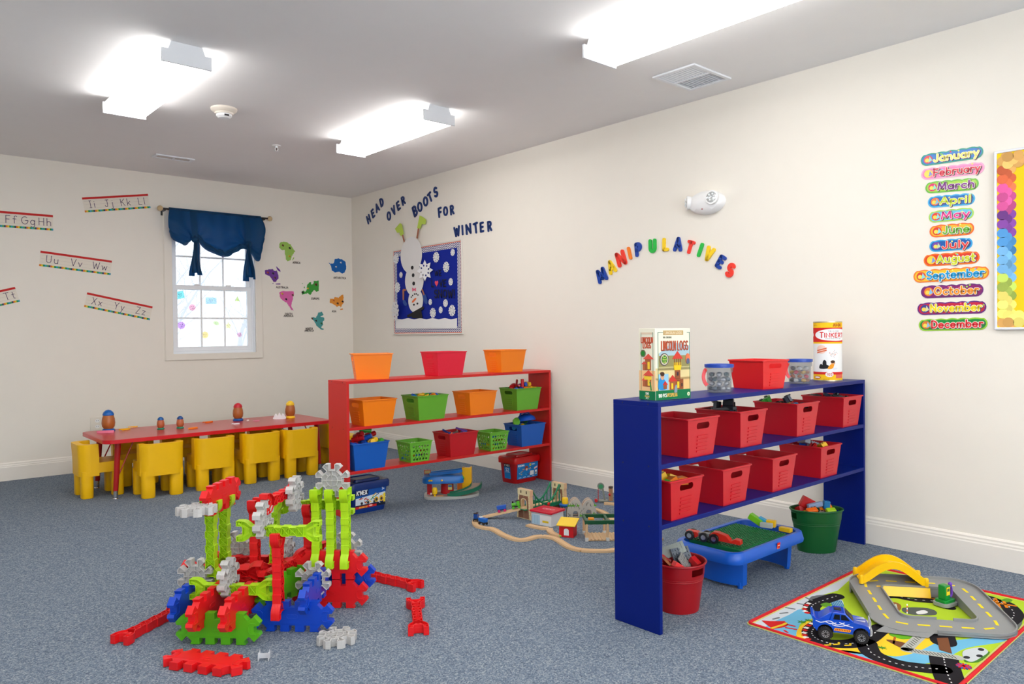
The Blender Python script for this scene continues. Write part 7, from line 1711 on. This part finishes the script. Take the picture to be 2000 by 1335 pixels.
# ---- grey road loop
TC = Vector((-.9125 + .042 * .6 + .028 * .8, -6.3155 - .042 * .8 + .028 * .6, 0)); TA = Vector((.6, -.8, 0)); TB = Vector((.8, .6, 0)); TM = frame((TC.x, TC.y, MZ + .0035), TA, TB)
def road_loop():
    # the loop slopes: its far side stands on supports, its near side rests on the mat
    t = thing('toy_road_loop', 'grey toy road loop with yellow lane dashes on the play mat', 'toy road', TM); GR = plastic((136, 138, 138), .45)
    hw, hd = .268, .285; Z = lambda y: .009 + .038 * (y + hd) / (2 * hd)
    out = rrect(-hw, -hd, 2 * hw, 2 * hd, .12, 8); inn = rrect(-hw + .125, -hd + .125, 2 * hw - .25, 2 * hd - .25, .035, 5)
    def tilt(m):
        for v in m.v: v.z += Z(v.y)
        return m
    deck = tilt(MB().prism(out, -.004, 0, GR, None, [inn]))
    g = MB()
    def kerb(loop, th, foot, skip):
        n = len(loop); iv = inset(loop, th); A = sum(loop[i][0] * loop[(i + 1) % n][1] - loop[(i + 1) % n][0] * loop[i][1] for i in range(n)); L = loop if A > 0 else loop[::-1]
        # long edges are cut up so that the kerb can stop anywhere
        P, Q = [], []
        for i in range(n):
            j = (i + 1) % n; k = max(1, int((Vector(L[j]) - Vector(L[i])).length / .03))
            for q in range(k): P.append(tuple(Vector(L[i]).lerp(Vector(L[j]), q / k))); Q.append(tuple(Vector(iv[i]).lerp(Vector(iv[j]), q / k)))
        n = len(P)
        for i in range(n):
            j = (i + 1) % n; m_ = ((P[i][0] + P[j][0]) / 2, (P[i][1] + P[j][1]) / 2)
            if skip(m_): continue
            v = []
            for top in (0, 1):
                for p in (P[i], P[j], Q[j], Q[i]): v.append((*p, (Z(p[1]) + .010) if top else max(.0002, Z(p[1]) - foot(m_))))
            g.add(v, [(3, 2, 1, 0), (4, 5, 6, 7), (0, 1, 5, 4), (2, 3, 7, 6), (1, 2, 6, 5), (3, 0, 4, 7)], GR)
    kerb(out, .005, lambda m_: .2, lambda m_: not (m_[1] < -hd + .04 and -.06 <= m_[0] <= .19)); g.build('front_kerb', t, smooth=0, fix=False); g = MB()
    kerb(out, .005, lambda m_: .012 if m_[0] < -hw + .03 and m_[1] < hd - .13 else .2, lambda m_: (m_[1] < -hd + .04 and m_[0] < hw - .08) or (m_[0] < -hw + .03 and m_[1] < -hd + .13))
    g.build('outer_kerb', t, smooth=0, fix=False); g = MB()
    kerb(inn, -.005, lambda m_: .2, lambda m_: m_[1] < 0 and -.02 < m_[0] < .05)
    g.build('inner_kerb', t, smooth=0, fix=False)
    # tongues of road running down to the mat at both ends of the near side
    for a, b, sg in (((-hw + .035, -hd + .035), (-.06, -hd), -1),):
        e = .035; mx = (a[0] + b[0]) / 2
        MB().add([(a[0], a[1], Z(a[1])), (b[0], b[1], Z(b[1])), (b[0] + e * sg, b[1] - e, .0004), (a[0] + e * sg * 1.2, a[1] - e, .0004)], [(0, 3, 2, 1)], GR).build('ramp', t)
    d = Art(.0005); mid = rrect(-hw + .062, -hd + .062, 2 * hw - .124, 2 * hd - .124, .07, 8); P = [Vector(p) for p in mid]; per = 0; L = []
    for i in range(len(P)): L.append((P[(i + 1) % len(P)] - P[i]).length)
    tot = sum(L); n = 20
    def pos(s):
        s %= tot
        for i in range(len(P)):
            if s <= L[i]: return P[i] + (P[(i + 1) % len(P)] - P[i]) * (s / max(L[i], 1e-9))
            s -= L[i]
    for i in range(n):
        s = tot * i / n; a, b = pos(s), pos(s + .045); q = (b - a).normalized(); nn = Vector((-q.y, q.x)) * .0055
        d.poly([tuple(a - nn), tuple(b - nn), tuple(b + nn), tuple(a + nn)], (246, 214, 30), 1)
    tilt(d.mb); deck.add([v + Vector((0, 0, .0003)) for v in d.mb.v], d.mb.f, paper((246, 214, 30))); deck.build('road_deck', t, smooth=30, fix=False)
    YE = plastic((250, 196, 4), .3)
    # humped yellow bridge over the far side of the loop
    b = thing('toy_road_bridge', 'yellow humped toy bridge over the far side of the grey road loop', 'toy bridge', TM @ T(-.085, hd - .062, Z(hd - .062) + .0008)); hl, wd, hh = .135, .056, .075
    arc = [(-hl + 2 * hl * i / 20, 0, .004 + hh * math.sin(PI * i / 20) ** 1.4) for i in range(21)]
    MB().sweep(arc, [(-wd, -.003), (wd, -.003), (wd, .002), (-wd, .002)], YE).build('bridge_deck', b, smooth=40)
    for s in (-1, 1):
        w_ = MB().sweep([(x, s * wd, zz_) for x, _, zz_ in arc], [(-.005, -.006), (.005, -.006), (.005, .026), (-.005, .026)], YE).build('parapet', b, smooth=40)
        for x in (-hl, hl): MB().lathe([(.010, -.004), (.010, .026), (.008, .033), (0, .036)], YE, 14, T(x, s * wd, .0045)).build('end_post', b)
    MB().box((-.05, hd - .138, .022), (.22, .006, .042), YE, R=RX(-.35)).build('yellow_panel', t)
    # fuel pump
    p = thing('toy_fuel_pump', 'green toy fuel pump with a purple hose beside the grey road', 'toy fuel pump', TM @ T(.095, .075, .0008) @ RZ(.7)); GN, PU = plastic((14, 140, 50)), plastic((110, 60, 180))
    MB().prism(rrect(-.045, -.035, .09, .07, .02), 0, .014, plastic((150, 152, 152))).build('pump_base', p, bevel=.002); MB().prism(rrect(-.036, -.026, .072, .052, .01), .014, .026, GN).build('plinth', p, bevel=.002)
    MB().box((-.006, 0, .056), (.036, .034, .062), GN).build('pump_body', p, bevel=.004); Art(.0006).poly(rect(-.012, -.016, .024, .034), (240, 210, 40), 1).poly(rect(-.008, 0, .016, .012), (70, 110, 60), 2).build('pump_screen', p, frame((-.006, -.0175, .062), (1, 0, 0), (0, 0, 1)))
    MB().tube(smooth2([(.012, 0, .05), (.03, 0, .028), (.045, 0, .034), (.046, 0, .06), (.036, 0, .082), (.03, 0, .07)], 5, False), .0048, PU, 8).ball((.036, 0, .082), .009, PU).build('hose', p)
road_loop()
# ---- blue pickup
def pickup():
    r = on_floor(1612, 1246, MZ + .004); f = on_floor(1682, 1254, MZ + .004); d = (f - r); wb = d.length; d.normalize()
    t = thing('toy_pickup', 'blue toy pickup with oversize wheels and white flame stripes on the play mat', 'toy pickup', frame((r.x, r.y, MZ + .003), d, EZ.cross(d))); BL = mat((6, 74, 196), rough=.22, coat=.4); BK = plastic((24, 24, 26), .6); GYR = mat((150, 152, 156), rough=.3, metal=.4)
    k = wb / .150; R_ = .029 * k; w_ = .052 * k
    # side outline with wheel arches (x along the truck, z up), y = 0 at the near wheels
    def arch(cx): return [(cx * k + .035 * k * math.cos(a), .034 * k + .034 * k * math.sin(a)) for a in [PI - PI * i / 8 for i in range(9)]]
    side = [(-.052 * k, .052 * k)] + [(-.04 * k, .040 * k)] + arch(0) + [(.045 * k, .036 * k), (.095 * k, .036 * k)] + arch(.150) + [(.18 * k, .044 * k), (.186 * k, .055 * k), (.182 * k, .074 * k), (.165 * k, .082 * k), (.125 * k, .088 * k), (.03 * k, .088 * k), (-.05 * k, .088 * k), (-.054 * k, .07 * k)]
    Y0, Y1 = -.006 * k, .100 * k; S_ = RX(PI / 2)
    MB().prism(side, -Y1, -Y0, BL, S_).build('body', t, bevel=.004, seg=3)
    cab = [(.018 * k, .086 * k), (.030 * k, .122 * k), (.040 * k, .126 * k), (.085 * k, .124 * k), (.120 * k, .088 * k)]
    c = MB().prism(cab, -Y1 + .006 * k, -Y0 - .006 * k, BL, S_).build('cab', t, bevel=.004, seg=3)
    MB().prism([(-.03 * k, .086 * k), (.018 * k, .086 * k), (.03 * k, .122 * k), (.02 * k, .122 * k)], -Y1 + .008 * k, -Y0 - .008 * k, BL, S_).build('roll_bar', t, bevel=.003)
    MB().prism([(-.054 * k, .088 * k), (-.04 * k, .088 * k), (-.05 * k, .106 * k), (-.062 * k, .106 * k)], -Y1, -Y0, BL, S_).build('spoiler', t, bevel=.002)
    MB().box((.055 * k, .047 * k, .127 * k), (.03 * k, .03 * k, .006 * k), BK).build('sunroof', t, bevel=.001)
    GLS = mat((10, 12, 20), rough=.1)
    a = Art(.0005)
    for q in ([(.034, .094), (.062, .094), (.062, .117), (.040, .117)], [(.067, .094), (.104, .094), (.084, .117), (.067, .117)]): a.poly([(x * k, z * k) for x, z in q], GLS, 2)
    a.build('side_window', t, frame((0, Y0 + .0055 * k, 0), (1, 0, 0), (0, 0, 1)))
    MB().add([(.087 * k, .008 * k, .1225 * k), (.087 * k, .086 * k, .1225 * k), (.1195 * k, .086 * k, .0905 * k), (.1195 * k, .008 * k, .0905 * k)], [(0, 1, 2, 3)], GLS).build('windscreen', t, T(.0012, 0, .0012), fix=False)
    b = Art(.0004)
    for pts in ([(-.04, .082), (-.02, .076), (0, .081), (.02, .074), (.045, .08)], [(-.01, .078), (.02, .086), (.05, .072), (.08, .084)], [(.03, .07), (.06, .066), (.1, .078)], [(.06, .084), (.09, .072), (.115, .068)]): b.stroke([(x * k, z * k) for x, z in smooth2(pts, 4, False)], .0028, (226, 234, 250), 1)
    b.poly([(.036 * k, .045 * k), (.104 * k, .043 * k), (.108 * k, .055 * k), (.040 * k, .057 * k)], (250, 170, 40), 2).text('STEELBLAZE', .042 * k, .047 * k, .007 * k, .0016, (150, 60, 40), 3, fit=.058 * k) if 0 else b.poly([(.036 * k, .045 * k), (.104 * k, .043 * k), (.108 * k, .055 * k), (.040 * k, .057 * k)], (250, 170, 40), 2)
    for i in range(9): b.poly([((.042 + .007 * i) * k, .047 * k), ((.046 + .007 * i) * k, .047 * k), ((.047 + .007 * i) * k, .054 * k), ((.043 + .007 * i) * k, .054 * k)], (170, 60, 40), 3)
    b.build('side_stripes', t, frame((0, Y0 - .0003, 0), (1, 0, 0), (0, 0, 1)))
    h = Art(.0004)
    for s in (-1, 1): h.poly([(.128 * k, .047 * k + s * .012 * k), (.168 * k, .047 * k + s * .030 * k), (.172 * k, .047 * k + s * .012 * k)], (190, 196, 216), 1)
    h.build('bonnet_print', t, T(0, 0, .0885 * k))
    MB().box((.05 * k, .047 * k, .036 * k), (.15 * k, .07 * k, .012 * k), BK).build('chassis', t)
    for x in (0, .150 * k):
        for y in (-.004 * k, .098 * k):
            s = -1 if y < .04 else 1
            w = MB().lathe([(R_ * .55, -.015 * k), (R_ * .93, -.015 * k), (R_, -.010 * k), (R_, .010 * k), (R_ * .93, .015 * k), (R_ * .55, .015 * k)], BK, 32, T(x, y, R_) @ RX(PI / 2))
            for i in range(20): a_ = 2 * PI * i / 20; w.box((x + R_ * math.cos(a_), y, R_ + R_ * math.sin(a_)), (.004, .026 * k, .003), BK, R=RY(-a_))
            wo = w.build('wheel', t); hb = MB().lathe([(R_ * .6, -.013 * k), (R_ * .56, -.016 * k), (R_ * .3, -.011 * k), (0, -.012 * k)], GYR, 24, T(x, y, R_) @ RX(PI / 2 if s < 0 else -PI / 2) @ SC(1, 1, -1))
            for i in range(8): a_ = PI * i / 4; hb.box((x + R_ * .36 * math.cos(a_), y + s * .0135 * k, R_ + R_ * .36 * math.sin(a_)), (R_ * .3, .003, .004), GYR, R=RY(-a_))
            hb.build('wheel_hub', wo)
    CHR = plastic((170, 172, 176), .3); m = MB().box((.192 * k, .047 * k, .05 * k), (.010 * k, .10 * k, .022 * k), CHR)
    for y in (.012, .082): m.box((.19 * k, y * k, .07 * k), (.006 * k, .008 * k, .05 * k), CHR)
    m.box((.19 * k, .047 * k, .094 * k), (.006 * k, .078 * k, .006 * k), CHR); m.build('bull_bar', t, bevel=.001)
    for y in (.008, .086): MB().ball((.183 * k, y * k, .068 * k), (.004, .008, .006), plastic((230, 230, 220), .1)).build('headlight', t)
pickup()
